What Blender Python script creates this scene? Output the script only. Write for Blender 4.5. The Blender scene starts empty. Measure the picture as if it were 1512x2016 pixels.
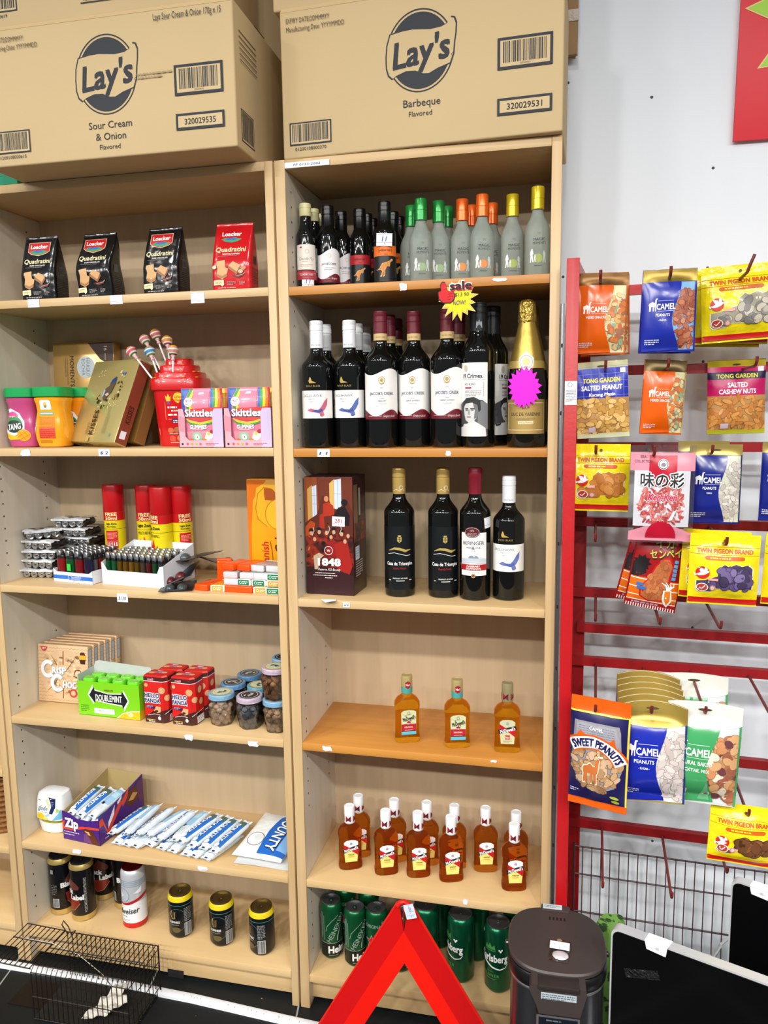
import bpy, bmesh, math, random
from mathutils import Vector, Matrix, geometry
random.seed(7)
SC = bpy.context.scene
COL = SC.collection
PI = math.pi
# ------------------------------------------------------------------ camera
FPX, CAM = 1506.18, Vector((0.5871, -1.6423, 1.4932))
YAW, PITCH, ROLL = -0.2265, -0.1369, -0.0142
_F = Vector((math.sin(YAW)*math.cos(PITCH), math.cos(YAW)*math.cos(PITCH), math.sin(PITCH)))
_R = Vector((math.cos(YAW), -math.sin(YAW), 0)); _U = _R.cross(_F)
_R, _U = _R*math.cos(ROLL)+_U*math.sin(ROLL), _U*math.cos(ROLL)-_R*math.sin(ROLL)
cd = bpy.data.cameras.new('camera'); cam = bpy.data.objects.new('camera', cd); COL.objects.link(cam)
cd.sensor_fit = 'HORIZONTAL'; cd.sensor_width = 27.0; cd.lens = FPX*27.0/1512; cd.clip_start = 0.02
mw = Matrix.Identity(4)
for i in range(3): mw[i][0], mw[i][1], mw[i][2], mw[i][3] = _R[i], _U[i], -_F[i], CAM[i]
cam.matrix_world = mw; SC.camera = cam
# ------------------------------------------------------------------ world, lamps, exposure
vs = SC.view_settings
vs.view_transform = 'Standard'; vs.look = 'None'; vs.exposure = -0.10; vs.gamma = 1; vs.use_curve_mapping = False
w = bpy.data.worlds.new('world'); SC.world = w; w.use_nodes = True
w.node_tree.nodes['Background'].inputs[0].default_value = (0.93, 0.96, 1.0, 1)
w.node_tree.nodes['Background'].inputs[1].default_value = 0.25
def lamp(x, y, z, size, power, col=(1, .975, .935)):
    d = bpy.data.lights.new('ceiling_lamp', 'AREA'); d.shape = 'DISK'; d.size = size; d.energy = power; d.color = col
    o = bpy.data.objects.new('ceiling_lamp', d); COL.objects.link(o); o.location = (x, y, z)
    return o
for x in (-3.4, -2.4, -1.4, -.4, .6, 1.6, 2.6, 3.6): lamp(x, -2.6, 2.92, .2, 35.0)
for x in (-2.9, -1.9, -.9, .1, 1.1, 2.1, 3.1): lamp(x, -3.7, 2.92, .2, 51.0)
for x in (-1.2, .5): lamp(x, -1.25, 3.0, .2, 10.0)
# ------------------------------------------------------------------ pixel helpers (where a sight line meets a known plane)
def _ray(u, v): return _F*FPX+_R*(u-756)-_U*(v-1008)
def onz(u, v, z):
    d = _ray(u, v); return CAM+d*((z-CAM.z)/d.z)
def ony(u, v, y):
    d = _ray(u, v); return CAM+d*((y-CAM.y)/d.y)
def ux(u, y, z):
    lo, hi = -3.0, 3.0
    for _ in range(50):
        m = (lo+hi)/2; d = Vector((m, y, z))-CAM
        if 756+FPX*d.dot(_R)/d.dot(_F) < u: lo = m
        else: hi = m
    return lo
def face(x, y): return math.atan2(CAM.x-x, y-CAM.y)      # rotation that turns a thing's front to the aisle where the photographer stands
# ------------------------------------------------------------------ materials
def lin(h):
    h = h.lstrip('#'); h = ''.join(c*2 for c in h) if len(h) == 3 else h
    r = []
    for i in (0, 2, 4):
        c = int(h[i:i+2], 16)/255; r.append(c/12.92 if c <= .04045 else ((c+.055)/1.055)**2.4)
    return (*r, 1)
_MC = {}
def P(col, rough=.5, metal=0., spec=.5, coat=0., trans=0., ior=1.45, bump=0., bs=60., var=0., emit=0., vs_=12., alpha=1.):
    k = (col, rough, metal, spec, coat, trans, ior, bump, bs, var, emit, vs_, alpha)
    if k in _MC: return _MC[k]
    m = bpy.data.materials.new('surface_'+col.lstrip('#')); m.use_nodes = True; nt = m.node_tree; b = nt.nodes['Principled BSDF']
    I = b.inputs; I['Base Color'].default_value = lin(col); I['Roughness'].default_value = rough; I['Metallic'].default_value = metal
    I['Specular IOR Level'].default_value = spec; I['Coat Weight'].default_value = coat; I['Coat Roughness'].default_value = .08
    I['Transmission Weight'].default_value = trans; I['IOR'].default_value = ior; I['Alpha'].default_value = alpha
    if emit: I['Emission Color'].default_value = lin(col); I['Emission Strength'].default_value = emit
    tc = nt.nodes.new('ShaderNodeTexCoord')
    if bump:
        n = nt.nodes.new('ShaderNodeTexNoise'); n.inputs['Scale'].default_value = bs; n.inputs['Detail'].default_value = 3
        bp = nt.nodes.new('ShaderNodeBump'); bp.inputs['Strength'].default_value = bump; bp.inputs['Distance'].default_value = .01
        nt.links.new(tc.outputs['Object'], n.inputs['Vector']); nt.links.new(n.outputs[0], bp.inputs['Height']); nt.links.new(bp.outputs[0], I['Normal'])
    n = nt.nodes.new('ShaderNodeTexNoise'); n.inputs['Scale'].default_value = vs_; n.inputs['Detail'].default_value = 4
    nt.links.new(tc.outputs['Object'], n.inputs['Vector'])
    hs = nt.nodes.new('ShaderNodeHueSaturation'); hs.inputs['Color'].default_value = lin(col)
    mr = nt.nodes.new('ShaderNodeMapRange'); mr.inputs[3].default_value = 1-max(var, .04); mr.inputs[4].default_value = 1+max(var, .04)
    nt.links.new(n.outputs[0], mr.inputs[0]); nt.links.new(mr.outputs[0], hs.inputs['Value']); nt.links.new(hs.outputs[0], I['Base Color'])
    _MC[k] = m; return m
def wood(name, c1, c2, sc, rough=.42):
    m = bpy.data.materials.new(name); m.use_nodes = True; nt = m.node_tree; b = nt.nodes['Principled BSDF']
    tc = nt.nodes.new('ShaderNodeTexCoord'); mp = nt.nodes.new('ShaderNodeMapping'); mp.inputs['Scale'].default_value = sc
    n = nt.nodes.new('ShaderNodeTexNoise'); n.inputs['Scale'].default_value = 1; n.inputs['Detail'].default_value = 6; n.inputs['Distortion'].default_value = .6
    n2 = nt.nodes.new('ShaderNodeTexNoise'); n2.inputs['Scale'].default_value = 3.2; n2.inputs['Detail'].default_value = 2
    cr = nt.nodes.new('ShaderNodeValToRGB'); cr.color_ramp.elements[0].position = .3; cr.color_ramp.elements[1].position = .7
    cr.color_ramp.elements[0].color = lin(c1); cr.color_ramp.elements[1].color = lin(c2)
    mx = nt.nodes.new('ShaderNodeMath'); mx.operation = 'MULTIPLY_ADD'; mx.inputs[1].default_value = .55
    m2 = nt.nodes.new('ShaderNodeMath'); m2.operation = 'MULTIPLY'; m2.inputs[1].default_value = .45
    nt.links.new(tc.outputs['Object'], mp.inputs[0]); nt.links.new(mp.outputs[0], n.inputs['Vector']); nt.links.new(tc.outputs['Object'], n2.inputs['Vector'])
    nt.links.new(n2.outputs[0], m2.inputs[0]); nt.links.new(n.outputs[0], mx.inputs[0]); nt.links.new(m2.outputs[0], mx.inputs[2]); nt.links.new(mx.outputs[0], cr.inputs[0])
    nt.links.new(cr.outputs[0], b.inputs['Base Color']); b.inputs['Roughness'].default_value = rough
    return m
def film(name, col='ffffff', fac=.1, rough=.08, bump=.0, bs=40):
    m = bpy.data.materials.new(name); m.use_nodes = True; nt = m.node_tree; nt.nodes.remove(nt.nodes['Principled BSDF'])
    t = nt.nodes.new('ShaderNodeBsdfTransparent'); t.inputs[0].default_value = lin(col)
    g = nt.nodes.new('ShaderNodeBsdfGlossy'); g.inputs['Roughness'].default_value = rough
    fr = nt.nodes.new('ShaderNodeFresnel'); ad = nt.nodes.new('ShaderNodeMath'); ad.operation = 'ADD'; ad.inputs[1].default_value = fac
    mx = nt.nodes.new('ShaderNodeMixShader'); out = nt.nodes['Material Output']
    if bump:
        tc = nt.nodes.new('ShaderNodeTexCoord'); n = nt.nodes.new('ShaderNodeTexNoise'); n.inputs['Scale'].default_value = bs
        bp = nt.nodes.new('ShaderNodeBump'); bp.inputs['Strength'].default_value = bump; bp.inputs['Distance'].default_value = .01
        nt.links.new(tc.outputs['Object'], n.inputs['Vector']); nt.links.new(n.outputs[0], bp.inputs['Height']); nt.links.new(bp.outputs[0], g.inputs['Normal'])
    nt.links.new(fr.outputs[0], ad.inputs[0]); nt.links.new(ad.outputs[0], mx.inputs[0]); nt.links.new(t.outputs[0], mx.inputs[1]); nt.links.new(g.outputs[0], mx.inputs[2])
    nt.links.new(mx.outputs[0], out.inputs[0])
    return m
# ------------------------------------------------------------------ flat shapes for printing: (points, faces)
def R(x0, y0, x1, y1): return ([(x0, y0), (x1, y0), (x1, y1), (x0, y1)], [(0, 1, 2, 3)])
def PG(pts):
    t = geometry.tessellate_polygon([[Vector((x, y, 0)) for x, y in pts]]); F = []
    for a, b, c in t:
        A, B, C_ = pts[a], pts[b], pts[c]
        F.append((a, b, c) if (B[0]-A[0])*(C_[1]-A[1])-(B[1]-A[1])*(C_[0]-A[0]) > 0 else (a, c, b))
    return (list(pts), F)
def E(cx, cy, rx, ry=None, n=20, a0=0):
    ry = rx if ry is None else ry
    return ([(cx+rx*math.cos(a0+2*PI*i/n), cy+ry*math.sin(a0+2*PI*i/n)) for i in range(n)], [tuple(range(n))])
def RING(cx, cy, rx, ry, w, n=32):
    V = []; F = []
    for i in range(n):
        a = 2*PI*i/n; c, s = math.cos(a), math.sin(a); V += [(cx+rx*c, cy+ry*s), (cx+(rx-w)*c, cy+(ry-w)*s)]
        j = (i+1) % n; F.append((2*i, 2*j, 2*j+1, 2*i+1))
    return (V, F)
def STAR(cx, cy, r1, r2, n, sx=1, jit=0, rot=0):
    pts = []
    for i in range(2*n):
        a = rot+PI*i/n; r = (r1 if i % 2 == 0 else r2)*(1+random.uniform(-jit, jit)); pts.append((cx+r*sx*math.cos(a), cy+r*math.sin(a)))
    return PG(pts)
def ST(pts, w):
    V = []; F = []; n = len(pts)
    for i, p in enumerate(pts):
        a = pts[max(i-1, 0)]; b = pts[min(i+1, n-1)]; dx, dy = b[0]-a[0], b[1]-a[1]; l = math.hypot(dx, dy) or 1
        ww = w[i] if isinstance(w, (list, tuple)) else w
        V += [(p[0]-dy/l*ww/2, p[1]+dx/l*ww/2), (p[0]+dy/l*ww/2, p[1]-dx/l*ww/2)]
    for i in range(n-1): F.append((2*i, 2*i+1, 2*i+3, 2*i+2))
    return (V, F)
def U(*shapes):
    V = []; F = []
    for q in shapes:
        v, f = q[0], q[1]; o = len(V); V += v; F += [tuple(i+o for i in q) for q in f]
    return (V, F)
def MV(s, dx=0, dy=0, rot=0, sx=1, sy=None):
    sy = sx if sy is None else sy; c, n = math.cos(rot), math.sin(rot)
    return ([(dx+(x*sx)*c-(y*sy)*n, dy+(x*sx)*n+(y*sy)*c) for x, y in s[0]], s[1] if sx*sy > 0 else [tuple(reversed(f)) for f in s[1]])+tuple(s[2:])
_TC = {}
def _text(s, b, sh, ls):
    k = (s, b, sh, ls)
    if k not in _TC:
        for tw in (0, .0017, -.0017, .004, -.004, -b):          # a mitre of a bold outline can shoot off: try a slightly other weight
            c = bpy.data.curves.new('t', 'FONT'); c.body = s; c.offset = b+tw; c.shear = sh; c.resolution_u = 2; c.space_character = ls; c.align_x = 'LEFT'
            o = bpy.data.objects.new('t', c); me = bpy.data.meshes.new_from_object(o)
            V = [(v.co.x, v.co.y) for v in me.vertices]; F = []
            for p in me.polygons: F.append(tuple(p.vertices) if p.normal.z > 0 else tuple(reversed(p.vertices)))
            bpy.data.objects.remove(o); bpy.data.curves.remove(c); bpy.data.meshes.remove(me)
            if not V or (min(q[1] for q in V) > -.5 and max(q[1] for q in V) < 1.2 and min(q[0] for q in V) > -.6 and max(q[0] for q in V) < 1.3*len(s)+.5): break
        _TC[k] = (V, F)
    return _TC[k]
def T(s, x, y, h, w=None, b=0., sh=0., al='c', rot=0., ls=1.):
    """text with cap height h (the middle of its box at x, y), squeezed to width w when given"""
    V, F = _text(s, 0., sh, ls); nc = 1
    if not V: return (V, F)
    if b > 0:                                       # heavier strokes: the same letters laid side by side a hair apart
        d = b*.8; of = ((-1, -1), (1, -1), (1, 1), (-1, 1)) if b > .013 else ((-1, 0), (1, 0)); nc = len(of); V, F = U(*[([(px+ox*d, py+oy*d) for px, py in V], F) for ox, oy in of])
    x0 = min(p[0] for p in V); x1 = max(p[0] for p in V)
    ch = .73; sy = h/ch; sx = w/(x1-x0) if w else sy
    ax = {'c': (x0+x1)/2, 'l': x0, 'r': x1}[al]
    return MV(([((px-ax)*sx, (py-ch/2)*sy) for px, py in V], F, nc), x, y, rot)
def TARC(s, cx, cy, rad, h, a0, a1, b=0., inside=False, sh=0.):
    """text along an arc round (cx, cy) from angle a0 to a1 (degrees)"""
    V, F = _text(s, 0., sh, 1.)
    nc = 1
    if b > 0: nc = 4; V, F = U(*[([(px+ox*b*.8, py+oy*b*.8) for px, py in V], F) for ox, oy in ((-1, -1), (1, -1), (1, 1), (-1, 1))])
    x0 = min(p[0] for p in V); x1 = max(p[0] for p in V); out = []
    for px, py in V:
        t = (px-x0)/(x1-x0); a = math.radians(a0+(a1-a0)*t); r = rad+(py/.73*h if not inside else -py/.73*h); out.append((cx+r*math.cos(a), cy+r*math.sin(a)))
    return (out, F, nc)
def LINES(x0, y0, x1, n, lh, gap, seed=1):
    """small print: rows of short dashes"""
    rr = random.Random(seed); S = []
    for i in range(n):
        x = x0; y = y0-i*gap; e = x1 if i < n-1 else x0+(x1-x0)*.7
        while x < e:
            wd = min(rr.uniform(.5, 2.2)*lh*1.6, e-x); S.append(R(x, y, x+wd, y+lh)); x += wd+lh*.6
    return U(*S)
def BARS(x0, y0, x1, y1, seed=3, n=30):
    rr = random.Random(seed); S = []; x = x0; u = (x1-x0)/n/2
    while x < x1-u:
        wd = u*rr.choice((.6, .9, 1.5, 2)); S.append(R(x, y0, min(x+wd, x1), y1)); x += wd+u*rr.choice((.6, .9, 1.4))
    return U(*S)
def _half(pl, ax, c, sg):
    """the part of a convex polygon on one side of a line"""
    out = []; n = len(pl)
    for i in range(n):
        p, q = pl[i], pl[(i+1) % n]; a, b = (p[ax]-c)*sg, (q[ax]-c)*sg
        if a >= 0: out.append(p)
        if (a > 0 > b) or (a < 0 < b): t = a/(a-b); out.append((p[0]+(q[0]-p[0])*t, p[1]+(q[1]-p[1])*t))
    return out
def cut(s, dx, dy):
    """splits flat faces along a grid so that they can follow a curved surface"""
    polys = [[s[0][i] for i in f] for f in s[1]]
    for d, ax in ((dx, 0), (dy, 1)):
        if not d: continue
        nxt = []
        for pl in polys:
            lo, hi = min(p[ax] for p in pl), max(p[ax] for p in pl); k = math.floor(lo/d+1e-6)+1
            while k*d < hi-1e-6:
                a = _half(pl, ax, k*d, -1); pl = _half(pl, ax, k*d, 1)
                if len(a) > 2: nxt.append(a)
                k += 1
            if len(pl) > 2: nxt.append(pl)
        polys = nxt
    V = []; ix = {}; F = []
    for pl in polys:
        f = []
        for p in pl:
            k = (round(p[0], 5), round(p[1], 5))
            if k not in ix: ix[k] = len(V); V.append(p)
            if ix[k] not in f: f.append(ix[k])
        if len(f) > 2: F.append(tuple(f))
    return (V, F)
# ------------------------------------------------------------------ mesh builder
class G:
    def __init__(s): s.v = []; s.f = []; s.m = []; s.ms = []
    def mi(s, m):
        if m not in s.ms: s.ms.append(m)
        return s.ms.index(m)
    def add(s, V, F, m, M=None):
        o = len(s.v)
        s.v += [tuple(M @ Vector(p)) for p in V] if M else [tuple(p) for p in V]
        i = s.mi(m)
        for f in F: s.f.append(tuple(k+o for k in f)); s.m.append(i)
        return s
    def box(s, x0, x1, y0, y1, z0, z1, m, b=0., M=None, seg=2):
        bm = bmesh.new(); bmesh.ops.create_cube(bm, size=1)
        for v in bm.verts: v.co = Vector(((x0+x1)/2+v.co.x*(x1-x0), (y0+y1)/2+v.co.y*(y1-y0), (z0+z1)/2+v.co.z*(z1-z0)))
        if b: bmesh.ops.bevel(bm, geom=bm.edges[:], offset=b, segments=seg, affect='EDGES', profile=.5)
        bm.verts.index_update(); s.add([v.co.copy() for v in bm.verts], [tuple(v.index for v in f.verts) for f in bm.faces], m, M); bm.free(); return s
    def lathe(s, prof, m, n=32, ax=1., ay=1., p=2., c=(0, 0, 0), cap=True, M=None):
        """prof: (radius, z) rows; section is a superellipse of exponent p"""
        V = []; F = []
        for r, z in prof:
            for i in range(n):
                a = 2*PI*i/n; ca, sa = math.cos(a), math.sin(a)
                V.append((c[0]+r*ax*math.copysign(abs(ca)**(2/p), ca), c[1]+r*ay*math.copysign(abs(sa)**(2/p), sa), c[2]+z))
        for k in range(len(prof)-1):
            for i in range(n):
                j = (i+1) % n; F.append((k*n+i, k*n+j, (k+1)*n+j, (k+1)*n+i))
        if cap:
            F.append(tuple(reversed(range(n)))); o = (len(prof)-1)*n; F.append(tuple(range(o, o+n)))
        return s.add(V, F, m, M)
    def tube(s, pts, r, m, n=8, closed=False, M=None):
        pts = [Vector(p) for p in pts]; V = []; F = []; N = len(pts); up = Vector((.31, .17, .93))
        for i, p in enumerate(pts):
            a = pts[(i-1) % N] if closed else pts[max(i-1, 0)]; b = pts[(i+1) % N] if closed else pts[min(i+1, N-1)]
            t = (b-a).normalized(); e1 = t.cross(up)
            if e1.length < .05: e1 = t.cross(Vector((1, 0, 0)))
            e1.normalize(); e2 = t.cross(e1); rr = r[i] if isinstance(r, (list, tuple)) else r
            for k in range(n): V.append(p+(e1*math.cos(2*PI*k/n)+e2*math.sin(2*PI*k/n))*rr)
        for i in range(N if closed else N-1):
            j = (i+1) % N
            for k in range(n): l = (k+1) % n; F.append((i*n+k, i*n+l, j*n+l, j*n+k))
        if not closed: F.append(tuple(reversed(range(n)))); F.append(tuple(range((N-1)*n, N*n)))
        return s.add(V, F, m, M)
    def prism(s, pts, y0, y1, m, M=None):
        """outline in x,z pushed from y0 (front) to y1"""
        n = len(pts); V2, F2 = PG(pts); V = [(x, y0, z) for x, z in pts]+[(x, y1, z) for x, z in pts]
        F = [tuple(f) for f in F2]+[tuple(n+i for i in reversed(f)) for f in F2]
        ar = sum(pts[i][0]*pts[(i+1) % n][1]-pts[(i+1) % n][0]*pts[i][1] for i in range(n))
        for i in range(n):
            j = (i+1) % n; F.append((i, i+n, j+n, j) if ar > 0 else (i, j, j+n, i+n))
        return s.add(V, F, m, M)
    def grid(s, fn, nu, nv, m, M=None, flip=False):
        V = [fn(i/nu, j/nv) for j in range(nv+1) for i in range(nu+1)]; F = []
        for j in range(nv):
            for i in range(nu):
                a = j*(nu+1)+i; q = (a, a+1, a+nu+2, a+nu+1); F.append(tuple(reversed(q)) if flip else q)
        return s.add(V, F, m, M)
    def blob(s, c, r, m, sub=1, M=None, jit=0.):
        bm = bmesh.new(); bmesh.ops.create_icosphere(bm, subdivisions=sub, radius=1); Mx = M or Matrix.Identity(3)
        V = []
        for v in bm.verts:
            q = Vector((v.co.x*r[0], v.co.y*r[1], v.co.z*r[2]))*(1+random.uniform(-jit, jit)); V.append(Vector(c)+Mx @ q)
        bm.verts.index_update(); s.add(V, [tuple(v.index for v in f.verts) for f in bm.faces], m); bm.free(); return s
    def pr(s, fn, items, h0=.0003, dh=.00025, cx=None, cy=None):
        """print flat shapes through fn(x, y, h); later items lie on top of earlier ones"""
        dh = min(dh, .0024/max(len(items), 1))
        for k, (sh, m) in enumerate(items):
            if not sh[0]: continue
            n = sh[2] if len(sh) > 2 else 1; nv, nf = len(sh[0])//n, len(sh[1])//n
            for j in range(n):
                q = (sh[0][j*nv:(j+1)*nv], [tuple(i-j*nv for i in f) for f in sh[1][j*nf:(j+1)*nf]])
                if (cx or cy): q = cut(q, cx, cy)
                h = h0+dh*(k+.8*j/n); s.add([fn(x, y, h) for x, y in q[0]], q[1], m)
        return s
    def obj(s, name, parent=None, ang=35, loc=None, rz=None):
        me = bpy.data.meshes.new(name); me.from_pydata([tuple(v) for v in s.v], [], s.f)
        for m in s.ms: me.materials.append(m)
        me.polygons.foreach_set('material_index', s.m); me.polygons.foreach_set('use_smooth', [True]*len(s.f))
        me.update(); me.set_sharp_from_angle(angle=math.radians(ang))
        o = bpy.data.objects.new(name, me); COL.objects.link(o)
        if parent: o.parent = parent
        if loc: o.location = loc
        if rz is not None: o.rotation_euler.z = rz
        return o
def tag(o, label, cat, group=None):
    o['label'] = label; o['category'] = cat
    if group: o['group'] = group
    return o
def thing(name, label, cat, group=None, loc=(0, 0, 0), rz=0.):
    o = bpy.data.objects.new(name, None); COL.objects.link(o); o.empty_display_size = .03; o.location = loc; o.rotation_euler.z = rz
    return tag(o, label, cat, group)
def kids(o): return [c for c in o.children]
def dup(o, label=None, loc=None, rz=None, group=None, rot=None, sc=None):
    def cp(a, par):
        c = a.copy(); COL.objects.link(c); c.parent = par
        for ch in a.children: cp(ch, c)
        return c
    r = cp(o, None)
    if label: r['label'] = label
    if loc is not None: r.location = loc
    if rot is not None: r.rotation_euler = rot
    elif rz is not None: r.rotation_euler = (r.rotation_euler.x, r.rotation_euler.y, rz)
    if group: r['group'] = group
    if sc: r.scale = (sc, sc, sc)
    return r
def cylfn(r, z0=0., rot=0.):
    """wraps label x (to the right seen from the front) and y round a standing cylinder"""
    def f(x, y, h):
        a = x/r+rot; return ((r+h)*math.sin(a), -(r+h)*math.cos(a), z0+y)
    return f
def flatfn(y=0., x0=0., z0=0.):
    return lambda a, b, h: (x0+a, y-h, z0+b)
def sidefn(x, y0=0., z0=0., sgn=1):
    """right-hand face (sgn 1): label x runs backwards along y"""
    return lambda a, b, h: (x+h*sgn, y0+a*sgn, z0+b)
def topfn(z, x0=0., y0=0.):
    return lambda a, b, h: (x0+a, y0+b, z+h)
def struct(o): o['kind'] = 'structure'; return o
K = dict(black=P('101010', .4), white=P('f2f2f0', .5), ink=P('2b3036', .6), paper=P('eef0f4', .6), red=P('c8141e', .4))
# ================================================================== the room
def wall_mat():
    m = P('e8eef5', .55, var=.05, vs_=2.5, bump=.04, bs=14); return m
g = G(); g.box(-2.6, 2.6, .325, .40, 0, 3.0, wall_mat()); struct(g.obj('wall_back'))
def floor_mat():
    m = bpy.data.materials.new('black_tile'); m.use_nodes = True; nt = m.node_tree; b = nt.nodes['Principled BSDF']
    tc = nt.nodes.new('ShaderNodeTexCoord'); mp = nt.nodes.new('ShaderNodeMapping'); mp.inputs['Rotation'].default_value = (0, 0, math.radians(-10)); mp.inputs['Location'].default_value = (.03, .16, 0)
    br = nt.nodes.new('ShaderNodeTexBrick'); br.offset = 0; br.inputs['Scale'].default_value = 1; br.inputs['Mortar Size'].default_value = .0022
    br.inputs['Brick Width'].default_value = .4; br.inputs['Row Height'].default_value = .4
    br.inputs['Color1'].default_value = lin('17191a'); br.inputs['Color2'].default_value = lin('1b1d1e'); br.inputs['Mortar'].default_value = lin('8d8f8c')
    vo = nt.nodes.new('ShaderNodeTexVoronoi'); vo.inputs['Scale'].default_value = 46; cr = nt.nodes.new('ShaderNodeValToRGB')
    cr.color_ramp.elements[0].position = .06; cr.color_ramp.elements[1].position = .1; cr.color_ramp.elements[0].color = lin('8b8a80'); cr.color_ramp.elements[1].color = (0, 0, 0, 1)
    n = nt.nodes.new('ShaderNodeTexNoise'); n.inputs['Scale'].default_value = 9; n.inputs['Detail'].default_value = 6
    mu = nt.nodes.new('ShaderNodeMix'); mu.data_type = 'RGBA'; mu.blend_type = 'ADD'
    gt = nt.nodes.new('ShaderNodeMath'); gt.operation = 'GREATER_THAN'; gt.inputs[1].default_value = .56
    nt.links.new(tc.outputs['Object'], mp.inputs[0]); nt.links.new(mp.outputs[0], br.inputs['Vector']); nt.links.new(tc.outputs['Object'], vo.inputs['Vector']); nt.links.new(tc.outputs['Object'], n.inputs['Vector'])
    nt.links.new(vo.outputs['Distance'], cr.inputs[0]); nt.links.new(n.outputs[0], gt.inputs[0]); nt.links.new(gt.outputs[0], mu.inputs[0]); nt.links.new(br.outputs[0], mu.inputs[6]); nt.links.new(cr.outputs[0], mu.inputs[7])
    nt.links.new(mu.outputs[2], b.inputs['Base Color']); b.inputs['Roughness'].default_value = .45; b.inputs['Specular IOR Level'].default_value = .18
    return m
g = G(); g.box(-2.6, 2.6, -4.2, .325, -.05, 0, floor_mat()); struct(g.obj('floor'))
# ================================================================== bookcases
WV = wood('birch_upright', 'c4a373', 'd4b78a', (45, 45, 2.2)); WH = wood('birch_shelf', 'c6a470', 'd3b587', (2.2, 30, 30))
WO = wood('honey_shelf', 'b3742f', 'c98b3e', (2.2, 45, 45)); WB = wood('birch_back', 'b29c7c', 'bfa98a', (45, 45, 2.5), .6)
WS = wood('birch_inside', 'c9bfac', 'dcd4c4', (26, 26, 1.8))  # birch for the inner faces, with bluish side light put into the colour
DEP = .262; TH = .0189
ZR = [2.0218, 1.7567, 1.4018, 1.0543, .7023, .3496, .092]
ZL = [2.0225, 1.7583, 1.4032, 1.0565, .7043, .3517, .0948]
def bookcase(name, label, x0, xi0, xi1, x1, Z, mats, holes=()):
    t = thing(name, label, 'bookcase', 'birch bookcases along the wall', ((x0+x1)/2, 0, 0)); dx = -(x0+x1)/2
    for a, b, side in ((x0, xi0, 0), (xi1, x1, 1)):
        g = G(); g.box(a+dx, b+dx, 0, DEP, 0, Z[0], WV, .0012)
        inner = (b if side == 0 else a)+dx; s = 1 if side == 0 else -1
        g.add([(inner+s*.0002, .004, .01), (inner+s*.0002, DEP, .01), (inner+s*.0002, DEP, Z[0]-.021), (inner+s*.0002, .004, Z[0]-.021)], [(0, 1, 2, 3) if side else (3, 2, 1, 0)], WS)
        for k in range(58):                                   # shelf-pin holes in two columns
            z = .14+k*.032
            if any(abs(z-q+.01) < .016 for q in Z): continue
            for yy in (.035, .205):
                V = [(inner+s*.0006, yy+.0026*math.cos(2*PI*i/8), z+.0026*math.sin(2*PI*i/8)) for i in range(8)]
                if (k//6) % 3 != 1: g.add(V, [tuple(range(8))], P('3a2c1c', .9))
        g.obj('side_panel', t)
    for i, z in enumerate(Z):
        m = mats[i]; th = .0193 if i == 0 else TH
        y0 = .001 if i == 0 else .0
        g = G(); g.box(xi0+dx+.0004, xi1+dx-.0004, y0, DEP, z-th, z, m, .0012); g.obj('top_board' if i == 0 else 'shelf', t)
    g = G(); g.box(xi0+dx, xi1+dx, DEP, DEP+.006, .02, Z[0]-.002, WB); g.obj('back_panel', t)
    g = G(); g.box(xi0+dx, xi1+dx, .024, .04, .014, Z[6]-TH, WH, .001); g.obj('plinth', t)
    if xi1-xi0 > .7 and x1 > -.1: p = ony(346, 1917, .0235); g = G(); g.box(p.x+dx-.023, p.x+dx+.023, .0228, .0242, p.z-.011, p.z+.011, P('161412', .8)); g.obj('cable_hole', t)
    return t
bookcase('bookcase', 'narrow tall birch bookcase on the right, stocked with wine and spirit bottles', -.0238, 0, .562, .5824, ZR, [WH, WO, WO, WH, WO, WH, WH])
bookcase('bookcase', 'wide tall birch bookcase in the middle, stocked with snacks and sweets', -.8195, -.8011, -.047, -.0286, ZL, [WH]*7)
ZF = [2.02, 1.66, 1.30, .92, .55, .33, .105]
bookcase('bookcase', 'birch bookcase at the left edge, holding a wicker basket', -1.62, -1.602, -.8425, -.824, ZF, [WH]*7)
# wicker basket on the left-edge bookcase
t = thing('wicker_basket', 'brown wicker basket on a low shelf of the left-edge bookcase', 'basket', None, (-.965, .13, .3305))
g = G(); wk = P('8a5a2c', .7, bump=.5, bs=150); g.lathe([(.098, 0), (.104, .003), (.115, .20), (.117, .205), (.112, .2), (.1, .006)], wk, 32, 1, .85, cap=True)
for k in range(13):
    rr = .1045+.0105*k/12
    g.tube([(rr*1.01*math.cos(2*PI*i/40), .85*rr*1.01*math.sin(2*PI*i/40)*1.0, .008+k*.0155) for i in range(40)], .005, wk, 6, closed=True)
g.obj('basket_body', t)
# white trunking on the floor in front of the cases
g = G(); pts = [(-1.3, -.03), (-.9, -.028), (-.6, -.026), (-.3, -.034), (-.05, -.05), (.1, -.058), (.3, -.06)]
V = []; F = []
for x, y in pts:
    for a, b in ((-.013, .0), (-.012, .006), (-.006, .008), (.006, .008), (.012, .006), (.013, 0)): V.append((x, y+a, b))
for i in range(len(pts)-1):
    for k in range(5): F.append((i*6+k, (i+1)*6+k, (i+1)*6+k+1, i*6+k+1))
sm = P('dfe2e6', .45)
g.add(V, [tuple(reversed(f)) for f in F], sm)
rr = random.Random(5)
for i in range(70):
    x = rr.uniform(-1.1, .2); k = max(j for j in range(len(pts)) if pts[j][0] <= x); a, b = pts[k], pts[k+1]; y = a[1]+(b[1]-a[1])*(x-a[0])/(b[0]-a[0])
    g.add([(x, y-.004+rr.uniform(-.003, .006), .0083), (x+.0015, y-.004, .0083), (x+.0012, y+.001, .0083)], [(0, 1, 2)], P('55585c', .6))
tag(g.obj('cable_trunking'), 'white flat cable trunking along the floor before the bookcases', 'trunking')
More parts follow.
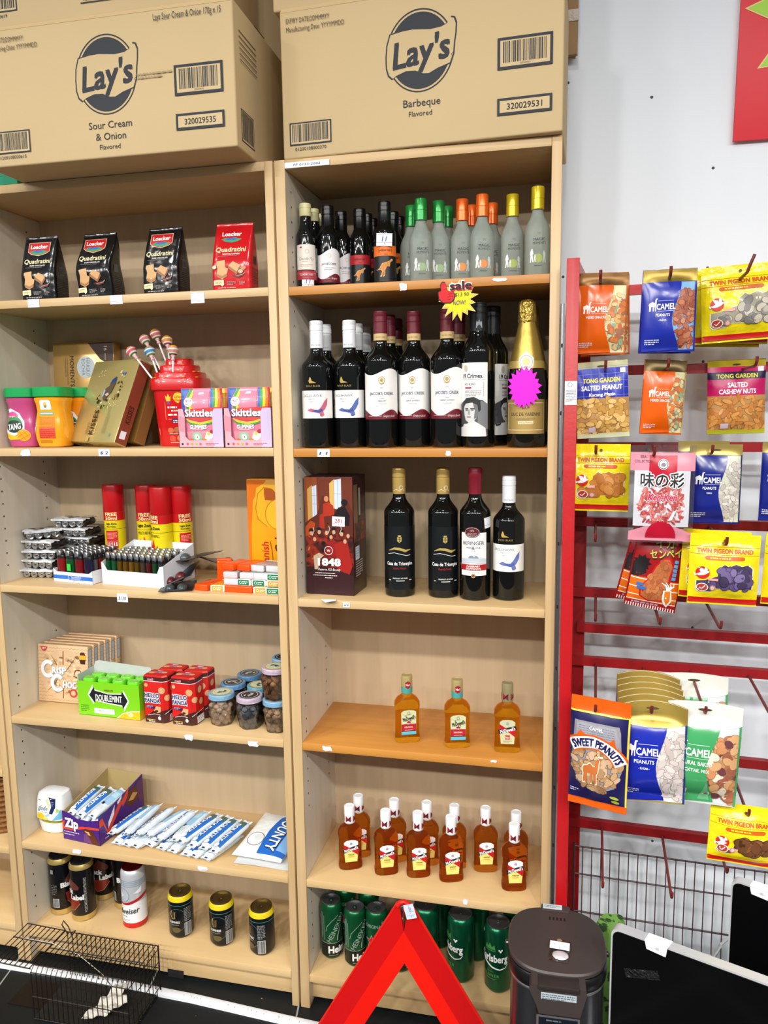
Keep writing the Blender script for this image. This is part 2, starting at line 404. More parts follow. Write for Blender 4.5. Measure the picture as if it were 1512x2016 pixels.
# ================================================================== cartons on top
CB = P('c9b084', .75, var=.05, vs_=5, bump=.03, bs=90); CBD = P('a88f66', .8, var=.05)
INK = P('2f3338', .7)
def lays(s=1.):
    """round crisps logo: dark caps, tan banner with tilted ends, script word"""
    I = []; tan = CB
    I.append((U(RING(0, 0, 7.0, 7.9, .28, 48)), INK))
    I.append((E(0, 0, 6.35, 7.25, 48), INK))
    ban = [(-6.9, -2.6), (-6.5, -4.0), (-5.7, -4.7), (-4.9, -4.2), (-3.0, -3.6), (-1, -3.7), (.6, -4.4), (1.8, -4.5), (3.6, -3.7), (6.1, -3.0), (6.75, -1.4), (6.95, .8), (7.2, 2.4), (7.3, 4.2), (6.9, 5.2), (6.2, 5.4), (5.6, 4.4), (4.4, 3.9), (2.2, 3.7), (-1.5, 4.1), (-3.6, 4.0), (-6.1, 3.6), (-6.75, 1.6), (-6.95, -.6)]
    I.append((PG([(x*1.04, y*1.05) for x, y in ban]), INK)); I.append((PG(ban), tan))
    I.append((T("Lay's", .1, .1, 5.1, 12.2, b=.03, sh=.22, rot=.1), INK))
    I.append((RING(6.7, -1.5, .3, .3, .1, 10), INK))
    return [((MV(sh, 0, 0, 0, s)), m) for sh, m in I]
def shiftI(I, dx, dy, s=1, rot=0): return [(MV(sh, dx, dy, rot, s), m) for sh, m in I]
def barcode(x0, y0, x1, y1, seed, fr=.35, num=None):
    I = [(R(x0, y0, x1, y1), INK), (R(x0+fr, y0+fr, x1-fr, y1-fr), P('cdb489', .8)), (BARS(x0+fr*2, y0+fr*2.2, x1-fr*2, y1-fr*1.4, seed, 34), INK)]
    if num: I.append((T(num, (x0+x1)/2, y0-.75, .7, min(7, (x1-x0)*.8)), INK))
    return I
def carton(name, label, loc, rz, w, d, h, prints, side=None, seam=True):
    t = thing(name, label, 'carton', 'crisp cartons stacked on the bookcases', loc, rz)
    g = G(); g.box(0, w, 0, d, 0, h, CB, .004, seg=3)
    g.pr(lambda x, y, hh: (x/100, -hh, y/100), prints, .0004, .0003)
    if side: g.pr(lambda x, y, hh: (w+hh, x/100, y/100), side, .0004, .0003)
    g.obj('box', t)
    g = G(); g.box(.004, w-.004, -.0006, .001, h-.006, h+.001, P('cdb182', .8)); g.obj('flap_edge', t)
    tp = G(); tp.box(.0, w, d/2-.03, d/2+.03, h-.0005, h+.0006, film('packing_tape', 'e8dcc0', .12)); tp.obj('tape', t)
    return t
def box_prints(w, h, flav, num, code, mfr=True):
    I = []
    I += shiftI(lays(), w*.515, h-11.8)
    y = h-21.6
    for k, s in enumerate(flav): I.append((T(s, w*.515+.3, y-k*2.3, 1.5, None, b=.006), INK))
    I.append((T('Flavored', w*.515, y-len(flav)*2.3+.2, 1.05), INK))
    I += barcode(1.6, 2.6, 11, 7.2, 5, .3, num)
    I += barcode(w-12.8, h-17.5, w-2.1, h-11.6, 9, .55)
    I.append((T(code[0], w-7.4, h-16.6, .35), INK))
    I += [(R(w-12.8, 4.0, w-2.1, 7.2), INK), (R(w-12.3, 4.5, w-2.6, 6.7), P('cdb489', .8)), (T(code[1], w-7.45, 5.6, 1.2, 6.9, b=.02), INK)]
    if mfr:
        I += [(T('EXPIRY DATE:DDMMMYY', 1.5, h-2.6, 1.0, 9.6, al='l', rot=-.01), P('5a4f40', .8)), (T('Manufacturing Date: YYYYMMDD', 1.5, h-4.3, 1.0, 12.8, al='l'), P('5a4f40', .8))]
    return I
WB_, HB = 59.5, 31.2
I = box_prints(58.6, 30, ['Barbeque'], '01200108000370', ('320029531', '320029531'))
I.append((T('Lays BaQ Flavored 170g x 15', 56.5, 28.4, 1.3, 19, al='r'), INK))
carton('carton', 'barbeque crisp carton standing on the right bookcase', (-.003, .004, 2.0225), math.radians(-2.2), .586, .222, .298, I)
I = box_prints(58.0, 28.2, ['Sour Cream', '& Onion'], '01200108000615', ('320029535', '320029535'))
I.append((T('Lays Sour Cream & Onion 170g x 15', 56, 26.2, 1.3, 14.8, al='r'), INK))
I.append((LINES(37, 15.4, 45, 2, .35, .7, 4), P('a8956f', .8)))
S_ = barcode(2.5, 1.8, 9.5, 8.2, 21, .25)
S_ += [(R(2.5, 23-1.1*k, 12, 23.2-1.1*k), P('5a5044', .8)) for k in range(6)]
carton('carton', 'sour cream and onion crisp carton overhanging the middle bookcase', (-.647, -.111, 2.0235), math.radians(.9), .584, .30, .281, I, S_)
I = barcode(3, 3, 15, 14, 31, .3, '01200108000619') + [(R(30, 4, 48, 4.25), INK), (R(30, 2.6, 43, 2.8), INK), (T('FLAVORED', 33, 3.4, .7), INK)]
carton('carton', 'upper carton lying across the sour cream carton', (-.70, -.106, 2.3062), math.radians(.9), .575, .30, .28, I)
I = [(R(2, 3.2, 20, 3.5), INK), (R(1.2, 8, 12, 20), INK), (T('Lays Barbeque 170g x 15', 40, 25, 1.3), INK)]
carton('carton', 'upper carton lying on top of the barbeque carton', (-.02, .012, 2.3222), math.radians(-2), .58, .20, .29, I)
carton('carton', 'plain carton pushed back behind the sour cream carton', (-.42, .255, 2.0235), 0, .47, .055, .56, [(R(1, 2, 30, 2.2), INK)])
# narrow brown carton scrap wedged behind at the wall
t = thing('cardboard_sheet', 'brown folded cardboard wedged between barbeque carton and white wall', 'cardboard')
g = G(); cbk = P('9c7c58', .85, var=.08); p0 = ony(1108, -30, .29); p1 = ony(1137, 108, .29)
g.box(p0.x-.06, p1.x, .285, .297, p1.z, 2.46, cbk, .001); g.box(p0.x-.06, p1.x-.004, .30, .312, p1.z-.0, 2.46, cbk, .001); g.obj('sheet', t)
g = G(); g.box(p1.x-.026, p1.x+.001, .282, .286, p1.z+.07, p1.z+.095, P('cfc2b4', .35, bump=.6, bs=150), .001); g.obj('tape', t)
# green folder under the left carton
t = thing('green_box', 'teal green box standing beside the overhanging carton at left edge', 'box', None, (-1.0, .006, 2.0235))
g = G(); g.box(0, .335, 0, .24, 0, .26, P('0a8f6a', .45), .002); g.add([(.02, -.0005, .02), (.32, -.0005, .02), (.32, -.0005, .2), (.02, -.0005, .2)], [(0, 1, 2, 3)], P('0b7d5e', .5)); g.obj('box', t)
# ================================================================== red poster board on the wall
t = thing('poster_board', 'red foam poster board with lime starburst, high on white wall', 'poster', None, (.956, .31, 2.074))
g = G(); g.box(0, .62, 0, .006, 0, .62, P('dd2230', .45, var=.03), .0008, M=Matrix.Rotation(math.radians(.6), 4, 'Y')); g.obj('board', t)
g = G(); random.seed(3)
st = STAR(.245, .26, .225, .15, 11, 1.0, .04, .22); s2 = ([(x*.97+.245*.03, y*.97+.26*.03) for x, y in st[0]], st[1])
g.pr(flatfn(0), [(st, P('e8d58a', .5)), (s2, P('a9d84a', .5))], .001, .0005); g.obj('starburst', t)
# ================================================================== right bookcase: bottles and cans
GL = P('0b0d0c', .05, spec=.6); GLG = P('0e120d', .06, spec=.6)
CREAM = P('d9d3a0', .35); BLK = P('0d0d10', .28); GOLD = P('c9a24a', .28, metal=.85); PAPW = P('eceae6', .6); MAR = P('6e1626', .45); TAN = P('cdb078', .45)
def cm(fn): return lambda x, y, h: fn(x/100, y/100, h)
def bordeaux(r, h, sh=.645, nk=.78, rn=.0145, base=.004):
    """wine bottle profile: body radius r, height h, shoulder from sh*h to nk*h, neck radius rn"""
    pr = [(r*.80, .0025), (r*.9, 0), (r*.97, .002), (r, base+.002), (r, sh*h)]; z0, z1 = sh*h, nk*h
    for i in range(1, 9):
        t = i/8; k = .5-.5*math.cos(PI*t); k = k**1.0; pr.append((r+(rn-r)*k, z0+(z1-z0)*(t*.82+.18*t*t)))
    pr += [(rn*.97, (nk+.04)*h), (rn*.95, h*.985)]
    return pr
def screwcap(rn, z0, z1, rings=True):
    p = [(rn*1.03, z0), (rn*1.07, z0+.0008)]; d = z1-z0
    if rings:
        p += [(rn*1.07, z0+d*.60), (rn*1.02, z0+d*.615), (rn*1.02, z0+d*.63), (rn*1.09, z0+d*.65), (rn*1.09, z0+d*.80), (rn*1.04, z0+d*.81), (rn*1.04, z0+d*.83), (rn*1.07, z0+d*.84), (rn*1.07, z0+d*.93), (rn*1.03, z0+d*.94)]
    p += [(rn*1.06, z1-.003), (rn*1.03, z1-.0008), (rn*.9, z1), (.001, z1)]
    return p
def bottle(name, label, cat, group, loc, rz, prof, gm, caps, prints, n=40, **kw):
    t = thing(name, label, cat, group, loc, rz)
    g = G(); g.lathe(prof, gm, n, **kw); g.obj('bottle_body', t)
    for nm, pf, m, pr in caps:
        g = G(); g.lathe(pf, m, 32)
        if pr: g.pr(cm(cylfn(max(a for a, b in pf))), pr, .0002)
        g.obj(nm, t)
    for nm, items, fn in prints:
        g = G(); g.pr(fn, items, .0002, .00012, cx=.4); g.obj(nm, t)
    return t
def wavy(x0, x1, yb, yt, n=16):
    """closed band between two height functions"""
    xs = [x0+(x1-x0)*i/n for i in range(n+1)]; V = [(x, yb(x)) for x in xs]+[(x, yt(x)) for x in xs]; F = [(i, i+1, n+1+i+1, n+1+i) for i in range(n)]
    return (V, F)
def put(u, y, z, d=0.): x = ux(u, y, z); return (x, y, z+.0004), face(x, y)*.92+math.radians(d)
# ---- full-size reds on the second shelf
Z2 = ZR[2]
def eagle_items(c1, c2, rot):
    bird = [(-2.6, 8.5), (-1.6, 8.95), (-.7, 8.65), (.1, 8.6), (.7, 9.2), (1.5, 10.5), (2.3, 11.3), (2.2, 9.8), (1.6, 8.7), (1.2, 8.25), (1.45, 7.4), (.95, 7.05), (.5, 7.15), (.35, 7.8), (-.6, 8.0), (-1.7, 8.15)]
    I = [(R(-4.6, 6.7, 4.6, 12.9), PAPW), (T('EAGLEHAWK', -.9, 11.75, .62, 4.9), P('5b5f6b', .6)), (T('MERLOT', -.9, 10.95, .3), P('8b8b92', .6)), (T('2020', -.9, 10.4, .28), P('8b8b92', .6)),
         (MV(PG(bird), .5, 0), P(c1, .6)), (MV(PG([(-1.6, 8.3), (.3, 7.9), (1.1, 8.3), (.9, 8.9), (.1, 8.5), (-.7, 8.55)]), .5, 0), P(c2, .6)),
         (T('WOLF BLASS', -.6, 13.9, .42, 3.4, ls=1.2), P('b99a52', .4)), (PG([(-1.2, 15.9), (-1.0, 15.8), (-.7, 15.0), (.3, 14.6), (-.1, 14.55), (-1.3, 14.5), (-1.5, 15)]), P('b99a52', .4))]
    return I
def eaglehawk(label, loc, rz, c1, c2, h=.285):
    r = .0358; rn = .0142
    return bottle('wine_bottle', label, 'wine bottle', 'white capped wine bottles with eagle labels', loc, rz, bordeaux(r, h, .64, .775, rn), GL,
        [('cap', screwcap(rn, h*.785, h), P('e8ebee', .35), [(T('WOLF BLASS', 0, h*78.5+.7, .35, 2.2), P('9aa0a8', .5))])], [('front_label', eagle_items(c1, c2, 0), cm(cylfn(r)))])
l, a = put(628.5, .052, Z2, -8); e1 = eaglehawk('front white-capped wine bottle at the left end with pink and blue bird label', l, a, 'c2607a', '3f4a9a')
dup(e1, 'white-capped wine bottle hidden behind the left end bottle', *put(645, .132, Z2, -8))
l, a = put(692, .066, Z2, -14); e2 = eaglehawk('front white-capped wine bottle, second from left, with blue bird label', l, a, '4f68ac', '3a4a92')
dup(e2, 'white-capped wine bottle directly behind the second one from left', *put(706, .142, Z2, -8)); dup(e2, 'rearmost white-capped wine bottle near the back panel', *put(722, .222, Z2, 5))
def creek_items(sub):
    wt = lambda x: 16.7+.55*math.sin((x+.2)*.75)+.25*math.sin(x*.3)
    wb = lambda x: 7.7+.75*math.sin((x-.9)*.85+.4)
    I = [(wavy(-4.9, 4.9, lambda x: 6.3, wt), PAPW), (wavy(-4.9, 4.9, lambda x: 6.3, wb), MAR), (wavy(-4.9, 4.9, lambda x: wb(x)-.02, lambda x: wb(x)+.1), P('d8d0c8', .5)),
         (RING(0, 14.9, .75, .8, .16, 20), P('b59a5c', .4)), (E(0, 14.9, .4, .45, 12), P('b59a5c', .4)), (PG([(-.9, 14.3), (0, 13.9), (.9, 14.3), (0, 14.1)]), P('b59a5c', .4)),
         (T('1847', 0, 13.2, .3), P('b59a5c', .5)), (T("JACOB'S CREEK", 0, 12.0, .68, 5.5, b=.008), P('2c3f60', .6)), (T('CLASSIC', 0, 10.9, .22), P('777777', .6)),
         (T(sub, 0, 10.35, .34, 3.2 if len(sub) > 8 else None), P('51596b', .6)), (T('AUSTRALIA 2020', 0, 9.7, .2), P('777777', .6)),
         (T('Gregory Jacob', 1.6, 7.05, .5, 2.8, sh=.5), P('e6dcd8', .5)), (R(-3.2, 7.0, -.1, 7.06), P('e6dcd8', .5))]
    return I
def creek(label, loc, rz, sub):
    r, h, rn = .0368, .301, .0142
    return bottle('wine_bottle', label, 'wine bottle', 'maroon capped wine bottles with wavy labels', loc, rz, bordeaux(r, h, .635, .775, rn), GL,
        [('cap', screwcap(rn, h*.785, h), P('6a1f2c', .38), None), ('neck_band', [(rn*1.06, h*.785), (rn*1.1, h*.786), (rn*1.1, h*.835), (rn*1.06, h*.836)], TAN, [(T("JACOB'S CREEK", 0, h*80.9, .35, 2.2), P('8a6a3a', .5))])],
        [('front_label', creek_items(sub), cm(cylfn(r)))])
l, a = put(752, .058, Z2, 3); j1 = creek('front maroon-capped wine bottle, left one of three with wavy labels', l, a, 'MERLOT')
dup(j1, 'maroon-capped wine bottle behind the left wavy label bottle', *put(769, .137, Z2)); dup(j1, 'rearmost maroon-capped wine bottle near the back panel', *put(783, .216, Z2))
l, a = put(816.5, .085, Z2, -6); j2 = creek('maroon-capped wine bottle in the middle of three with wavy labels, nothing behind', l, a, 'CABERNET SAUVIGNON')
l, a = put(881, .064, Z2, -1); j3 = creek('maroon-capped wine bottle below the yellow sale sign', l, a, 'CABERNET SAUVIGNON')
dup(j3, 'maroon-capped wine bottle just behind the one below the sale sign', *put(903, .142, Z2))
def crimes(label, loc, rz):
    r, h, rn = .0366, .311, .0175; gy = lambda s: P(s, .6)
    I = [(R(-3.6, 2.4, 3.6, 18.2), PAPW), (T('19 Crimes.', .1, 15.4, .95, 4.9, b=.03), gy('1c1c1e')), (R(-2.6, 14.55, 3.0, 14.6), gy('777777')), (T('RED BLEND', -.4, 13.6, .42, 2.6, b=.01), gy('7a2a2a')), (R(-1.6, 12.7, 0, 13.0), gy('a02030')),
         (LINES(-1.6, 12.1, 2.2, 4, .14, .33, 2), gy('8a8a8a')), (R(2.6, 11.0, 2.68, 14.0), gy('8a8a8a')), (E(-1.4, 17.0, .5, .7), gy('c9c2ae')),
         (PG([(-3.6, 2.4), (3.6, 2.4), (3.6, 9.3), (2.4, 10.2), (0, 10.4), (-2, 10.1), (-3.6, 9.2)]), gy('4c4c50')), (PG([(1.4, 4), (3.6, 4), (3.6, 9.4), (2.2, 10.0), (1.4, 9)]), gy('77777b')),
         (PG([(-3.6, 2.4), (3.3, 2.4), (3.1, 4.2), (1.6, 5.2), (.4, 5.9), (-.9, 5.2), (-2.6, 5.0), (-3.6, 4.6)]), gy('d9d9d8')), (PG([(-1.6, 9.6), (-1.9, 8.2), (-1.7, 7.0), (-1.4, 6.0), (-.5, 5.3), (.4, 5.5), (1.2, 6.4), (1.45, 7.4), (1.5, 8.8), (1.0, 9.8), (-.5, 10)]), gy('cfcfcd')),
         (PG([(.3, 9.9), (.8, 8.0), (.6, 6.2), (1.2, 6.4), (1.5, 7.4), (1.6, 9.2)]), gy('6e6e70')), (PG([(-2.1, 8.6), (-2.0, 9.9), (-1.2, 10.7), (.6, 10.9), (1.9, 10.2), (2.1, 8.2), (1.6, 7.6), (1.3, 9.2), (.2, 9.7), (-1.3, 9.5), (-1.7, 9.0)]), gy('2a2a2c')),
         (R(-1.5, 8.28, -.65, 8.5), gy('2c2c2e')), (R(-.2, 8.28, .75, 8.5), gy('2c2c2e')), (R(-1.3, 8.0, -.7, 8.18), gy('555555')), (R(0, 8.0, .55, 8.18), gy('555555')), (PG([(-.6, 8.2), (-.3, 8.2), (-.25, 7.2), (-.75, 7.2)]), gy('9a9a9a')), (R(-.95, 6.55, -.05, 6.72), gy('6a5a5a')), (PG([(-3.2, 4.8), (-1.9, 5.1), (-2.2, 4.6), (-3.2, 4.4)]), gy('2a2a2c'))]
    return bottle('wine_bottle', label, 'wine bottle', 'black capped wine bottles with portrait labels', loc, rz, bordeaux(r, h, .66, .82, rn), GL,
        [('cap', screwcap(rn, h*.80, h), P('17191d', .3), [(PG([(-.7, 25.6), (.7, 25.6), (.6, 27.0), (.2, 26.8), (0, 27.5), (-.2, 26.8), (-.6, 27)]), P('8a8f96', .4))])], [('front_label', I, cm(cylfn(r, 0, -.5)))])
l, a = put(941, .062, Z2, 6); c1 = crimes('front black-capped wine bottle with grey portrait label', l, a)
dup(c1, 'black-capped wine bottle half hidden behind the portrait label bottle', *put(968, .139, Z2, 92))
def champagne(label, loc, rz):
    r, h = .0412, .312; t = thing('sparkling_wine_bottle', label, 'wine bottle', 'gold foiled sparkling wine bottles', loc, rz)
    pf = [(r*.8, .002), (r*.92, 0), (r, .006), (r, .135)]+[(r+(.0155-r)*(i/8)**1.15, .135+.135*(i/8)**.92) for i in range(1, 9)]+[(.0145, .296)]
    g = G(); g.lathe(pf, GLG, 40); g.obj('bottle_body', t)
    g = G(); fp = [(p[0]+.0006, p[1]) for p in pf if p[1] > .172]; g.lathe([(fp[0][0]+.002, .168)]+fp, P('b09448', .36, metal=.75, bump=.15, bs=30), 40)
    V0 = len(g.v); random.seed(5); g.lathe([(.017, .262), (.0195, .268), (.0182, .276), (.0192, .284), (.0185, .297), (.017, .306), (.012, .311), (.001, .312)], P('b89c4c', .28, metal=.8, bump=.6, bs=120), 28)
    for i in range(V0, len(g.v)):
        x, y, z = g.v[i]; k = 1+random.uniform(-.1, .1); g.v[i] = (x*k, y*k, z+random.uniform(-.0012, .0012))
    g.obj('foil', t)
    def sf(x, y, hh):
        z = y/100; rr = r
        for q in range(len(pf)-1):
            if pf[q][1] <= z <= pf[q+1][1] and pf[q+1][1] > pf[q][1]: rr = pf[q][0]+(pf[q+1][0]-pf[q][0])*(z-pf[q][1])/(pf[q+1][1]-pf[q][1])
        return cylfn(rr+.0022, 0, 0)(x/100, z, hh)
    g = G(); g.pr(sf, [(wavy(-6, 6, lambda x: 16.7, lambda x: 18.3), P('b99f58', .4, metal=.5)), (PG([(0, 15.6), (1.5, 17.2), (1.6, 18.8), (0, 20.4), (-1.6, 18.8), (-1.5, 17.2)]), P('e3ddc4', .4)), (E(0, 18.0, 1.55, 1.6, 24), P('efe9d4', .4)), (RING(0, 18.0, 1.35, 1.4, .1, 24), P('8b86a0', .5)), (E(0, 18.1, .8, .85), P('d6c48a', .4)), (T('BRUT', 0, 16.95, .3), P('2a2a2a', .5))], .0004, .0002, cx=.4); g.obj('neck_seal', t)
    g = G(); gd = P('b79a5a', .42, metal=.45)
    I = [(R(-5, 2.9, 5, 10.2), gd), (U(R(-4.5, 3.7, 4.5, 3.8), R(-4.5, 9.4, 4.5, 9.5), R(-4.5, 3.7, -4.4, 9.5), R(4.4, 3.7, 4.5, 9.5)), P('efe6c4', .4)), (T('DUC DE VARENNE', 0, 7.1, .75, 6.6, b=.012), P('39332a', .5)), (R(-1.6, 5.0, 1.6, 5.6), P('e3d8ae', .4)), (T('VIN DE FRANCE', 0, 5.3, .3), P('5a5038', .5)), (T('BRUT', 0, 8.4, .5), P('5a5038', .5)), (LINES(-2, 6.1, 2, 2, .12, .25), P('8a7a50', .5))]
    g.pr(cm(cylfn(r)), I, .0003, .00012, cx=.4); g.obj('front_label', t)
    return t
l, a = put(1035, .06, Z2, -1); d1 = champagne('front gold-foiled sparkling wine bottle behind the magenta star', l, a)
dup(d1, 'gold-foiled sparkling wine bottle at the back, right end of its shelf', *put(1042, .156, Z2))
# magenta star tag stuck on the sparkling wine
sx_, sy_ = Vector(d1.location), d1.rotation_euler.z
t = thing('price_star', 'blank magenta starburst tag stuck on the sparkling wine bottle', 'price tag', None, (l[0], l[1], l[2]), sy_)
g = G(); random.seed(2); st = STAR(-.35, 12.6, 4.5, 3.5, 19, .78, .06, .1); mg = P('e010c8', .45)
g.prism([(x/100, y/100) for x, y in st[0]], -.0458, -.0450, mg); g.obj('card', t)
g = G(); g.pr(lambda x, y, h: (x/100, -.0460-h, y/100), [(([(x*.97-.35*.03, y*.97+12.6*.03) for x, y in st[0]], st[1]), P('e30bd0', .5))], 0.0001); g.obj('face', t)
# ---- third shelf: four bottles and the brandy box
Z3 = ZR[3]
def casa(label, loc, rz):
    r, h, rn = .0355, .298, .0143; w_ = P('e8e8e4', .5); gd = P('c5ad62', .35, metal=.3)
    I = [(R(-5.2, 1.8, 5.2, 16.6), P('0b1013', .35)), (PG([(-.5, 14.2), (-.5, 13.2), (0, 12.8), (.5, 13.2), (.5, 14.2), (0, 14.0)]), gd), (R(-.35, 14.2, .35, 14.6), gd), (R(-.05, 13, .05, 14.2), P('0b1013', .4)), (R(-.4, 13.6, .4, 13.7), P('0b1013', .4)),
         (ST([(-2.6, 11.0), (-1.2, 11.5), (0, 11.4), (1.4, 10.9), (2.7, 11.2)], [.1, .5, .6, .6, .1]), gd), (ST([(-2.8, 10.2), (-1.2, 10.5), (.2, 10.2), (1.6, 9.8), (2.6, 9.9)], .1), w_),
         (T('Casa de Triomphe', 0, 8.0, .8, 6.3, b=.028), w_), (T('Reserva Privada', -.1, 6.9, .55, 3, sh=.5), P('b02026', .5)), (T('PRODUCT OF SPAIN', .1, 4.5, .3, 3.4, b=.02), w_), (R(-.9, 3.85, 1.1, 4.0), w_), (R(-2.6, 4.0, -2.1, 4.15), w_), (R(2.2, 4.0, 2.9, 4.15), w_)]
    return bottle('wine_bottle', label, 'wine bottle', 'gold capped black label wine bottles', loc, rz, bordeaux(r, h, .655, .79, rn), GL,
        [('cap', screwcap(rn, h*.80, h), P('c6a65c', .32, metal=.35), [(RING(.5, 25.3, .5, .5, .1, 20), P('efe6cc', .4)), (ST([(-1.4, 24.6), (-.6, 25.0), (.2, 24.5), (1.3, 24.8)], .1), P('efe6cc', .4))])], [('front_label', I, cm(cylfn(r)))])
l, a = put(788, .085, Z3); cz = casa('gold-capped wine bottle standing apart right of the brandy box', l, a)
dup(cz, 'gold-capped wine bottle beside the maroon-capped one', *put(873, .092, Z3, 8))
r, h, rn = .0352, .3, .0143
I = [(R(-3.15, 5.8, 3.15, 15.6), PAPW), (E(-.3, 15.7, 1.8, 1.25, 28), P('571820', .45)), (RING(-.3, 15.7, 1.65, 1.1, .08, 28), P('c9b9b0', .5)), (T('1876', -.3, 16.1, .4), P('d8c8c0', .5)), (LINES(-1.4, 15.4, .8, 3, .14, .3), P('b09a98', .5)),
     (T('BERINGER', 0, 13.3, .85, 4.9, b=.006), P('3a3f48', .6)), (T('MAIN   VINE', 0, 12.2, .35, 3.2), P('3a3f48', .6)), (T('&', 0, 12.2, .8, b=.01), P('4c5560', .6)), (T('EST. 1876', 0, 11.5, .2), P('777777', .6)),
     (PG([(-3, 8.6), (3, 8.6), (3, 9.6), (1.6, 10.2), (.6, 9.9), (-.6, 10.3), (-1.6, 9.9), (-3, 9.7)]), P('cfd6dc', .6)), (U(*[ST([(-3, 8.7+.22*k), (0, 8.9+.2*k+.1*math.sin(k)), (3, 8.6+.25*k)], .05) for k in range(5)]), P('93a2b0', .6)), (PG([(-1.2, 9.8), (-.8, 10.4), (-.2, 10.5), (.2, 10.1), (.5, 10.5), (1, 10.2), (1.2, 9.8)]), P('7f90a0', .6)),
     (R(-3.15, 7.1, 3.15, 8.4), P('a3161c', .45)), (T('CABERNET', 0, 8.0, .45, 3, b=.03), P('f4ece8', .5)), (T('SAUVIGNON', 0, 7.45, .42, 3.3, b=.03), P('f4ece8', .5)), (T('CALIFORNIA 2020', 0, 6.6, .2, 2.6), P('8a8a8a', .5)), (E(0, 5.8, .5, .5, 16), P('7a4a30', .5)), (RING(0, 5.8, .42, .42, .08, 16), P('d0b090', .5))]
l, a = put(935, .081, Z3)
bb = bottle('wine_bottle', 'maroon-capped wine bottle with tall white label and red band', 'wine bottle', None, l, a, bordeaux(r, h, .655, .79, rn), GL, [('cap', [(rn*1.03, h*.80), (rn*1.08, h*.802), (rn*1.06, h*.93), (rn*1.14, h*.94), (rn*1.14, h*.985), (rn*1.0, h-.001), (.001, h)], P('7a1426', .4), None)], [('front_label', I, cm(cylfn(r, 0, -.1)))])
l, a = put(1000.5, .094, Z3, -3); e3 = eaglehawk('white-capped wine bottle at the right end of the third shelf', l, a, '6272b4', '4c5ca4', .2805)
# price stickers on bottles
def sticker(name, label, loc, rz, wd, ht, txt, col='2a3a8a', fn=None, parent=None, tilt=0):
    t = thing(name, label, 'price tag', None, loc, rz); g = G(); f = fn or (lambda x, y, h: (x/100, -h, y/100))
    I = [(MV(R(-wd/2, -ht/2, wd/2, ht/2), 0, 0, tilt), K['paper']), (MV(R(-wd/2, -ht*.23, wd/2, -ht*.2), 0, 0, tilt), P('9aa2b4', .6)), (MV(R(-wd/2, ht*.40, wd/2, ht*.42), 0, 0, tilt), P('9aa2b4', .6)), (MV(R(.0, -ht*.35, wd*.03, -ht*.2), 0, 0, tilt), P('8088a0', .6))]
    if txt: I.append((MV(T(txt, 0, .08*ht, ht*.42, None, b=.0, sh=.15), 0, 0, tilt), P(col, .6)))
    g.pr(f, I, .0003, .0002, cx=.4); g.obj('paper', t); return t
bl = Vector(bb.location); sticker('price_tag', 'white price sticker on the shoulder of the red-band wine bottle', bl, bb.rotation_euler.z, 2.4, 2.4, '', fn=lambda x, y, h: cylfn(r+.0006, 0, .95)(x/100, .178+y/100, h), tilt=.1)
# brandy box with a plain crowd-like pattern in red and brown
def brandy_mat():
    m = bpy.data.materials.new('brandy_print'); m.use_nodes = True; nt = m.node_tree; b = nt.nodes['Principled BSDF']; tc = nt.nodes.new('ShaderNodeTexCoord')
    v = nt.nodes.new('ShaderNodeTexNoise'); v.inputs['Scale'].default_value = 34; v.inputs['Detail'].default_value = 5; v.inputs['Distortion'].default_value = 1.6
    cr = nt.nodes.new('ShaderNodeValToRGB'); e = cr.color_ramp.elements; e[0].position = .36; e[0].color = lin('1c1014'); e[1].position = .72; e[1].color = lin('c98a4c')
    for p_, c_ in ((.46, '4a1c16'), (.54, '7c2416'), (.6, '9c2a18'), (.66, '5a2a1a')): k = e.new(p_); k.color = lin(c_)
    nt.links.new(tc.outputs['Object'], v.inputs['Vector']); nt.links.new(v.outputs[0], cr.inputs[0]); nt.links.new(cr.outputs[0], b.inputs['Base Color']); b.inputs['Roughness'].default_value = .3
    return m
x0, x1 = .006, .124; t = thing('brandy_box', 'tall dark red brandy box painted with a crowd, left end of third shelf', 'box', None, ((x0+x1)/2, .049, Z3+.0004), math.radians(-3))
wd, hh, dd = .119, .279, .098; g = G(); g.box(-wd/2, wd/2, 0, dd, 0, hh, P('33191c', .3), .0015)
f = lambda x, y, h: (x/100, -h, y/100); bw, pane, sil = P('6b2f1c', .35), P('c6d2e4', .35), P('1d1416', .35)
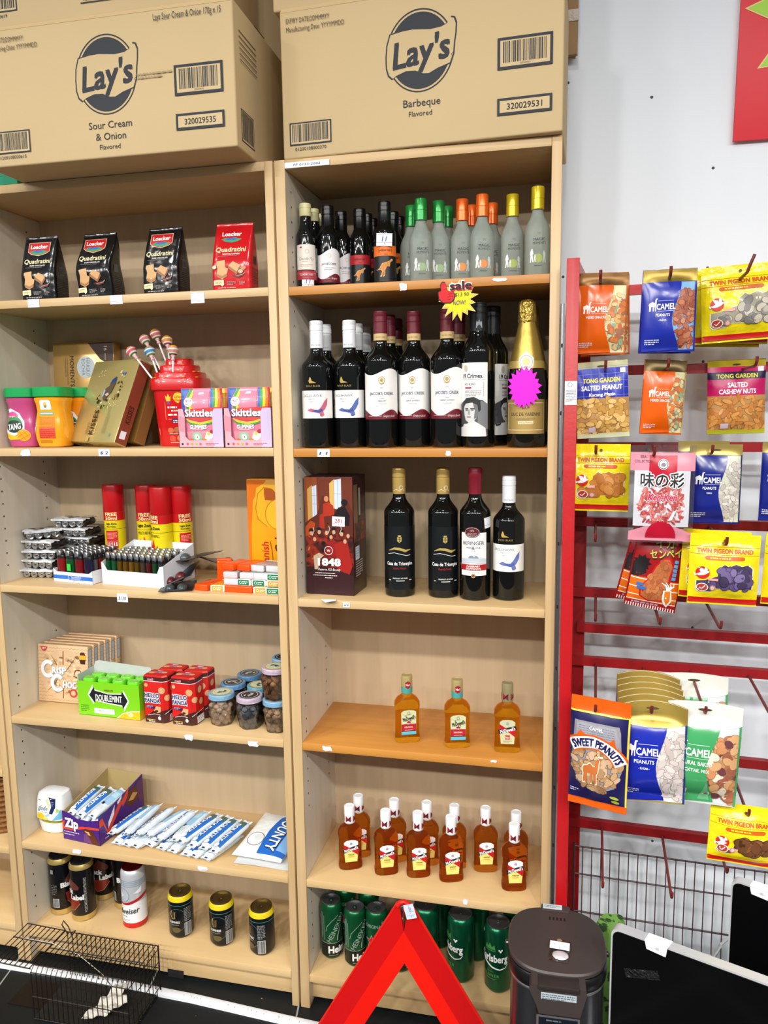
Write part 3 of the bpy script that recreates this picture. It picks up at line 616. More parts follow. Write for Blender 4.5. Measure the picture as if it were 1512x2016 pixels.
I = [(R(-5.9, 6.5, 5.9, 16.5), brandy_mat()), (R(-5.9, 15.0, 5.9, 27.8), bw), (PG([(-5.9, 15), (-5.9, 27.8), (-2.8, 27.8), (-2.0, 15)]), P('8a4522', .35)), (PG([(-5.2, 17), (-5.2, 25.0), (-4.0, 26), (-4.0, 17)]), P('c99a52', .35)), (PG([(-4.0, 17), (-4.0, 25.6), (-2.9, 26.0), (-2.9, 18)]), pane), (PG([(.3, 19), (.3, 26.4), (1.6, 27.5), (1.6, 21)]), P('cfa860', .35)), (PG([(1.5, 20.5), (1.5, 27.2), (3.2, 27.6), (3.2, 20.5)]), pane),
     (U(R(-3.5, 18, -3.42, 25.8), R(2.3, 20.5, 2.38, 27.4), R(-4, 21.5, -2.9, 21.58), R(1.5, 24, 3.2, 24.08), R(-4, 23.5, -2.9, 23.58)), P('8a98b0', .4)),
     (PG([(-5.9, 15), (5.9, 14.4), (5.9, 19.5), (4.6, 22.6), (3.4, 22.9), (3.2, 21.2), (2.0, 20.2), (.9, 19.4), (.4, 22.0), (-.4, 23.6), (-1.6, 23.4), (-2.2, 21.0), (-3.0, 19.0), (-4.6, 18.0), (-5.9, 17)]), P('5a261a', .35)),
     (E(-.5, 22.8, .55, .7), P('c9825a', .4)), (PG([(-1.4, 18.6), (-1.3, 21.6), (0, 22.1), (1.2, 21.2), (1.4, 19)]), P('a8301a', .35)), (PG([(1.4, 19.2), (2.4, 20.8), (4.0, 21.2), (5.2, 19.0), (5.0, 16.5), (2, 17)]), sil), (E(3.9, 22.0, .8, .8), sil),
     (PG([(-2.4, 15.8), (-2.2, 19), (-1.2, 19.4), (-1.0, 15.8)]), P('a32a18', .35)), (PG([(-5.9, 16), (-4.5, 17.6), (-3.4, 17), (-3.8, 14.5), (-5.9, 13.8)]), P('b0461c', .35)),
     (PG([(-.6, 12.6), (1, 13.4), (2.6, 12.0), (2.4, 9), (-.9, 9.4)]), P('8c1a1a', .35)), (PG([(1.2, 12), (3, 13.0), (4.6, 12.4), (5.6, 7), (4, 2.6), (1.6, 3.2), (2.0, 8)]), P('9c2018', .35)), (PG([(-5.9, 5), (-3, 6), (0, 5), (2, 6), (5.9, 4.8), (5.9, 0), (-5.9, 0)]), P('34191d', .35)),
     (U(*[E(x, y, .42, .52, 10) for x, y in ((-4.4, 14.6), (-2.4, 14.9), (-.6, 14.8), (1.2, 15.0), (3.1, 14.6), (4.7, 14.2), (-3.6, 13.2), (.5, 13.8), (3.9, 12.9))]), P('c69a78', .4)), (U(*[PG([(x-.7, y), (x+.8, y+.1), (x+.2, y+.8), (x-.4, y+.7)]) for x, y in ((-4.4, 15.0), (-2.4, 15.3), (1.2, 15.4), (3.1, 15.0))]), sil), (U(*[ST([(x, y), (x+.5, y+1.2), (x+.3, y+2.0)], .16) for x, y in ((-4.2, 14), (-.3, 14.5), (2.6, 14.6))]), P('c9bba0', .4)),
     (PG([(-4, 9.2), (-2.6, 10), (-1.4, 9.4), (-2.2, 8.6), (-3, 6.0), (-3.8, 6)]), P('b8a084', .4)), (RING(-.2, 10.6, 1.05, 1.05, .12, 28), P('efe6e2', .4)), (T('W', -.2, 10.6, .6, b=.02), P('efe6e2', .4)),
     (T('1848', -.1, 7.9, 1.75, 5.7, b=.045), P('f5f2f0', .4)), (T('Reserve XO Brandy', -.1, 6.1, .6, 5.6, sh=.35), P('f0ecea', .4)), (LINES(-3.6, 5.1, 3.4, 1, .16, .3), P('e6dedc', .4)), (LINES(-4.1, 4.55, 4.3, 1, .16, .3, 3), P('e6dedc', .4)), (LINES(-1.2, 4.0, 1.4, 1, .16, .3, 5), P('e6dedc', .4))]
g.pr(f, I, .0003, .00006)
s = [(R(.4, 17, 3.4, 26), P('7c5a40', .35)), (R(4.2, 18.5, 5.4, 25), P('b0a894', .35)), (R(0.2, 12.5, 9.6, 17), brandy_mat()), (R(1.2, 8.2, 4.2, 11.4), P('cfdbe6', .4)), (LINES(1.4, 7.6, 6.5, 7, .2, .55, 8), P('d8d0ce', .4)), (LINES(1.6, 10.8, 3.8, 4, .18, .6, 9), P('6a88a8', .4))]
g.pr(lambda x, y, h: (wd/2+h, x/100, y/100), s, .0003, .0001); g.obj('box', t)
sticker('price_tag', 'white price sticker with red figures on the brandy box', (t.location.x+.024, t.location.y-.003, Z3+.176), t.rotation_euler.z, 3.1, 2.3, '281', 'b02030', tilt=-.03)
# ---- small bottles on the top shelf
Z1 = ZR[1]
def mini(label, grp, loc, rz, r, cap, prints, nm='mini_wine_bottle', h=.187, c0=.85, rn=.0124, sh=.62, nk=.80):
    return bottle(nm, label, 'wine bottle', grp, loc, rz, bordeaux(r, h, sh, nk, rn, .003), GL, [('cap', screwcap(rn, h*c0, h), cap, None)], [('front_label', prints, cm(cylfn(r)))], 36)
w2 = P('e9e4da', .6)
I = [(R(-2.7, 4.2, 2.7, 9.6), w2), (T('Grande Puy', .1, 6.6, .75, 3.6, sh=.45), P('9c9088', .6)), (LINES(-.9, 5.85, .9, 1, .1, .3), P('9c9088', .6)), (LINES(-1.4, 5.2, 1.4, 2, .1, .3), P('a89c90', .6)), (E(-1.2, 9.0, .3, .2, 8), P('b04040', .6)), (RING(.2, 8.1, .5, .5, .12, 14), P('d8ccb0', .6)), (R(-2.7, 2.0, 2.7, 4.0), P('a8303a', .5)), (R(-2.7, 3.3, 2.7, 3.5), P('c86a70', .5)), (T('CLASSIC RED', 0, 3.1, .35, 3.0, b=.02), P('f2e8e8', .5))]
l, a = put(605, .062, Z1); q = mini('front cream-capped mini wine bottle with white tag, left end of top shelf', 'cream capped mini wine bottles', l, a, .0213, CREAM, I)
cq = (l, a)
dup(q, 'middle one of three cream-capped mini wine bottles in a file', *put(621, .112, Z1)); dup(q, 'rearmost cream-capped mini wine bottle', *put(634, .162, Z1))
sticker('price_tag', 'white price sticker at the foot of the front cream-capped mini bottle', l, a, 2.9, 2.5, '11', fn=lambda x, y, h: cylfn(.0218)(x/100+.003, .0145+y/100, h))
wt = lambda x: 8.3+.7*math.sin((x+.6)*.9); wb = lambda x: 2.9+.6*math.sin((x-.2)*1.0)
I = [(wavy(-3.3, 3.3, lambda x: 1.55, wt), P('e7e7ea', .6)), (wavy(-3.3, 3.3, lambda x: 1.55, wb), MAR), (RING(.2, 7.4, .4, .5, .12, 14), P('d8c9a0', .5)), (T("JACOB'S CREEK", .1, 5.6, .5, 3.5, b=.006), P('3a4a6a', .6)), (LINES(-1, 4.7, 1.6, 2, .1, .35), P('9098a0', .6)), (T('Gregory', 1.3, 2.5, .45, 1.4, sh=.5), P('eadada', .5)), (R(-1.6, 2.4, .3, 2.45), P('eadada', .5))]
l, a = put(648, .092, Z1, 2); q = mini('front black-capped mini wine bottle with white wavy label', 'black capped mini bottles with wavy labels', l, a, .0258, BLK, I, c0=.70, rn=.0133)
dup(q, 'black-capped mini wine bottle behind the white wavy label one', *put(674, .150, Z1, 25))
def roo(c, ol, dx, dy, s): # leaping animal silhouette
    b = [(-2.6, -.9), (-1.6, -.2), (-.9, .9), (.3, 1.2), (1.1, 1.6), (1.7, 2.1), (2.1, 1.9), (2.0, 1.6), (1.3, 1.1), (1.2, .3), (.9, -.2), (1.0, .4), (.3, -.1), (-.1, -1.0), (-.2, -2.4), (-.7, -2.7), (-.4, -1.2), (-.6, -1.5), (-1.0, -2.6), (-1.5, -2.6), (-.9, -1.2), (-1.3, -.7)]
    return [(MV(PG(b), dx, dy, 0, s), ol), (MV(PG([(x*.86, y*.86) for x, y in b]), dx, dy, 0, s), c)]
OR = P('e0791c', .5)
def tail_items(band, y0, y1, sc):
    return [(R(-3.9, 1.2, 3.9, y1), P('141618', .4)), (R(-3.3, y0, 3.3, y1), band), (T('[ yellow tail ]', .1, (y0+y1)/2+.15, .55, 3.2, b=.02), P('3a1414', .6)), (T('shiraz', .3, y0+.35, .25), P('3a1414', .6))]+roo(P('c88434', .5), P('d8b080', .5), .2, (y0+1.2)/2+.4, sc)
l, a = put(710.5, .139, Z1, -6); q = mini('front mini wine bottle with red band, left of the orange banded ones', 'red banded mini wine bottles', l, a, .0243, BLK, tail_items(P('b4202a', .5), 6.0, 8.1, .62), c0=.72, rn=.0133)
dup(q, 'second red banded mini wine bottle in the file', *put(724, .188, Z1)); dup(q, 'rearmost red banded mini wine bottle', *put(735, .2365, Z1))
l, a = put(759, .094, Z1, -2); q = mini('front mini wine bottle with orange band under a handwritten tag', 'orange banded mini wine bottles', l, a, .0250, BLK, tail_items(P('e8701c', .5), 6.7, 8.9, .82), c0=.70, rn=.0133)
oq = (l, a)
dup(q, 'second orange banded mini wine bottle in the file', *put(775, .187, Z1)); dup(q, 'rearmost orange banded mini wine bottle', *put(787, .236, Z1))
dl = Vector((math.sin(a), -math.cos(a), 0))
sticker('price_tag', 'handwritten price card on the orange banded mini bottle', (l[0]+dl.x*.0262, l[1]+dl.y*.0262, Z1+.101), a, 3.5, 2.7, '11', tilt=-.04)
# frosted flavoured flasks
FR = P('bcc6bd', .3, trans=.6, ior=1.25, spec=.5)
def flask(label, grp, loc, rz, capc, tint):
    h = .186; w_ = P('e2e6e2', .5)
    pf = [(.8, .001), (.95, .0), (1, .003), (1, .095)]+[(1+(.44-1)*(.5-.5*math.cos(PI*i/7)), .095+.045*i/7) for i in range(1, 8)]+[(.42, .15)]
    t = thing('vodka_flask', label, 'bottle', grp, loc, rz)
    g = G(); g.lathe([(a_*.0258, z) for a_, z in pf], FR, 40, 1, .82, 2.6); g.obj('bottle_body', t)
    cmx = P(capc, .22, metal=.25); rc = .0131
    g = G(); g.lathe([(rc, .140), (rc*1.03, .1405), (rc*1.03, .160), (rc*.99, .1606), (rc*.99, .1612), (rc*1.03, .1618), (rc*1.03, .184), (rc*.98, .1858), (rc*.7, .186), (.0005, .186)], cmx, 32); g.obj('cap', t)
    def fr_(x, y, hh):
        X = x/100; k = min(abs(X)/.0258, .98); return (X, -(.0258*.82)*(1-k**2.6)**(1/2.6)-hh, y/100)
    fig = PG([(-.2, 1.7), (-.05, 2.0), (.15, 1.95), (.25, 1.5), (.35, .9), (.15, .8), (.35, -.7), (.1, -.7), (0, .2), (-.2, -.8), (-.42, -.7), (-.25, .5), (-.4, 1.0)])
    I = [(E(.1, 3.9, .95, .9, 20), P(tint, .5)), (E(.1, 3.9, .6, .6, 20), P(tint, .4)), (T('MAGIC', .3, 7.75, .62, 2.4, b=.012), P('2f3634', .5)), (T('MOMENTS', .3, 7.0, .55, 2.6, b=.0), P('3f4644', .5)), (MV(fig, -1.2, 3.8, 0, 1.0), w_), (MV(fig, 1.3, 3.6, 0, -.9, .9), P('b8c2be', .5)), (MV(fig, -.55, 3.5, 0, .6), P('cfd6d2', .5)), (R(-.7, 2.35, .9, 2.5), P('5a625e', .5)), (T('W', .3, 9.0, .5, .8, b=.01), P('8a9a7a', .5))]
    g = G(); g.pr(fr_, I, .0003, .0001, cx=.3); g.obj('front_print', t)
    return t
sp = [('green', '1f8a3c', '8aa87c', [(829.5, .090, 'green-capped frosted flask at the front, tallest looking of the greens'), (811, .142, 'green-capped frosted flask behind on the left'), (864, .120, 'green-capped frosted flask beside the first orange capped one'), (881, .172, 'green-capped frosted flask at the back right of the greens')]),
      ('orange', 'e8641c', 'd0823a', [(910, .120, 'orange-capped frosted flask, left front one'), (928, .178, 'orange-capped frosted flask behind between the two front ones'), (949, .094, 'orange-capped frosted flask at the front with large orange print'), (968, .172, 'orange-capped frosted flask behind at the right of the oranges')]),
      ('yellow', 'c9b016', '9aa850', [(1008, .112, 'yellow-capped frosted flask, left one of the two'), (1057, .066, 'yellow-capped frosted flask at the right end of top shelf')])]
for nm, cc, tt, L in sp:
    q = None
    for u_, y_, lb in L:
        l, a = put(u_, y_, Z1, random.uniform(-6, 6))
        if q is None: q = flask(lb, 'frosted vodka flasks on the top shelf', l, a, cc, tt)
        else: dup(q, lb, l, a)
# ---- amber flasks
AMB = P('f0b02a', .03, trans=.95, ior=1.15, spec=.6); AMB2 = P('d8832a', .03, trans=.95, ior=1.15, spec=.6)
def dowell(label, grp, loc, rz, gm, kind, capc):
    t = thing('whisky_flask', label, 'bottle', grp, loc, rz); A = .0302
    pf = [(.90, .0), (.97, .0015), (.985, .006), (.985, .013), (.94, .018), (.945, .078), (1.0, .088), (.975, .097), (.80, .1065), (.47, .1135), (.39, .118), (.37, .135)]
    g = G(); V = []; n = 44
    g.lathe([(a_*A, z) for a_, z in pf], gm, n, 1, .68, 3.0)
    for i, (x, y, z) in enumerate(g.v):      # round the neck
        k = min(max((z-.095)/.02, 0), 1); r_ = math.hypot(x, y); row = i//n; rr = pf[row][0]*A; an = math.atan2(y/.68, x); g.v[i] = (x*(1-k)+rr*.95*math.cos(an)*k, y*(1-k)+rr*.95*math.sin(an)*k, z)
    g.obj('bottle_body', t)
    rc = .0128; cp = P(capc, .35, metal=.3 if kind else 0)
    g = G(); g.lathe([(rc*.97, .118), (rc, .1185), (rc*1.0, .128), (rc*1.03, .130), (rc*1.03, .158), (rc*.98, .161), (rc*.8, .1615), (rc*.78, .1605), (.0005, .1605)], cp, 32)
    cf = cm(cylfn(rc*1.03)); bk, rd = P('1a1a20', .5), P('a01a28', .5)
    if kind == 1: I = [(wavy(-3.9, 3.9, lambda x: 11.9, lambda x: 13.4), P('4a9a94', .45)), (PG([(-.65, 14.6), (0, 14.95), (.65, 14.6), (.65, 13.5), (0, 13.0), (-.65, 13.5)]), rd), (T('No1', 0, 14.05, .5, .95, b=.03), P('f4eaea', .5))]
    else:
        I = []
        for q in range(4):
            xx = -2.4+q*1.9; I += [(PG([(xx-.65, 12.3), (xx, 12.75), (xx-.05, 13.4), (xx-.65, 13.9)]), rd), (PG([(xx+.65, 12.3), (xx, 12.75), (xx, 13.3), (xx+.65, 13.9)]), P('7a1830', .5)), (PG([(xx-.6, 12.5), (xx-.5, 12.4), (xx+.6, 13.4), (xx+.5, 13.75)]), bk)]
        I.append((wavy(-4, 4, lambda x: 12.05, lambda x: 12.12), P('8a8a70', .5)))
    g.pr(cf, I, .0002, .0001, cx=.4); g.obj('cap', t)
    g = G(); f = lambda x, y, h: (x/100, -(.0302*.68*.945)-.0004-h+.25*(x/100)**2*20*.2, y/100)
    if kind == 1:
        lg = P('ccd0a4', .5)
        I = [(PG([(-1.75, 2.1), (1.75, 2.1), (1.8, 7.6), (1.2, 8.0), (0, 8.15), (-1.2, 8.0), (-1.8, 7.6)]), lg), (R(-1.75, 3.0, 1.75, 4.7), P('b01828', .5)), (T('ORIGINAL', 0, 3.95, .38, 2.1, b=.02), P('f0d8d0', .5)), (R(-1.75, 2.85, 1.75, 3.05), P('1d2440', .5)), (R(-1.75, 2.1, 1.75, 2.75), P('4fb2cc', .5)), (R(-1.0, 3.2, 1.0, 3.27), P('f0d8d0', .5)), (PG([(-.5, 5.2), (0, 5.5), (.5, 5.2), (.5, 4.5), (-.5, 4.5)]), P('a01828', .5)), (T('No1', 0, 4.85, .42, .8, b=.03), P('f4eaea', .5)),
             (T("McDowell's", .05, 6.15, .95, 3.1, b=.03, sh=.15, rot=.22), P('15161a', .5)), (PG([(-.8, 6.9), (-.4, 6.75), (-.8, 6.6)]), bk), (PG([(.6, 5.7), (.2, 5.6), (.6, 5.4)]), bk), (U(RING(0, 7.4, .35, .4, .08, 12), ST([(-.6, 7.0), (.6, 7.0)], .06), R(-.3, 7.1, .3, 7.15)), P('7a8068', .5)), (U(ST([(-1.6, 7.3), (-.9, 6.9)], .04), ST([(.9, 6.0), (1.6, 5.6)], .04)), P('7a8068', .5))]
    else:
        wp, yl = (P('f0f0f0', .5), P('e3d878', .5)) if kind == 0 else (P('c4c8a4', .5), P('c9c99c', .5))
        I = [(PG([(-1.5, 2.2), (1.5, 2.2), (1.7, 4.5), (1.75, 7.4), (1.1, 7.85), (0, 8.0), (-1.1, 7.85), (-1.75, 7.4), (-1.7, 4.5)]), wp), (PG([(-1.5, 2.2), (1.5, 2.2), (1.68, 4.6), (0, 5.4), (-1.68, 4.4)]), yl), (PG([(-1.8, 6.9), (0, 5.75), (-1.8, 5.0)]), P('b81420', .5)), (PG([(1.8, 3.8), (0, 5.2), (1.8, 6.2)]), P('b81420', .5)), (MV(R(-2.05, -.52, 2.05, .52), 0, 5.55, .26), bk), (T("McDowell's", 0, 5.55, .85, 3.5, b=.03, sh=.1, rot=.26), P('f2f2f2', .5)),
             (U(E(0, 7.0, .34, .3, 14), RING(0, 7.35, .2, .22, .07, 12)), P('9aa0a4', .5))]
        if kind == 0: I += [(T('VSOP', 0, 4.15, .36, 1.6, b=.02), P('2a3a20', .5)), (wavy(-.8, .8, lambda x: 3.62-.12*(1-x*x), lambda x: 3.75), P('d8a82c', .5))]
        else: I += [(R(-.55, 3.3, .55, 4.3), P('c03028', .5)), (T('No1', 0, 3.8, .5, .9, b=.03), P('f4eaea', .5)), (LINES(-1, 2.9, 1, 2, .1, .25), P('8a8a6a', .5))]
    g.pr(f, I, .0002, .0001); g.obj('front_label', t)
    return t
Z4, Z5 = ZR[4], ZR[5]
l, a = put(802, .0655, Z4, 12); q = dowell('left one of three amber whisky flasks with light green label', 'gold capped whisky flasks on the honey shelf', l, a, AMB, 1, 'b9a870')
l, a = put(900, .0592, Z4, 8); dup(q, 'middle one of three amber whisky flasks on the honey shelf', l, a)
l, a = put(998, .0577, Z4, 3); dowell('right one of three amber whisky flasks, with black diagonal banner label', 'gold capped whisky flasks on the honey shelf', l, a, AMB, 2, '9c926c')
q = None
fr = [(.0913, .0777, 'first from left in the front row'), (.1847, .0735, 'second from left in the front row'), (.2645, .0795, 'third from left in the front row'), (.3460, .0780, 'fourth from left in the front row'), (.4242, .135, 'alone and set back, fifth from left'), (.4975, .0740, 'at the right end in front'), (.1001, .131, 'behind the first one at left'), (.1945, .1285, 'behind the second one from left'), (.2772, .132, 'behind the third one from left'), (.3470, .131, 'behind the fourth one from left'), (.4990, .129, 'behind the right end one')]
for x, y, lb in fr:
    a = face(x, y)*.95+math.radians(random.uniform(4, 12)); lab = 'white-capped amber brandy flask '+lb
    if q is None: q = dowell(lab, 'white capped brandy flasks', (x, y, Z5+.0004), a, AMB2, 0, 'eceef0')
    else: dup(q, lab, (x, y, Z5+.0004), a)
# ---- cans on the bottom shelf
def can(name, label, grp, loc, rz, r, h, body, prints, lid='8c8e90', rimc=None, tabc=None, neck=None):
    t = thing(name, label, 'drink can', grp, loc, rz); rl = r*.82
    lm = P(lid, .3, metal=.9)
    g = G(); g.lathe([(r*.72, .001), (r*.80, 0), (r*.88, .004), (r, .010), (r, h-.017), (r*.97, h-.012), (rl*1.03, h-.004), (rl, h-.0035)], body, 40, cap=False)
    g.pr(cm(cylfn(r)), prints, .0002, .00008, cx=.4)
    if neck: g.lathe([(r*1.001+.0002, h-.0175), (r*.97+.0006, h-.012), (rl*1.03+.0006, h-.0042)], neck, 40, cap=False)
    g.obj('can_body', t)
    g = G(); g.lathe([(rl*1.0, h-.004), (rl*1.05, h-.0022), (rl*1.05, h-.0004), (rl*1.0, h), (rl*.955, h-.0006), (rl*.93, h-.005), (rl*.87, h-.0055), (rl*.86, h-.0042), (.0005, h-.0042)], lm, 36); ld = g.obj('lid', t)
    g = G(); tm = P(tabc or lid, .3, metal=.9); z = h-.0034
    V, F = U(RING(0, -.003, .0058, .0085, .0022, 20), E(0, .0015, .003, .003, 10)); 
    g.add([(x, y, z+.0009) for x, y in V], F, tm); g.add([(x, y, z) for x, y in RING(0, -.003, .0058, .0085, .0022, 20)[0]], RING(0, -.003, .0058, .0085, .0022, 20)[1], tm)
    g.lathe([(.0025, 0), (.0025, .002), (.001, .0024)], tm, 10, c=(0, .0015, z-.0006)); g.obj('pull_tab', ld)
    return t
Z6 = ZR[6]; gm = P('0f5c34', .28, metal=.55); gd = P('0b3d26', .3, metal=.45); sv = P('b9c4bd', .35, metal=.3); wh = P('eef0ee', .45)
r = .0274; star5 = [( (1.55 if i % 2 == 0 else .62)*math.sin(PI*i/5), (1.55 if i % 2 == 0 else .62)*math.cos(PI*i/5)) for i in range(10)]
I = [(R(-9, .9, 9, 4.6), P('0c1a14', .35)), (R(-9, 4.6, 9, 4.7), sv), (T('Heineken', 3.4, 2.9, 1.9, 8.8, b=.05), wh), (T('PREMIUM LAGER', .4, 1.3, .25), sv), (T('HEINEKEN', 1.0, 8.6, 1.35, 8.0, b=.012, rot=1.05), P('8fa79a', .4)), (ST([(-1.6, 7.8), (-1.2, 9.3), (0, 10.8), (1.8, 12.2)], .1), sv), (ST([(1.4, 5.2), (1.5, 6.5), (2.0, 8.0), (2.6, 9.0)], [.3, .3, .14, .08]), sv), (ST([(-2.1, 5.4), (-2.1, 12)], .14), P('7f998c', .4)), (LINES(-3.1, 12.6, -2.4, 20, .18, .36, 6), P('7f998c', .4)),
     (MV(PG(star5), -5.6, 7.4, 0, 1.25), sv), (MV(PG(star5), -5.6, 7.4, 0, 1.08), P('b01c24', .4)), (T('ORIGINAL', -5.0, 11.6, .95, 4.6, b=.0), P('8fa79a', .4)), (ST([(3.6, 8.7), (4.6, 9.4), (5.2, 11.5)], .09), sv)]
q = can('beer_can', 'green beer can with white lettering on dark band, leftmost on the bottom shelf', 'slim green beer cans', (.0344, .088, Z6+.0004), face(.0344, .088)*.9+.03, r, .152, gm, I, '8a8c8e', tabc='3d7a56')
dup(q, 'green beer can, second from left, nearest the shelf edge', (.1009, .0735, Z6+.0004), face(.1, .0735)+.06)
dup(q, 'green beer can showing a red star, left of the warning triangle', (.1560, .080, Z6+.0004), face(.156, .08)+1.55)
dup(q, 'green beer can behind the top left edge of the warning triangle', (.2160, .077, Z6+.0004), 1.1)
dup(q, 'green beer can at the back left, behind the leftmost one', (.0540, .150, Z6+.0004), 2.0)
dup(q, 'green beer can at the back behind the red star can', (.118, .150, Z6+.0004), 2.4)
cb = P('0b5c3c', .25, metal=.6); lg = P('58a446', .4)
r = .0325
hop = U(E(-.3, 11.35, .22, .22, 8), E(.3, 11.35, .22, .22, 8), E(0, 11.0, .26, .3, 8))
I = [(T('Carlsberg', -.4, 9.4, 1.9, 7.6, b=.035), wh), (MV(hop, 1.6, .3), wh), (ST([(-4, 9.2), (-2.4, 8.0), (-.4, 7.0), (1.4, 6.6), (2.8, 7.0), (3.4, 7.8)], [.5, .5, .42, .32, .24, .12]), wh), (T('DANISH', -.8, 5.85, .3), lg), (T('PILSNER', -.9, 4.9, .75, 4.4, b=.01, ls=1.2), lg), (R(-2.2, 3.95, .6, 4.05), lg), (PG([(-2.4, 11.6), (-2.0, 12.9), (-1.5, 12.2), (-1.0, 13.2), (-.5, 12.2), (.1, 12.9), (.4, 11.6)]), P('3f8a44', .4)), (R(-2.4, 11.2, .5, 11.4), P('3f8a44', .4))]
q = can('beer_can', 'tall green beer can with white script, nearest the water boiler', 'tall green beer cans', (.4619, .0630, Z6+.0004), face(.46, .063)-.30, r, .170, cb, I, '8e9092')
dup(q, 'tall green beer can with white script, right of the warning triangle', (.3697, .0770, Z6+.0004), face(.37, .077)-.90)
dup(q, 'tall green beer can just behind the right edge of the warning triangle', (.2790, .094, Z6+.0004), -1.5)
dup(q, 'tall green beer can in the shadow at the back right', (.400, .158, Z6+.0004), 2.0); dup(q, 'tall green beer can at the back behind the boiler end one', (.50, .150, Z6+.0004), 2.5); dup(q, 'tall green beer can at the back in the middle', (.30, .185, Z6+.0004), 2.2)
# ================================================================== middle bookcase: snacks, sweets, lighters, cans
def loft(g, rows, m, n=48, p=6., cap=True):
    """rows: (half width, half depth, z, x offset, y offset)"""
    V = []; F = []
    for rx, ry, z, ox, oy in rows:
        for i in range(n):
            a = 2*PI*i/n; c, s = math.cos(a), math.sin(a); V.append((ox+rx*math.copysign(abs(c)**(2/p), c), oy+ry*math.copysign(abs(s)**(2/p), s), z))
    for k in range(len(rows)-1):
        for i in range(n):
            j = (i+1) % n; F.append((k*n+i, k*n+j, (k+1)*n+j, (k+1)*n+i))
    if cap: F.append(tuple(reversed(range(n)))); o = (len(rows)-1)*n; F.append(tuple(range(o, o+n)))
    g.add(V, F, m)
def _row(rows, z):
    for a, b in zip(rows, rows[1:]):
        if a[2] <= z <= b[2]:
            t = (z-a[2])/(b[2]-a[2] or 1); return [a[i]+(b[i]-a[i])*t for i in range(5)]
    return rows[0] if z < rows[0][2] else rows[-1]
def loftfn(rows, p=6.):
    def f(x, y, h):
        X, z = x/100, y/100; rx, ry, _, ox, oy = _row(rows, z); k = min(abs(X-ox)/rx, .995); return (X, oy-ry*(1-k**p)**(1/p)-h, z)
    return f
def loftside(rows, p=6.):
    def f(x, y, h):
        Y, z = x/100, y/100; rx, ry, _, ox, oy = _row(rows, z); k = min(abs(Y)/max(ry, .001), .97); return (ox+rx*(1-k**p)**(1/p)+h, oy+Y, z)
    return f
ZA = ZL
# ---- wafer bags
def wafer_items(red, cream, bg):
    wf, wf2, wd = P('d4a874', .5), P('b98458', .5), P('8a5638', .5); wt = P('f2eeea', .5)
    I = []
    if red: I += [(PG([(-2.3, 14.0), (2.3, 14.0), (2.3, 11.7), (1.6, 11.1), (0, 10.6), (-1.6, 11.1), (-2.3, 11.7)]), P('d9c9a0', .4)), (PG([(-2.2, 13.9), (2.2, 13.9), (2.2, 11.75), (1.5, 11.2), (0, 10.75), (-1.5, 11.2), (-2.2, 11.75)]), P('c41a22', .4))]
    I += [(PG([(-1.9, 11.7), (-1.0, 12.1), (-.3, 11.9), (.5, 12.15), (1.2, 11.9), (1.9, 11.7), (1.2, 11.2), (0, 10.9), (-1.2, 11.2)]), P('3f9a6a', .4)), (PG([(-1.3, 11.65), (-.7, 12.1), (-.1, 11.9), (.4, 12.15), (1.1, 11.8), (.4, 11.5), (-.6, 11.5)]), P('3c68b0', .4)),
          (T('Loacker', 0, 12.95, .95, 3.6, b=.035), wt), (T('Quadratini', 0, 9.35, 1.15, 5.6, b=.02, sh=.12), cream), (T('DARK CHOCOLATE' if red else 'NAPOLITANER', .1, 8.25, .33, 3.2, b=.02), wt), (LINES(-2.4, 7.75, 2.6, 1, .1, .3), P('8a8480', .5)),
          (PG([(-2.6, 6.6), (-1.0, 6.9), (-.9, 5.2), (-.4, 4.9), (-.7, 3.4), (-1.6, 2.9), (-2.6, 3.6), (-2.4, 5.0)]), wf), (PG([(-2.6, 3.9), (-1.5, 3.4), (-.6, 4.0), (-.7, 3.2), (-1.6, 2.6), (-2.5, 3.2)]), wf2), (ST([(-2.5, 3.55), (-1.6, 3.0), (-.65, 3.6)], .1), wd),
          (PG([(-.3, 5.6), (.5, 6.5), (1.9, 5.6), (1.2, 4.2)]), wf), (PG([(-.3, 5.6), (1.2, 4.2), (1.2, 3.6), (-.4, 5.0)]), wf2), (U(ST([(-.3, 5.4), (1.2, 4.0)], .09), ST([(-.35, 5.2), (1.2, 3.8)], .09)), wd), (PG([(1.9, 5.6), (1.2, 4.2), (1.2, 3.6), (2.0, 4.9)]), wd),
          (PG([(.2, 3.4), (2.3, 3.7), (2.8, 4.2), (2.4, 3.2), (1.2, 2.8)]), P('5a2c24', .4)), (ST([(.9, 3.2), (2.2, 3.5), (2.7, 3.9)], .14), P('b98a78', .5)),
          (PG([(-3.2, 2.4), (-1.3, 2.5), (-1.25, 1.4), (-1.6, 1.0), (-1.9, 1.4), (-3.2, 1.3)]), cream), (LINES(-2.9, 1.95, -1.6, 2, .12, .3), P('8a6a40', .5)), (LINES(-.7, 1.9, .9, 3, .14, .3, 3), P('9a9490', .5)), (LINES(1.6, 1.9, 2.6, 3, .14, .3, 4), P('9a9490', .5)), (LINES(-2.4, .6, 2.4, 1, .16, .3, 6), P('b0aaa6', .5))]
    if not red: I += [(E(-3.0, 5.3, .45, .4, 10), P('e8d8b8', .5)), (E(2.4, 5.0, .5, .5, 10), P('c98a6a', .5)), (E(1.9, 4.2, .45, .45, 10), P('e0b898', .5))]
    return [(MV(sh, 0, .2, 0, 1.28, 1.0), m) for sh, m in I]
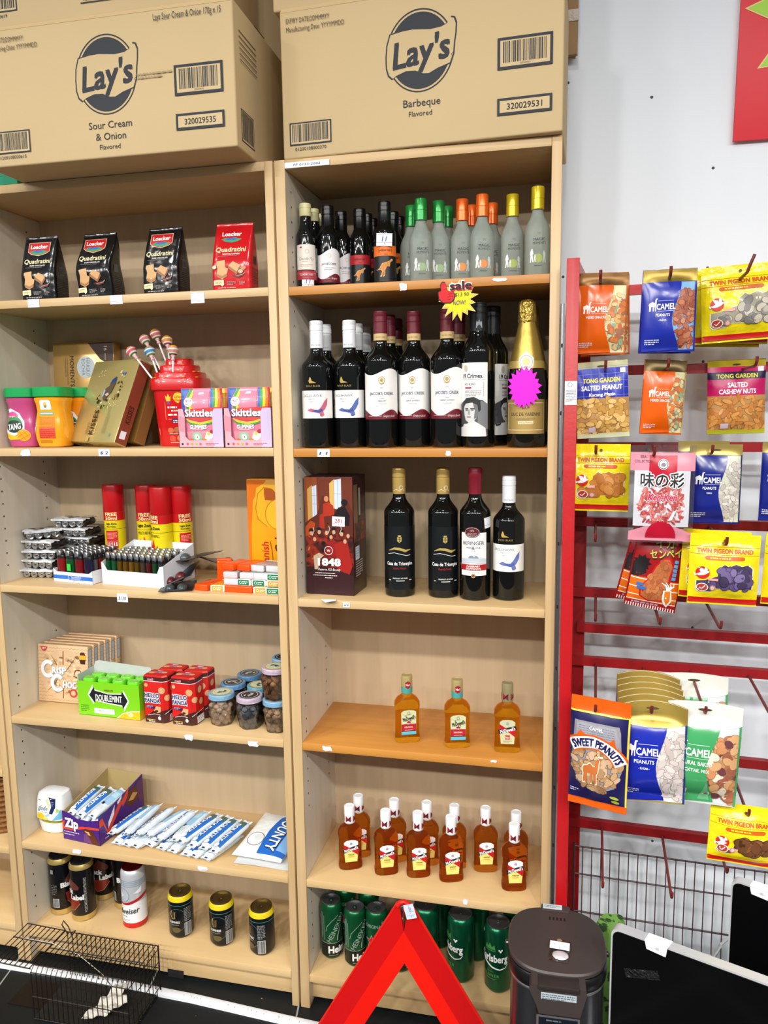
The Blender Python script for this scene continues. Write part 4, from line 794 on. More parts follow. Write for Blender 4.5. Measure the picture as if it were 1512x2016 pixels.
def wafer_bag(label, loc, rz, col, items, lean=0., crumple=0.):
    t = thing('wafer_bag', label, 'snack bag', 'wafer bags on the upper shelf', loc, rz); m = P(col, .16, spec=.7, bump=.55 if col != 'c4141c' else .25, bs=13)
    rows = []; N = 14
    for i in range(N+1):
        u = i/N; z = .15*u; w_ = .0475-.004*u+.0015*math.sin(u*PI); d = .030*max(0, 1-max(0, u-.42)/.58)**.85+.0035 if u > .42 else .0335-.001*(1-u)
        rows.append((w_, max(d, .003), z+(.0004 if i == 0 else 0), lean*u*u+crumple*math.sin(u*9)*.5, crumple*.6*math.sin(u*7+1)))
    g = G(); loft(g, rows, m, 64, 7.); 
    side = [(R(-1.0, 6.3, .8, 8.2), P('5a5a5e', .5)), (BARS(-.9, 6.5, .7, 8, 5, 14), P('2a2a2c', .5)), (LINES(-2.2, 5.3, 1.9, 9, .12, .42, 3), P('4d4a4a', .5))]
    g.obj('bag_body', t, ang=50)
    g = G(); g.pr(loftfn(rows, 7.), items, .0006, .00008, cx=.5, cy=1.0); g.pr(loftside(rows, 7.), side, .0006, .0001); g.obj('front_print', t)
    top = rows[-1]; g = G(); g.box(top[3]-top[0], top[3]+top[0], top[4]-.0022, top[4]+.0022, .148, .157, m, .0006); g.obj('top_seal', t)
    return t
cr1 = P('efe2b4', .5)
z = ZA[1]+.0004
wafer_bag('black wafer bag at the left end of its shelf', (-.655, .068, z), math.radians(1), '131315', wafer_items(True, cr1, 0))
wafer_bag('crumpled black wafer bag, second from left, shiny creases', (-.506, .072, z), math.radians(-1), '131315', wafer_items(True, cr1, 0), .006, .0042)
wafer_bag('black wafer bag next to the red one', (-.327, .068, z), math.radians(-3), '131315', wafer_items(True, cr1, 0), .004)
wafer_bag('red wafer bag at the right end of its shelf', (-.154, .072, z), math.radians(4), 'c4141c', wafer_items(False, P('f2dfae', .5), 0), .004)
# ---- drink powder jars
Z2L = ZA[2]+.0004
def jar_tang(label, loc, rz, c1, c2, kind):
    t = thing('drink_powder_jar', label, 'jar', 'drink powder jars with green lids', loc, rz); m = P(c1, .22, coat=.3)
    rows = [(.031, .031, 0, 0, 0), (.036, .036, .003, 0, 0), (.041, .041, .022, 0, 0), (.0425, .0425, .04, 0, 0), (.039, .039, .068, 0, 0), (.0355, .0355, .09, 0, 0), (.0375, .0375, .108, 0, 0), (.0405, .0405, .118, 0, 0), (.0405, .0405, .123, 0, 0), (.036, .036, .126, 0, 0)]
    g = G(); loft(g, rows, m, 48, 3.2); g.obj('jar_body', t)
    g = G(); gl = P('0b9a4e', .35); loft(g, [(.041, .041, .1255, 0, 0), (.0425, .0425, .127, 0, 0), (.0425, .0425, .1475, 0, 0), (.041, .041, .1495, 0, 0)], gl, 48, 3.4); g.obj('lid', t)
    f = loftfn(rows, 3.2); wt = P('f0eef0', .5); dg = P('16352a', .5)
    if kind == 'back':
        I = [(PG([(-1.6, 9.4), (1.3, 9.4), (1.3, 11.4), (.9, 11.8), (-1.2, 11.8), (-1.6, 11.4)]), wt), (E(-.2, 10.5, .5, .75, 14), P('e0c060', .5)), (E(-.2, 10.2, .3, .4, 10), P('7a8a5a', .5)), (R(-1.9, 8.0, 1.8, 8.9), P('7d9a7c', .5)), (R(-1.7, 8.3, 1.6, 8.6), P('b8c8b0', .5)), (R(-2.0, 2.3, 2.2, 4.9), P('d4442c', .45)), (LINES(-1.9, 7.4, 2.2, 10, .14, .3, 3), P('c9641c', .5)), (LINES(-1.8, 4.4, 2.0, 5, .2, .5, 3), P('a83020', .5)), (R(-2.0, 1.2, 1.2, 1.9), P('c07818', .5)), (PG([(-4.0, 9), (-3.2, 7.6), (-2.9, 5.5), (-3.4, 3.6), (-4.1, 3)]), wt), (PG([(-4.1, 7.4), (-3.3, 6.8), (-3.3, 5.2), (-4.1, 4.8)]), dg)]
    else:
        I = [(PG([(-4, 9.6), (-2, 9.8), (.2, 8.6), (1.6, 6.5), (1.6, 4.4), (0, 3.2), (-2, 2.8), (-4, 3.4)]), wt), (E(-1.8, 7.8, 1.7, 1.25, 20), P(c2, .4)), (E(-1.2, 5.9, 2.2, 1.9, 20), P('2c8a4c', .4)), (E(-1.1, 5.3, 2.3, 1.6, 20), dg), (T('TANG', -1.1, 5.3, 1.5, 3.6, b=.03, sh=.12, rot=.12), wt), (T('mango', -2.0, 7.9, .5, 2.2, sh=.2), P('f6d8e6', .5)), (PG([(-4, 3.9), (-2.4, 3.3), (-.5, 2.8), (.8, 3.2), (0, 2.0), (-2.4, 1.9), (-4, 2.6)]), P('e8b820', .4)), (E(1.3, 3.1, 1.7, 1.5, 18), P('f0a020', .4)), (U(ST([(-.1, 2.7), (2.4, 4.1)], .12), ST([(.4, 2.0), (2.8, 3.2)], .12), ST([(.2, 4.1), (1.8, 1.8)], .12), ST([(1.3, 4.4), (2.6, 2.4)], .12)), P('d8601c', .5))]
    g = G(); g.pr(f, I, .0004, .0001, cx=.4, cy=.8); g.obj('label', t)
    return t
jar_tang('pink drink powder jar with green lid at the shelf left end', (-.752, .088, Z2L), .12, 'b8487a', 'd84a8c', 'front')
jar_tang('orange drink powder jar with green lid turned to its back label', (-.664, .080, Z2L), .10, 'f0a018', 'e87820', 'back')
jar_tang('orange drink powder jar half hidden behind the leaning gold box', (-.650, .160, Z2L), .25, 'ee9414', 'a85a30', 'front')
# ---- gold chocolate boxes
def giftbox(name, label, loc, rot, w_, h_, d_, col, items, side=None, bottom=None, **kw):
    t = thing(name, label, 'chocolate box', None, loc); t.rotation_euler = rot
    g = G(); g.box(-w_/2, w_/2, 0, d_, 0, h_, P(col, .25, metal=.55, **kw), .0012)
    g.obj('box', t); g = G(); g.pr(lambda x, y, h: (x/100, -h, y/100), items, .0004, .0001)
    if side: g.pr(lambda x, y, h: (w_/2+h, x/100, y/100), side, .0004, .0001)
    if bottom: g.pr(lambda x, y, h: (x/100, d_/2+y/100, -h), bottom, .0004, .0001)
    g.obj('print', t); return t
br = P('3a2118', .4); bk2 = P('2a221a', .45)
I = [(PG([(1.6, 27.0), (9.2, 27.0), (9.2, 21.5), (7.4, 21.4), (5.2, 22.6)]), br), (MV(T('16', 0, 0, 1.1, b=.01), 7.0, 25.4, -PI/2), P('c8b490', .5)), (MV(T('pieces', 0, 0, .5), 6.9, 23.2, -PI/2), P('c8b490', .5)), (E(.8, 20.6, 2.7, 2.9, 30), P('b6bfc6', .35)), (MV(T('FERRERO', 0, 0, 1.1, 4.8), 1.5, 20.6, -PI/2), P('5a6470', .4)), (MV(T('ROCHER', 0, 0, 1.1, 4.4), .1, 20.6, -PI/2), P('5a6470', .4)), (MV(T('MOMENTS', 0, 0, 1.25, 8.2, b=.008), -3.4, 19.6, -PI/2), br), (MV(LINES(-3.6, 0, 3.6, 2, .22, .6), -5.0, 19.6, -PI/2), P('8a6a40', .5))]
giftbox('chocolate_box', 'tan and brown chocolate box standing at the back behind the jars', (-.665, .205, Z2L), (math.radians(-3), 0, math.radians(-1)), .185, .272, .034, 'c29c5e', I)
kg = P('8d7f4c', .3, metal=.4)
I = []
rr = random.Random(11)
for k in range(46):
    a = rr.uniform(-2.6, .9); rd = rr.gauss(5.2, .7); x, y = rd*math.cos(a)*.9+.3, 14.6+rd*math.sin(a)*.95; s = rr.uniform(.25, .6)
    I.append((MV(PG([(-1, -.5), (.2, -.7), (1, .1), (.1, .8)]), x, y, rr.uniform(0, 6), s), P(rr.choice(['d8c890', '5a4a28', 'b09a58', '3a3020', 'efe4c0', '7a6a3a']), .25, metal=.4)))
I += [(PG([(-1.2, 12.2), (-.9, 14.2), (.4, 15.0), (1.0, 16.6), (2.4, 17.4), (2.6, 15.6), (1.9, 13.2), (1.0, 12.4), (.2, 10.9), (-.6, 11.2)]), P('6a5a4c', .2, metal=.4)), (PG([(.4, 15.4), (1.0, 16.8), (2.4, 17.6), (2.5, 16.2), (1.2, 15.8)]), P('2c4a8c', .25, metal=.3)), (PG([(-1.4, 12.0), (-1.1, 14.2), (-.6, 13.8), (-.8, 12.2)]), P('8fa8d0', .25)), (PG([(-.4, 12.7), (.8, 13.2), (1.4, 12.6), (.4, 12.2)]), P('d0a890', .3)), (PG([(4.4, 18.6), (5.8, 18.6), (5.2, 17.8)]), P('4a6ab0', .3)),
      (U(*[E(rr.uniform(-6, -3), rr.uniform(17.4, 19.6), .12, .12, 6) for _ in range(9)]), P('e8dca8', .4)), (U(*[E(rr.uniform(2, 8), rr.uniform(9.4, 11), .12, .12, 6) for _ in range(14)]), P('e8dca8', .4)),
      (MV(T("KISSES", 0, 0, 1.7, 6.6, b=.02), -1.4, 5.2, PI/2), bk2), (MV(T("HERSHEY'S", 0, 0, .9, 3.0), -3.1, 3.6, PI/2), P('5a5030', .5)), (MV(LINES(-2.1, 0, 2.1, 1, .3, .5), .4, 4.4, PI/2), P('c8b66a', .4)), (MV(LINES(-3.5, 0, 3.5, 3, .12, .5), 3.4, 5.8, PI/2), P('6a6040', .5)), (U(RING(6.6, 1.9, .5, .5, .12, 4), E(6.6, 1.9, .16)), P('3a9a9a', .5)), (R(-2.4, -.0, -1.2, 1.2), P('a89a5a', .4))]
Sd = [(R(.1, .2, 3.3, 21.8), P('8f4a34', .35, metal=.35)), (MV(T('KISSES', 0, 0, 1.5, 4.6, b=.02, sh=.15), 1.7, 7.8, PI/2+.0), P('3a1410', .4)), (PG([(.8, 1.4), (2.4, 1.6), (2.4, 3.6), (.8, 3.4)]), P('e6e8f0', .5))]
Bt = [(T('KISSES', -5, 0, 1.4, 5.4, b=.03, sh=.15), bk2), (LINES(.5, 0, 4, 1, .2, .4), P('7a6a20', .5))]
giftbox('chocolate_box', 'gold chocolate gift box leaning back against another, right of the orange jars', (-.545, .050, Z2L+.0130), (math.radians(-24), 0, math.radians(-23)), .188, .222, .034, 'c8b878', I, Sd, Bt)
giftbox('chocolate_box', 'second gold chocolate box leaning behind the front gift box', (-.503, .094, Z2L+.0125), (math.radians(-22), 0, math.radians(-23)), .145, .205, .032, '9c7a40', [(R(-4, 2, 4, 4), P('7a5a2a', .4))], [(R(.2, .3, 3, 20), P('8a6a3c', .35, metal=.4))])
# ---- lollipop tub
RD = P('c40f14', .28, coat=.3)
t = thing('lollipop_tub', 'red stepped lollipop tub with holes, left of the pink sweet boxes', 'display tub', None, (-.3385, .134, Z2L), .12)
g = G(); loft(g, [(.050, .047, 0, 0, 0), (.052, .049, .004, 0, 0), (.060, .057, .134, 0, 0), (.060, .057, .138, 0, 0)], RD, 48, 3.6)
loft(g, [(.064, .061, .136, 0, 0), (.066, .063, .138, 0, 0), (.0672, .064, .162, 0, 0), (.0655, .062, .166, 0, 0)], RD, 48, 3.6); g.obj('tub_body', t)
g = G()
for rx, ry, z0, z1 in ((.059, .056, .160, .180), (.046, .044, .178, .197), (.032, .030, .195, .213)): loft(g, [(rx, ry, z0, 0, 0), (rx, ry, z1-.003, 0, 0), (rx-.002, ry-.002, z1, 0, 0)], RD, 40, 3.2)
g.obj('stepped_lid', t)
g = G(); yl = P('d8b23a', .4)
for x, y, z in ((-.046, -.05, .1665), (-.018, -.056, .1665), (.028, -.055, .1665), (.056, -.04, .1665), (.02, -.047, .1805), (.046, -.03, .1805), (.052, -.012, .1805), (-.01, -.036, .1975), (.02, -.034, .1975), (.04, .01, .1975), (0, -.012, .2135)): g.lathe([(.0042, 0), (.005, .0012), (.0028, .002), (.0028, -.001)], yl, 10, c=(x, y, z))
g.obj('stick_hole', t)
rows = [(.050, .047, 0, 0, 0), (.060, .057, .138, 0, 0)]
wt = P('f4e8e0', .5); yb = P('f0c02a', .45)
I = [(U(E(1.2, 11.8, 1.3, 1.3, 12), ), yb), (T('Chupa', 1.2, 12.1, .55, 1.9, b=.02), P('b81a1a', .5)), (T('Chups', 1.2, 11.3, .55, 1.7, b=.02), P('b81a1a', .5)), (PG([(-1.8, 11.0), (-2.1, 12.4), (-1.6, 12.0), (-1.3, 12.8), (-.9, 12.0), (-.6, 12.3), (-.8, 11.0)]), yb), (PG([(-1.7, 10.9), (-.9, 10.9), (-1.0, 10.2), (-1.6, 10.2)]), P('7a3a9a', .5)), (U(ST([(-2.2, 10.8), (-2.2, 6.6)], .08), ST([(2.8, 10.2), (2.6, 8.0), (3.0, 7.2), (2.4, 6.6)], .08), ST([(-2.2, 6.6), (-.8, 6.6)], .08)), P('e8b060', .5)), (LINES(-1.6, 9.3, 1.8, 1, .4, .6), wt), (LINES(-.7, 8.5, 1.9, 1, .34, .6, 4), wt), (LINES(-1.6, 7.5, 1.6, 1, .4, .6, 6), wt), (PG([(-.8, 6.7), (2.2, 7.0), (2.0, 5.8), (-.6, 5.6)]), P('30205a', .5)), (LINES(-.4, 6.2, 1.8, 2, .22, .42), wt),
     (U(E(-1.2, 3.9, .75, .7, 12), ), P('c8643a', .5)), (E(.4, 4.0, .75, .75, 12), P('a06a3a', .5)), (PG([(1.3, 3.2), (2.6, 3.3), (2.7, 4.5), (1.9, 4.9), (1.2, 4.2)]), P('463a48', .5)), (PG([(-1.5, 1.4), (-.2, 1.2), (-.0, 2.2), (-.9, 2.7), (-1.6, 2.2)]), P('d84a30', .5)), (E(1.1, 2.0, .8, .75, 12), P('e8862a', .5)), (LINES(-1.6, 3.0, 2.6, 1, .12, .3), wt), (LINES(-1.4, .9, 1.6, 1, .12, .3, 4), wt), (R(-4.8, 1.6, -4.2, 4.4), P('e8e0e0', .5))]
g = G(); g.pr(loftfn(rows, 3.6), I, .0005, .0001, cx=.6, cy=1.5); g.obj('label', t)
lolly = None
for u_, v_, pu, pv, cs, lb in ((259, 692, 297, 742, ('c8566a', '3f8a3a'), 'leftmost lollipop leaning out of the red tub'), (285, 669, 314, 724, ('c8767a', '4a8a4a'), 'upper left lollipop in the red tub'), (306, 658, 327, 712, ('c06a6a', '5a8a3a'), 'topmost lollipop in the red tub'), (329, 671, 336, 725, ('d08a3a', '8a4a5a'), 'upper right lollipop with orange wrapper in the red tub'), (295, 692, 312, 741, ('2f86b4', '4aa03a'), 'blue and green wrapped lollipop in the red tub'), (341, 690, 340, 741, ('c08a7a', '3a5a2a'), 'lowest right lollipop in the red tub')):
    base = ony(pu, pv, .086 if pv > 735 else (.100 if pv > 720 else .120)); top = ony(u_, v_, .100 if pv > 735 else .125); d = top-base
    t = thing('lollipop', lb, 'lollipop', 'lollipops in the red tub', base); zax = d.normalized(); 
    t.rotation_mode = 'XYZ'; t.rotation_euler = zax.to_track_quat('Z', 'Y').to_euler('XYZ'); L = d.length
    g = G(); g.lathe([(.0022, -.006), (.0022, L-.008)], P('f2e8ea', .4), 10); g.obj('stick', t)
    g = G(); random.seed(pu); rws = [(.0004, L-.0135)]
    for i in range(1, 12): a = PI*i/12; rws.append((.0135*math.sin(a), L-.0135*math.cos(a)))
    rws.append((.0004, L+.0135)); M1, M2, M3 = P(cs[0], .3, bump=.4, bs=200), P('e8d8d0', .35), P(cs[1], .3)
    o = 0
    for k in range(len(rws)-1):
        mm = [M3, M3, M3, M2, M1, M1, M2, M1, P('e8a82a', .28), P('f0b428', .28), P('f0b428', .28), P('e08a1a', .3)][k]
        g.lathe([rws[k], rws[k+1]], mm, 16, cap=False)
    g.obj('candy', t)
    g = G(); g.lathe([(.0034, L-.026), (.0056, L-.024), (.0032, L-.019), (.006, L-.012)], P('e8b8c0', .35, bump=.5, bs=250), 10); g.obj('wrapper_twist', t)
# ---- gummy sweet boxes with pouches
RB = ['3a64b4', '2f9a4a', 'e8c81e', 'e87a1a', 'c8202c']
def pouch_surface(g, w_, h_, d_, m, nu=14, nv=18, seal=.08, M=None, wr=0., seed=1, dome=0.):
    rr = random.Random(seed); ph = [rr.uniform(0, 6) for _ in range(6)]
    def dep(u, v):
        a = max(0, 1-abs(2*u-1)**2.4); b = min(1, max(0, (v-seal*.6))/.22, ) if v < .5 else min(1, max(0, (1-v-seal))/.3)
        b = max(0, min(1, b)); return d_/2*(a**.75)*math.sin(b*PI/2)**.8+.0008
    def wv(u, v): return wr*(math.sin(u*9+ph[0]+v*5)*.6+math.sin(v*13+ph[1]+u*3)*.5+math.sin((u+v)*17+ph[2])*.3)
    zz = lambda u, v: v*h_-dome*(2*u-1)**2*max(0, v-.7)/.3
    bw = lambda u, v: -dome*1.2*(1-(2*u-1)**2)*max(0, v-.75)/.25
    f = lambda u, v: ((u-.5)*w_, -dep(u, v)-wv(u, v)*(.3+dep(u, v)/d_)-bw(u, v), zz(u, v)); b = lambda u, v: ((u-.5)*w_, dep(u, v)-wv(u, v)*.3-bw(u, v), zz(u, v))
    g.grid(f, nu, nv, m); g.grid(b, nu, nv, m, flip=True)
    V0 = [f(0, j/nv) for j in range(nv+1)]+[b(0, j/nv) for j in range(nv+1)]; F0 = [(j, j+1, nv+2+j, nv+1+j) for j in range(nv)]
    g.add(V0, [tuple(reversed(q)) for q in F0], m); V1 = [f(1, j/nv) for j in range(nv+1)]+[b(1, j/nv) for j in range(nv+1)]; g.add(V1, F0, m)
    T0 = [f(i/nu, 1) for i in range(nu+1)]+[b(i/nu, 1) for i in range(nu+1)]; g.add(T0, [(i, i+1, nu+2+i, nu+1+i) for i in range(nu)], m)
    B0 = [f(i/nu, 0) for i in range(nu+1)]+[b(i/nu, 0) for i in range(nu+1)]; g.add(B0, [tuple(reversed((i, i+1, nu+2+i, nu+1+i))) for i in range(nu)], m)
    def pf(x, y, h):
        u = min(max(x/100/w_+.5, 0), 1); v = min(max(y/100/h_, 0), 1); q = f(u, v); return (q[0], q[1]-h, q[2])
    return pf
def skit(label, loc, rz):
    t = thing('sweet_pouch', label, 'sweet pouch', 'gummy sweet pouches in the pink boxes', loc, rz); pk = P('d87a94', .3, coat=.2)
    g = G(); pf = pouch_surface(g, .104, .137, .022, pk, seal=.05, wr=.0006, seed=int(loc[0]*1000)); g.obj('pouch', t, ang=60)
    wt = P('f4f2f4', .5); I = []
    for k, c in enumerate(RB):
        x = -5.1+k*.75; I.append((PG([(x+1.6, 13.6), (x+2.5, 13.6), (x+1.5, 11.5), (x+1.5, 8.6), (x+.75, 8.6), (x+.6, 11.4)] if k else [(-5.1, 13.6), (-2.9, 13.6), (-4.0, 11.5), (-4.2, 8.5), (-5.1, 8.5)]), P(c, .35)))
        x2 = 2.3+k*.6; I.append((PG([(x2, 13.6), (x2+.62, 13.6), (min(x2+.9, 5.1), 11), (min(x2+.7, 5.1), 8.8), (min(x2+.1, 4.9), 8.8), (min(x2+.25, 5.0), 11)]), P(RB[k], .35)))
    I += [(R(-2.0, 8.8, 2.2, 13.6), pk), (E(-3.1, 10.5, 1.25, 1.1, 12), wt), (T('FRUIT', -3.1, 10.7, .55, 1.6, b=.02), P('a8384a', .5)), (T('flavour', -3.1, 10.0, .4, 1.5), P('a8384a', .5)), (R(-4.9, 11.4, 4.9, 11.46), P('e8a8b8', .4)), (PG([(-.6, 12.2), (.9, 12.3), (.7, 12.8), (-.4, 12.7)]), P('f2d8e0', .4)),
          (PG([(-4.2, 8.8), (4.8, 9.3), (4.4, 7.2), (2.5, 6.2), (-.5, 6.0), (-3.2, 6.6)]), P('d0403c', .4)), (PG([(-4.1, 6.8), (-2.4, 5.6), (0, 5.2), (2.6, 5.8), (4.4, 6.8), (2.6, 6.3), (0, 5.7), (-2.4, 6.2)]), P('e8c028', .4)), (PG([(-4.2, 6.4), (-2.4, 5.2), (0, 4.8), (2.6, 5.4), (4.5, 6.4), (2.6, 5.8), (0, 5.2), (-2.4, 5.7)]), P('3a9a4a', .4)),
          (T('Skittles', -.3, 7.9, 1.75, 7.8, b=.07), P('1d2d5a', .5)), (T('Skittles', -.35, 8.0, 1.7, 7.5, b=.035), wt), (T('GUMMIES', -.6, 4.7, .95, 4.3, b=.04), wt), (LINES(-2.2, 3.95, 1.8, 1, .14, .3), P('f2d8d8', .5)),
          (PG([(-3.6, 3.6), (3.8, 3.8), (3.6, .8), (-3.4, .8)]), P('d8909a', .4)), (PG([(.4, 1.0), (3.2, .9), (3.4, 3.0), (1.6, 3.6)]), wt), (E(-1.0, 2.3, 1.3, 1.2, 18), P('9ac8b0', .45)), (E(-1.0, 2.3, .7, .65, 14), P('e8f0e0', .45)), (PG([(-.9, 2.5), (-1.1, 2.1), (-.7, 2.3)]), P('2a5a4a', .5)), (PG([(.2, 1.2), (1.2, .9), (1.3, 1.8), (.6, 2.2)]), P('e89a3a', .45)), (PG([(-3.2, 1.2), (-2.2, 1.0), (-2.0, 1.8), (-2.8, 2.0)]), P('e8782a', .45)), (U(E(2.8, 3.6, .5, .5, 10), E(3.3, 2.0, .35, .35, 8)), P('a8283a', .45)), (E(2.0, 3.1, .4, .4, 10), P('e8c84a', .45))]
    g = G(); g.pr(pf, I, .0006, .00008, cx=.7, cy=.7); g.obj('print', t); return t
def skitbox(label, x0, x1, y0, yd):
    w_ = x1-x0; t = thing('display_box', label, 'display box', 'pink gummy sweet display boxes', ((x0+x1)/2, y0, Z2L)); pk = P('dca6b4', .5); pl = P('c9b4d4', .5); h_ = .091; a = w_/2
    g = G(); th = .0012
    g.prism([(-a, 0), (a, 0), (a, h_), (a-.022, h_), (a-.027, h_-.01), (a-.027, .024), (a-.036, .017), (-a+.026, .017), (-a+.017, .026), (-a+.017, .072), (-a+.012, h_), (-a, h_)], 0, th, pk)
    g.box(-a, -a+th, 0, yd, 0, h_, pk); g.box(a-th, a, 0, yd, 0, h_, pk); g.box(-a, a, yd-th, yd, 0, h_*.95, pk); g.box(-a, a, 0, yd, 0, th, pk); g.obj('box', t)
    g = G(); W = w_*50
    I = [(PG([(W-2.6, .1), (W-.05, .1), (W-.05, 9), (W-2.1, 9), (W-2.65, 8.1)]), P('c8b6d6', .5)), (PG([(-W+.05, 4), (-W+1.6, 3.6), (-W+1.65, 7.0), (-W+.05, 7.6)]), P('e08a9a', .5)), (U(E(-W+.9, .85, .28, .28, 10)), P('3a1a2a', .5)), (E(-W+2.2, .85, .3, .3, 10), P('c84a5a', .5)), (E(-W+3.3, .85, .3, .3, 10), P('e0903a', .5)), (E(-W+4.4, .85, .3, .3, 10), P('9ab84a', .5)), (E(-W+5.5, .85, .3, .3, 10), P('c85a7a', .5)), (LINES(W-4.6, .9, W-1.2, 2, .14, .32), P('a05a70', .5))]
    g.pr(flatfn(0, 0, 0) if 0 else (lambda x, y, h: (x/100, -h, y/100)), I, .0003, .0001)
    g.pr(lambda x, y, h: (a+h, x/100, y/100), [(R(.1, .1, yd*100-.1, 9), P('a8706a', .5)), (R(2, 3, 5, 8), P('7a3038', .5)), (E(3.4, 6.5, 1, 1), P('c8a0a0', .5))], .0003, .0001); g.obj('print', t)
skitbox('pink sweet display box, left one beside the red tub', -.292, -.178, .022, .049)
skitbox('pink sweet display box, right one by the bookcase upright', -.1755, -.058, .022, .092)
for x, lb in ((-.236, 'left pink box'), (-.1175, 'right pink box')):
    for k, y in enumerate((.0365, .061, .0855+.0)):
        yy = y if k < 2 else .0865
        if k == 2 and x < -.2: continue
        skit(('front', 'middle', 'rear')[k]+' sweet pouch standing in the '+lb, (x+.006*k, yy+.002*k, Z2L+.0014), 0)
# ---- third shelf: battery packs, lighters, gas cans, boxes
Z3L = ZA[3]+.0004
t = None
def battery_pack(label, loc, rot):
    t = thing('battery_pack', label, 'battery pack', 'shrink-wrapped battery packs', loc); t.rotation_euler = rot
    g = G(); dk = P('2c2024', .35, bump=.6, bs=80); 
    for k in range(4): g.lathe([(.0096, 0), (.0102, .001), (.0102, .062), (.0096, .063)], dk, 16, c=(0, 0, 0), M=Matrix.Translation((-.0315+.021*k, .003, .0102)) @ Matrix.Rotation(-PI/2, 4, 'X'))
    g.obj('cells', t)
    for k in range(4):
        g = G(); sv = P('b9b9b8', .22, metal=.9); M = Matrix.Translation((-.0315+.021*k, .003, .0102)) @ Matrix.Rotation(PI/2, 4, 'X')
        g.lathe([(.0099, -.002), (.0099, .002), (.0085, .0035), (.0060, .0028), (.0055, .0032), (.0022, .0032), (.002, .0055), (.0004, .0056)], sv, 20, M=M); g.add([(x/1000-.0315+.021*k, -.0012-.0031, .0102+y/1000) for x, y in R(1.2, -1.1, 7.6, 1.1)[0]], [(0, 1, 2, 3)], P('2a2626', .4)); g.obj('cell_end', t)
    g = G(); wr = P('cfd1d4', .25, bump=.5, bs=90)
    def f(u, v): x = -.047+.094*u; return (x+.002*math.sin(v*9), -.006+.034*v, .0212+.0016*math.sin(u*11)+.0012*math.sin(v*13+u*7)+.001-.004*(1-min(1, v*4)))
    g.grid(f, 20, 8, wr); g.grid(lambda u, v: (-.047+.094*u, -.0065+.002*math.sin(u*9), .0172+.0052*v), 20, 2, wr)
    I = [(PG([(x-.3, .3), (x+.3, .3), (x, .85)]) if k == 0 else RING(x, .6, .3, .3, .09, 12), P('3a3a3c', .5)) for k, x in enumerate((1.0, 1.9, 2.8))]
    g.pr(lambda x, y, h: (x/100, y/100, .0242+h), I, .0008, .0001); g.obj('wrap_band', t)
    g = G(); cl = film('shrink_film', 'ffffff', .08, .1, .4, 60); g.grid(lambda u, v: (-.046+.092*u, .028+.04*v, .0222+.0012*math.sin(u*8+v*9)-.010*max(0, v-.8)), 12, 6, cl); g.grid(lambda u, v: (.0425+.012*u, .0+.066*v, .011+.003*math.sin(v*9)), 3, 8, cl); g.obj('film', t)
    return t
b0 = battery_pack('lowest silver-ended battery pack in the pile at the shelf left end', (-.755, .086, Z3L), (0, 0, .06))
for k, (x, y, z, rot, lb) in enumerate([(-.752, .088, .0255, (0, 0, -.04), 'second battery pack from the bottom of the left pile'), (-.745, .087, .051, (0, 0, .10), 'third battery pack from the bottom of the left pile'), (-.750, .089, .0765, (0, 0, -.06), 'battery pack with white band lying fourth in the left pile'), (-.745, .108, .102, (0, 0, .85), 'battery pack turned sideways above the left pile'), (-.688, .150, .102, (0, 0, -.1), 'battery pack with dark cells, lower one at the back of the pile'), (-.694, .146, .1275, (0, 0, .06), 'topmost battery pack with white band at the back of the pile')]):
    dup(b0, lb, (x, y, Z3L+z), rot=rot)
for k in range(4): dup(b0, 'battery pack carrying the two packs at the back, under the pile', (-.685, .162, Z3L+.0255*k), rot=(0, 0, -.05*k), group='supporting battery packs at the back of the pile')
# lighters in two trays
def lighter(label, grp, loc, rz, c):
    t = thing('lighter', label, 'lighter', grp, loc, rz); m = P(c, .15, trans=.35, ior=1.3, coat=.3)
    g = G(); loft(g, [(.0122, .0060, 0, 0, 0), (.0126, .0064, .001, 0, 0), (.0126, .0064, .0575, 0, 0), (.012, .006, .058, 0, 0)], m, 20, 3.5); g.obj('lighter_body', t)
    g = G(); loft(g, [(.0124, .0063, .058, 0, 0), (.0124, .0063, .0655, 0, 0), (.0116, .0058, .0665, 0, 0)], P('17171a', .3), 20, 3.5); hd = g.obj('hood', t); g = G(); g.box(.0015, .0115, -.0045, .0045, .066, .0715, P('1d1d20', .35), .001); g.obj('thumb_lever', hd)
    g = G(); loft(g, [(.0066, .0060, .064, -.0052, 0), (.0066, .0060, .0775, -.0052, 0), (.0060, .0054, .0785, -.0052, 0)], P('a9abad', .25, metal=.9), 16, 4); g.lathe([(.0036, -.003), (.004, -.002), (.004, .002), (.0036, .003)], P('6a6a6c', .4, metal=.8), 12, M=Matrix.Translation((.0035, 0, .0745)) @ Matrix.Rotation(PI/2, 4, 'X')); g.obj('wind_guard', t)
    return t
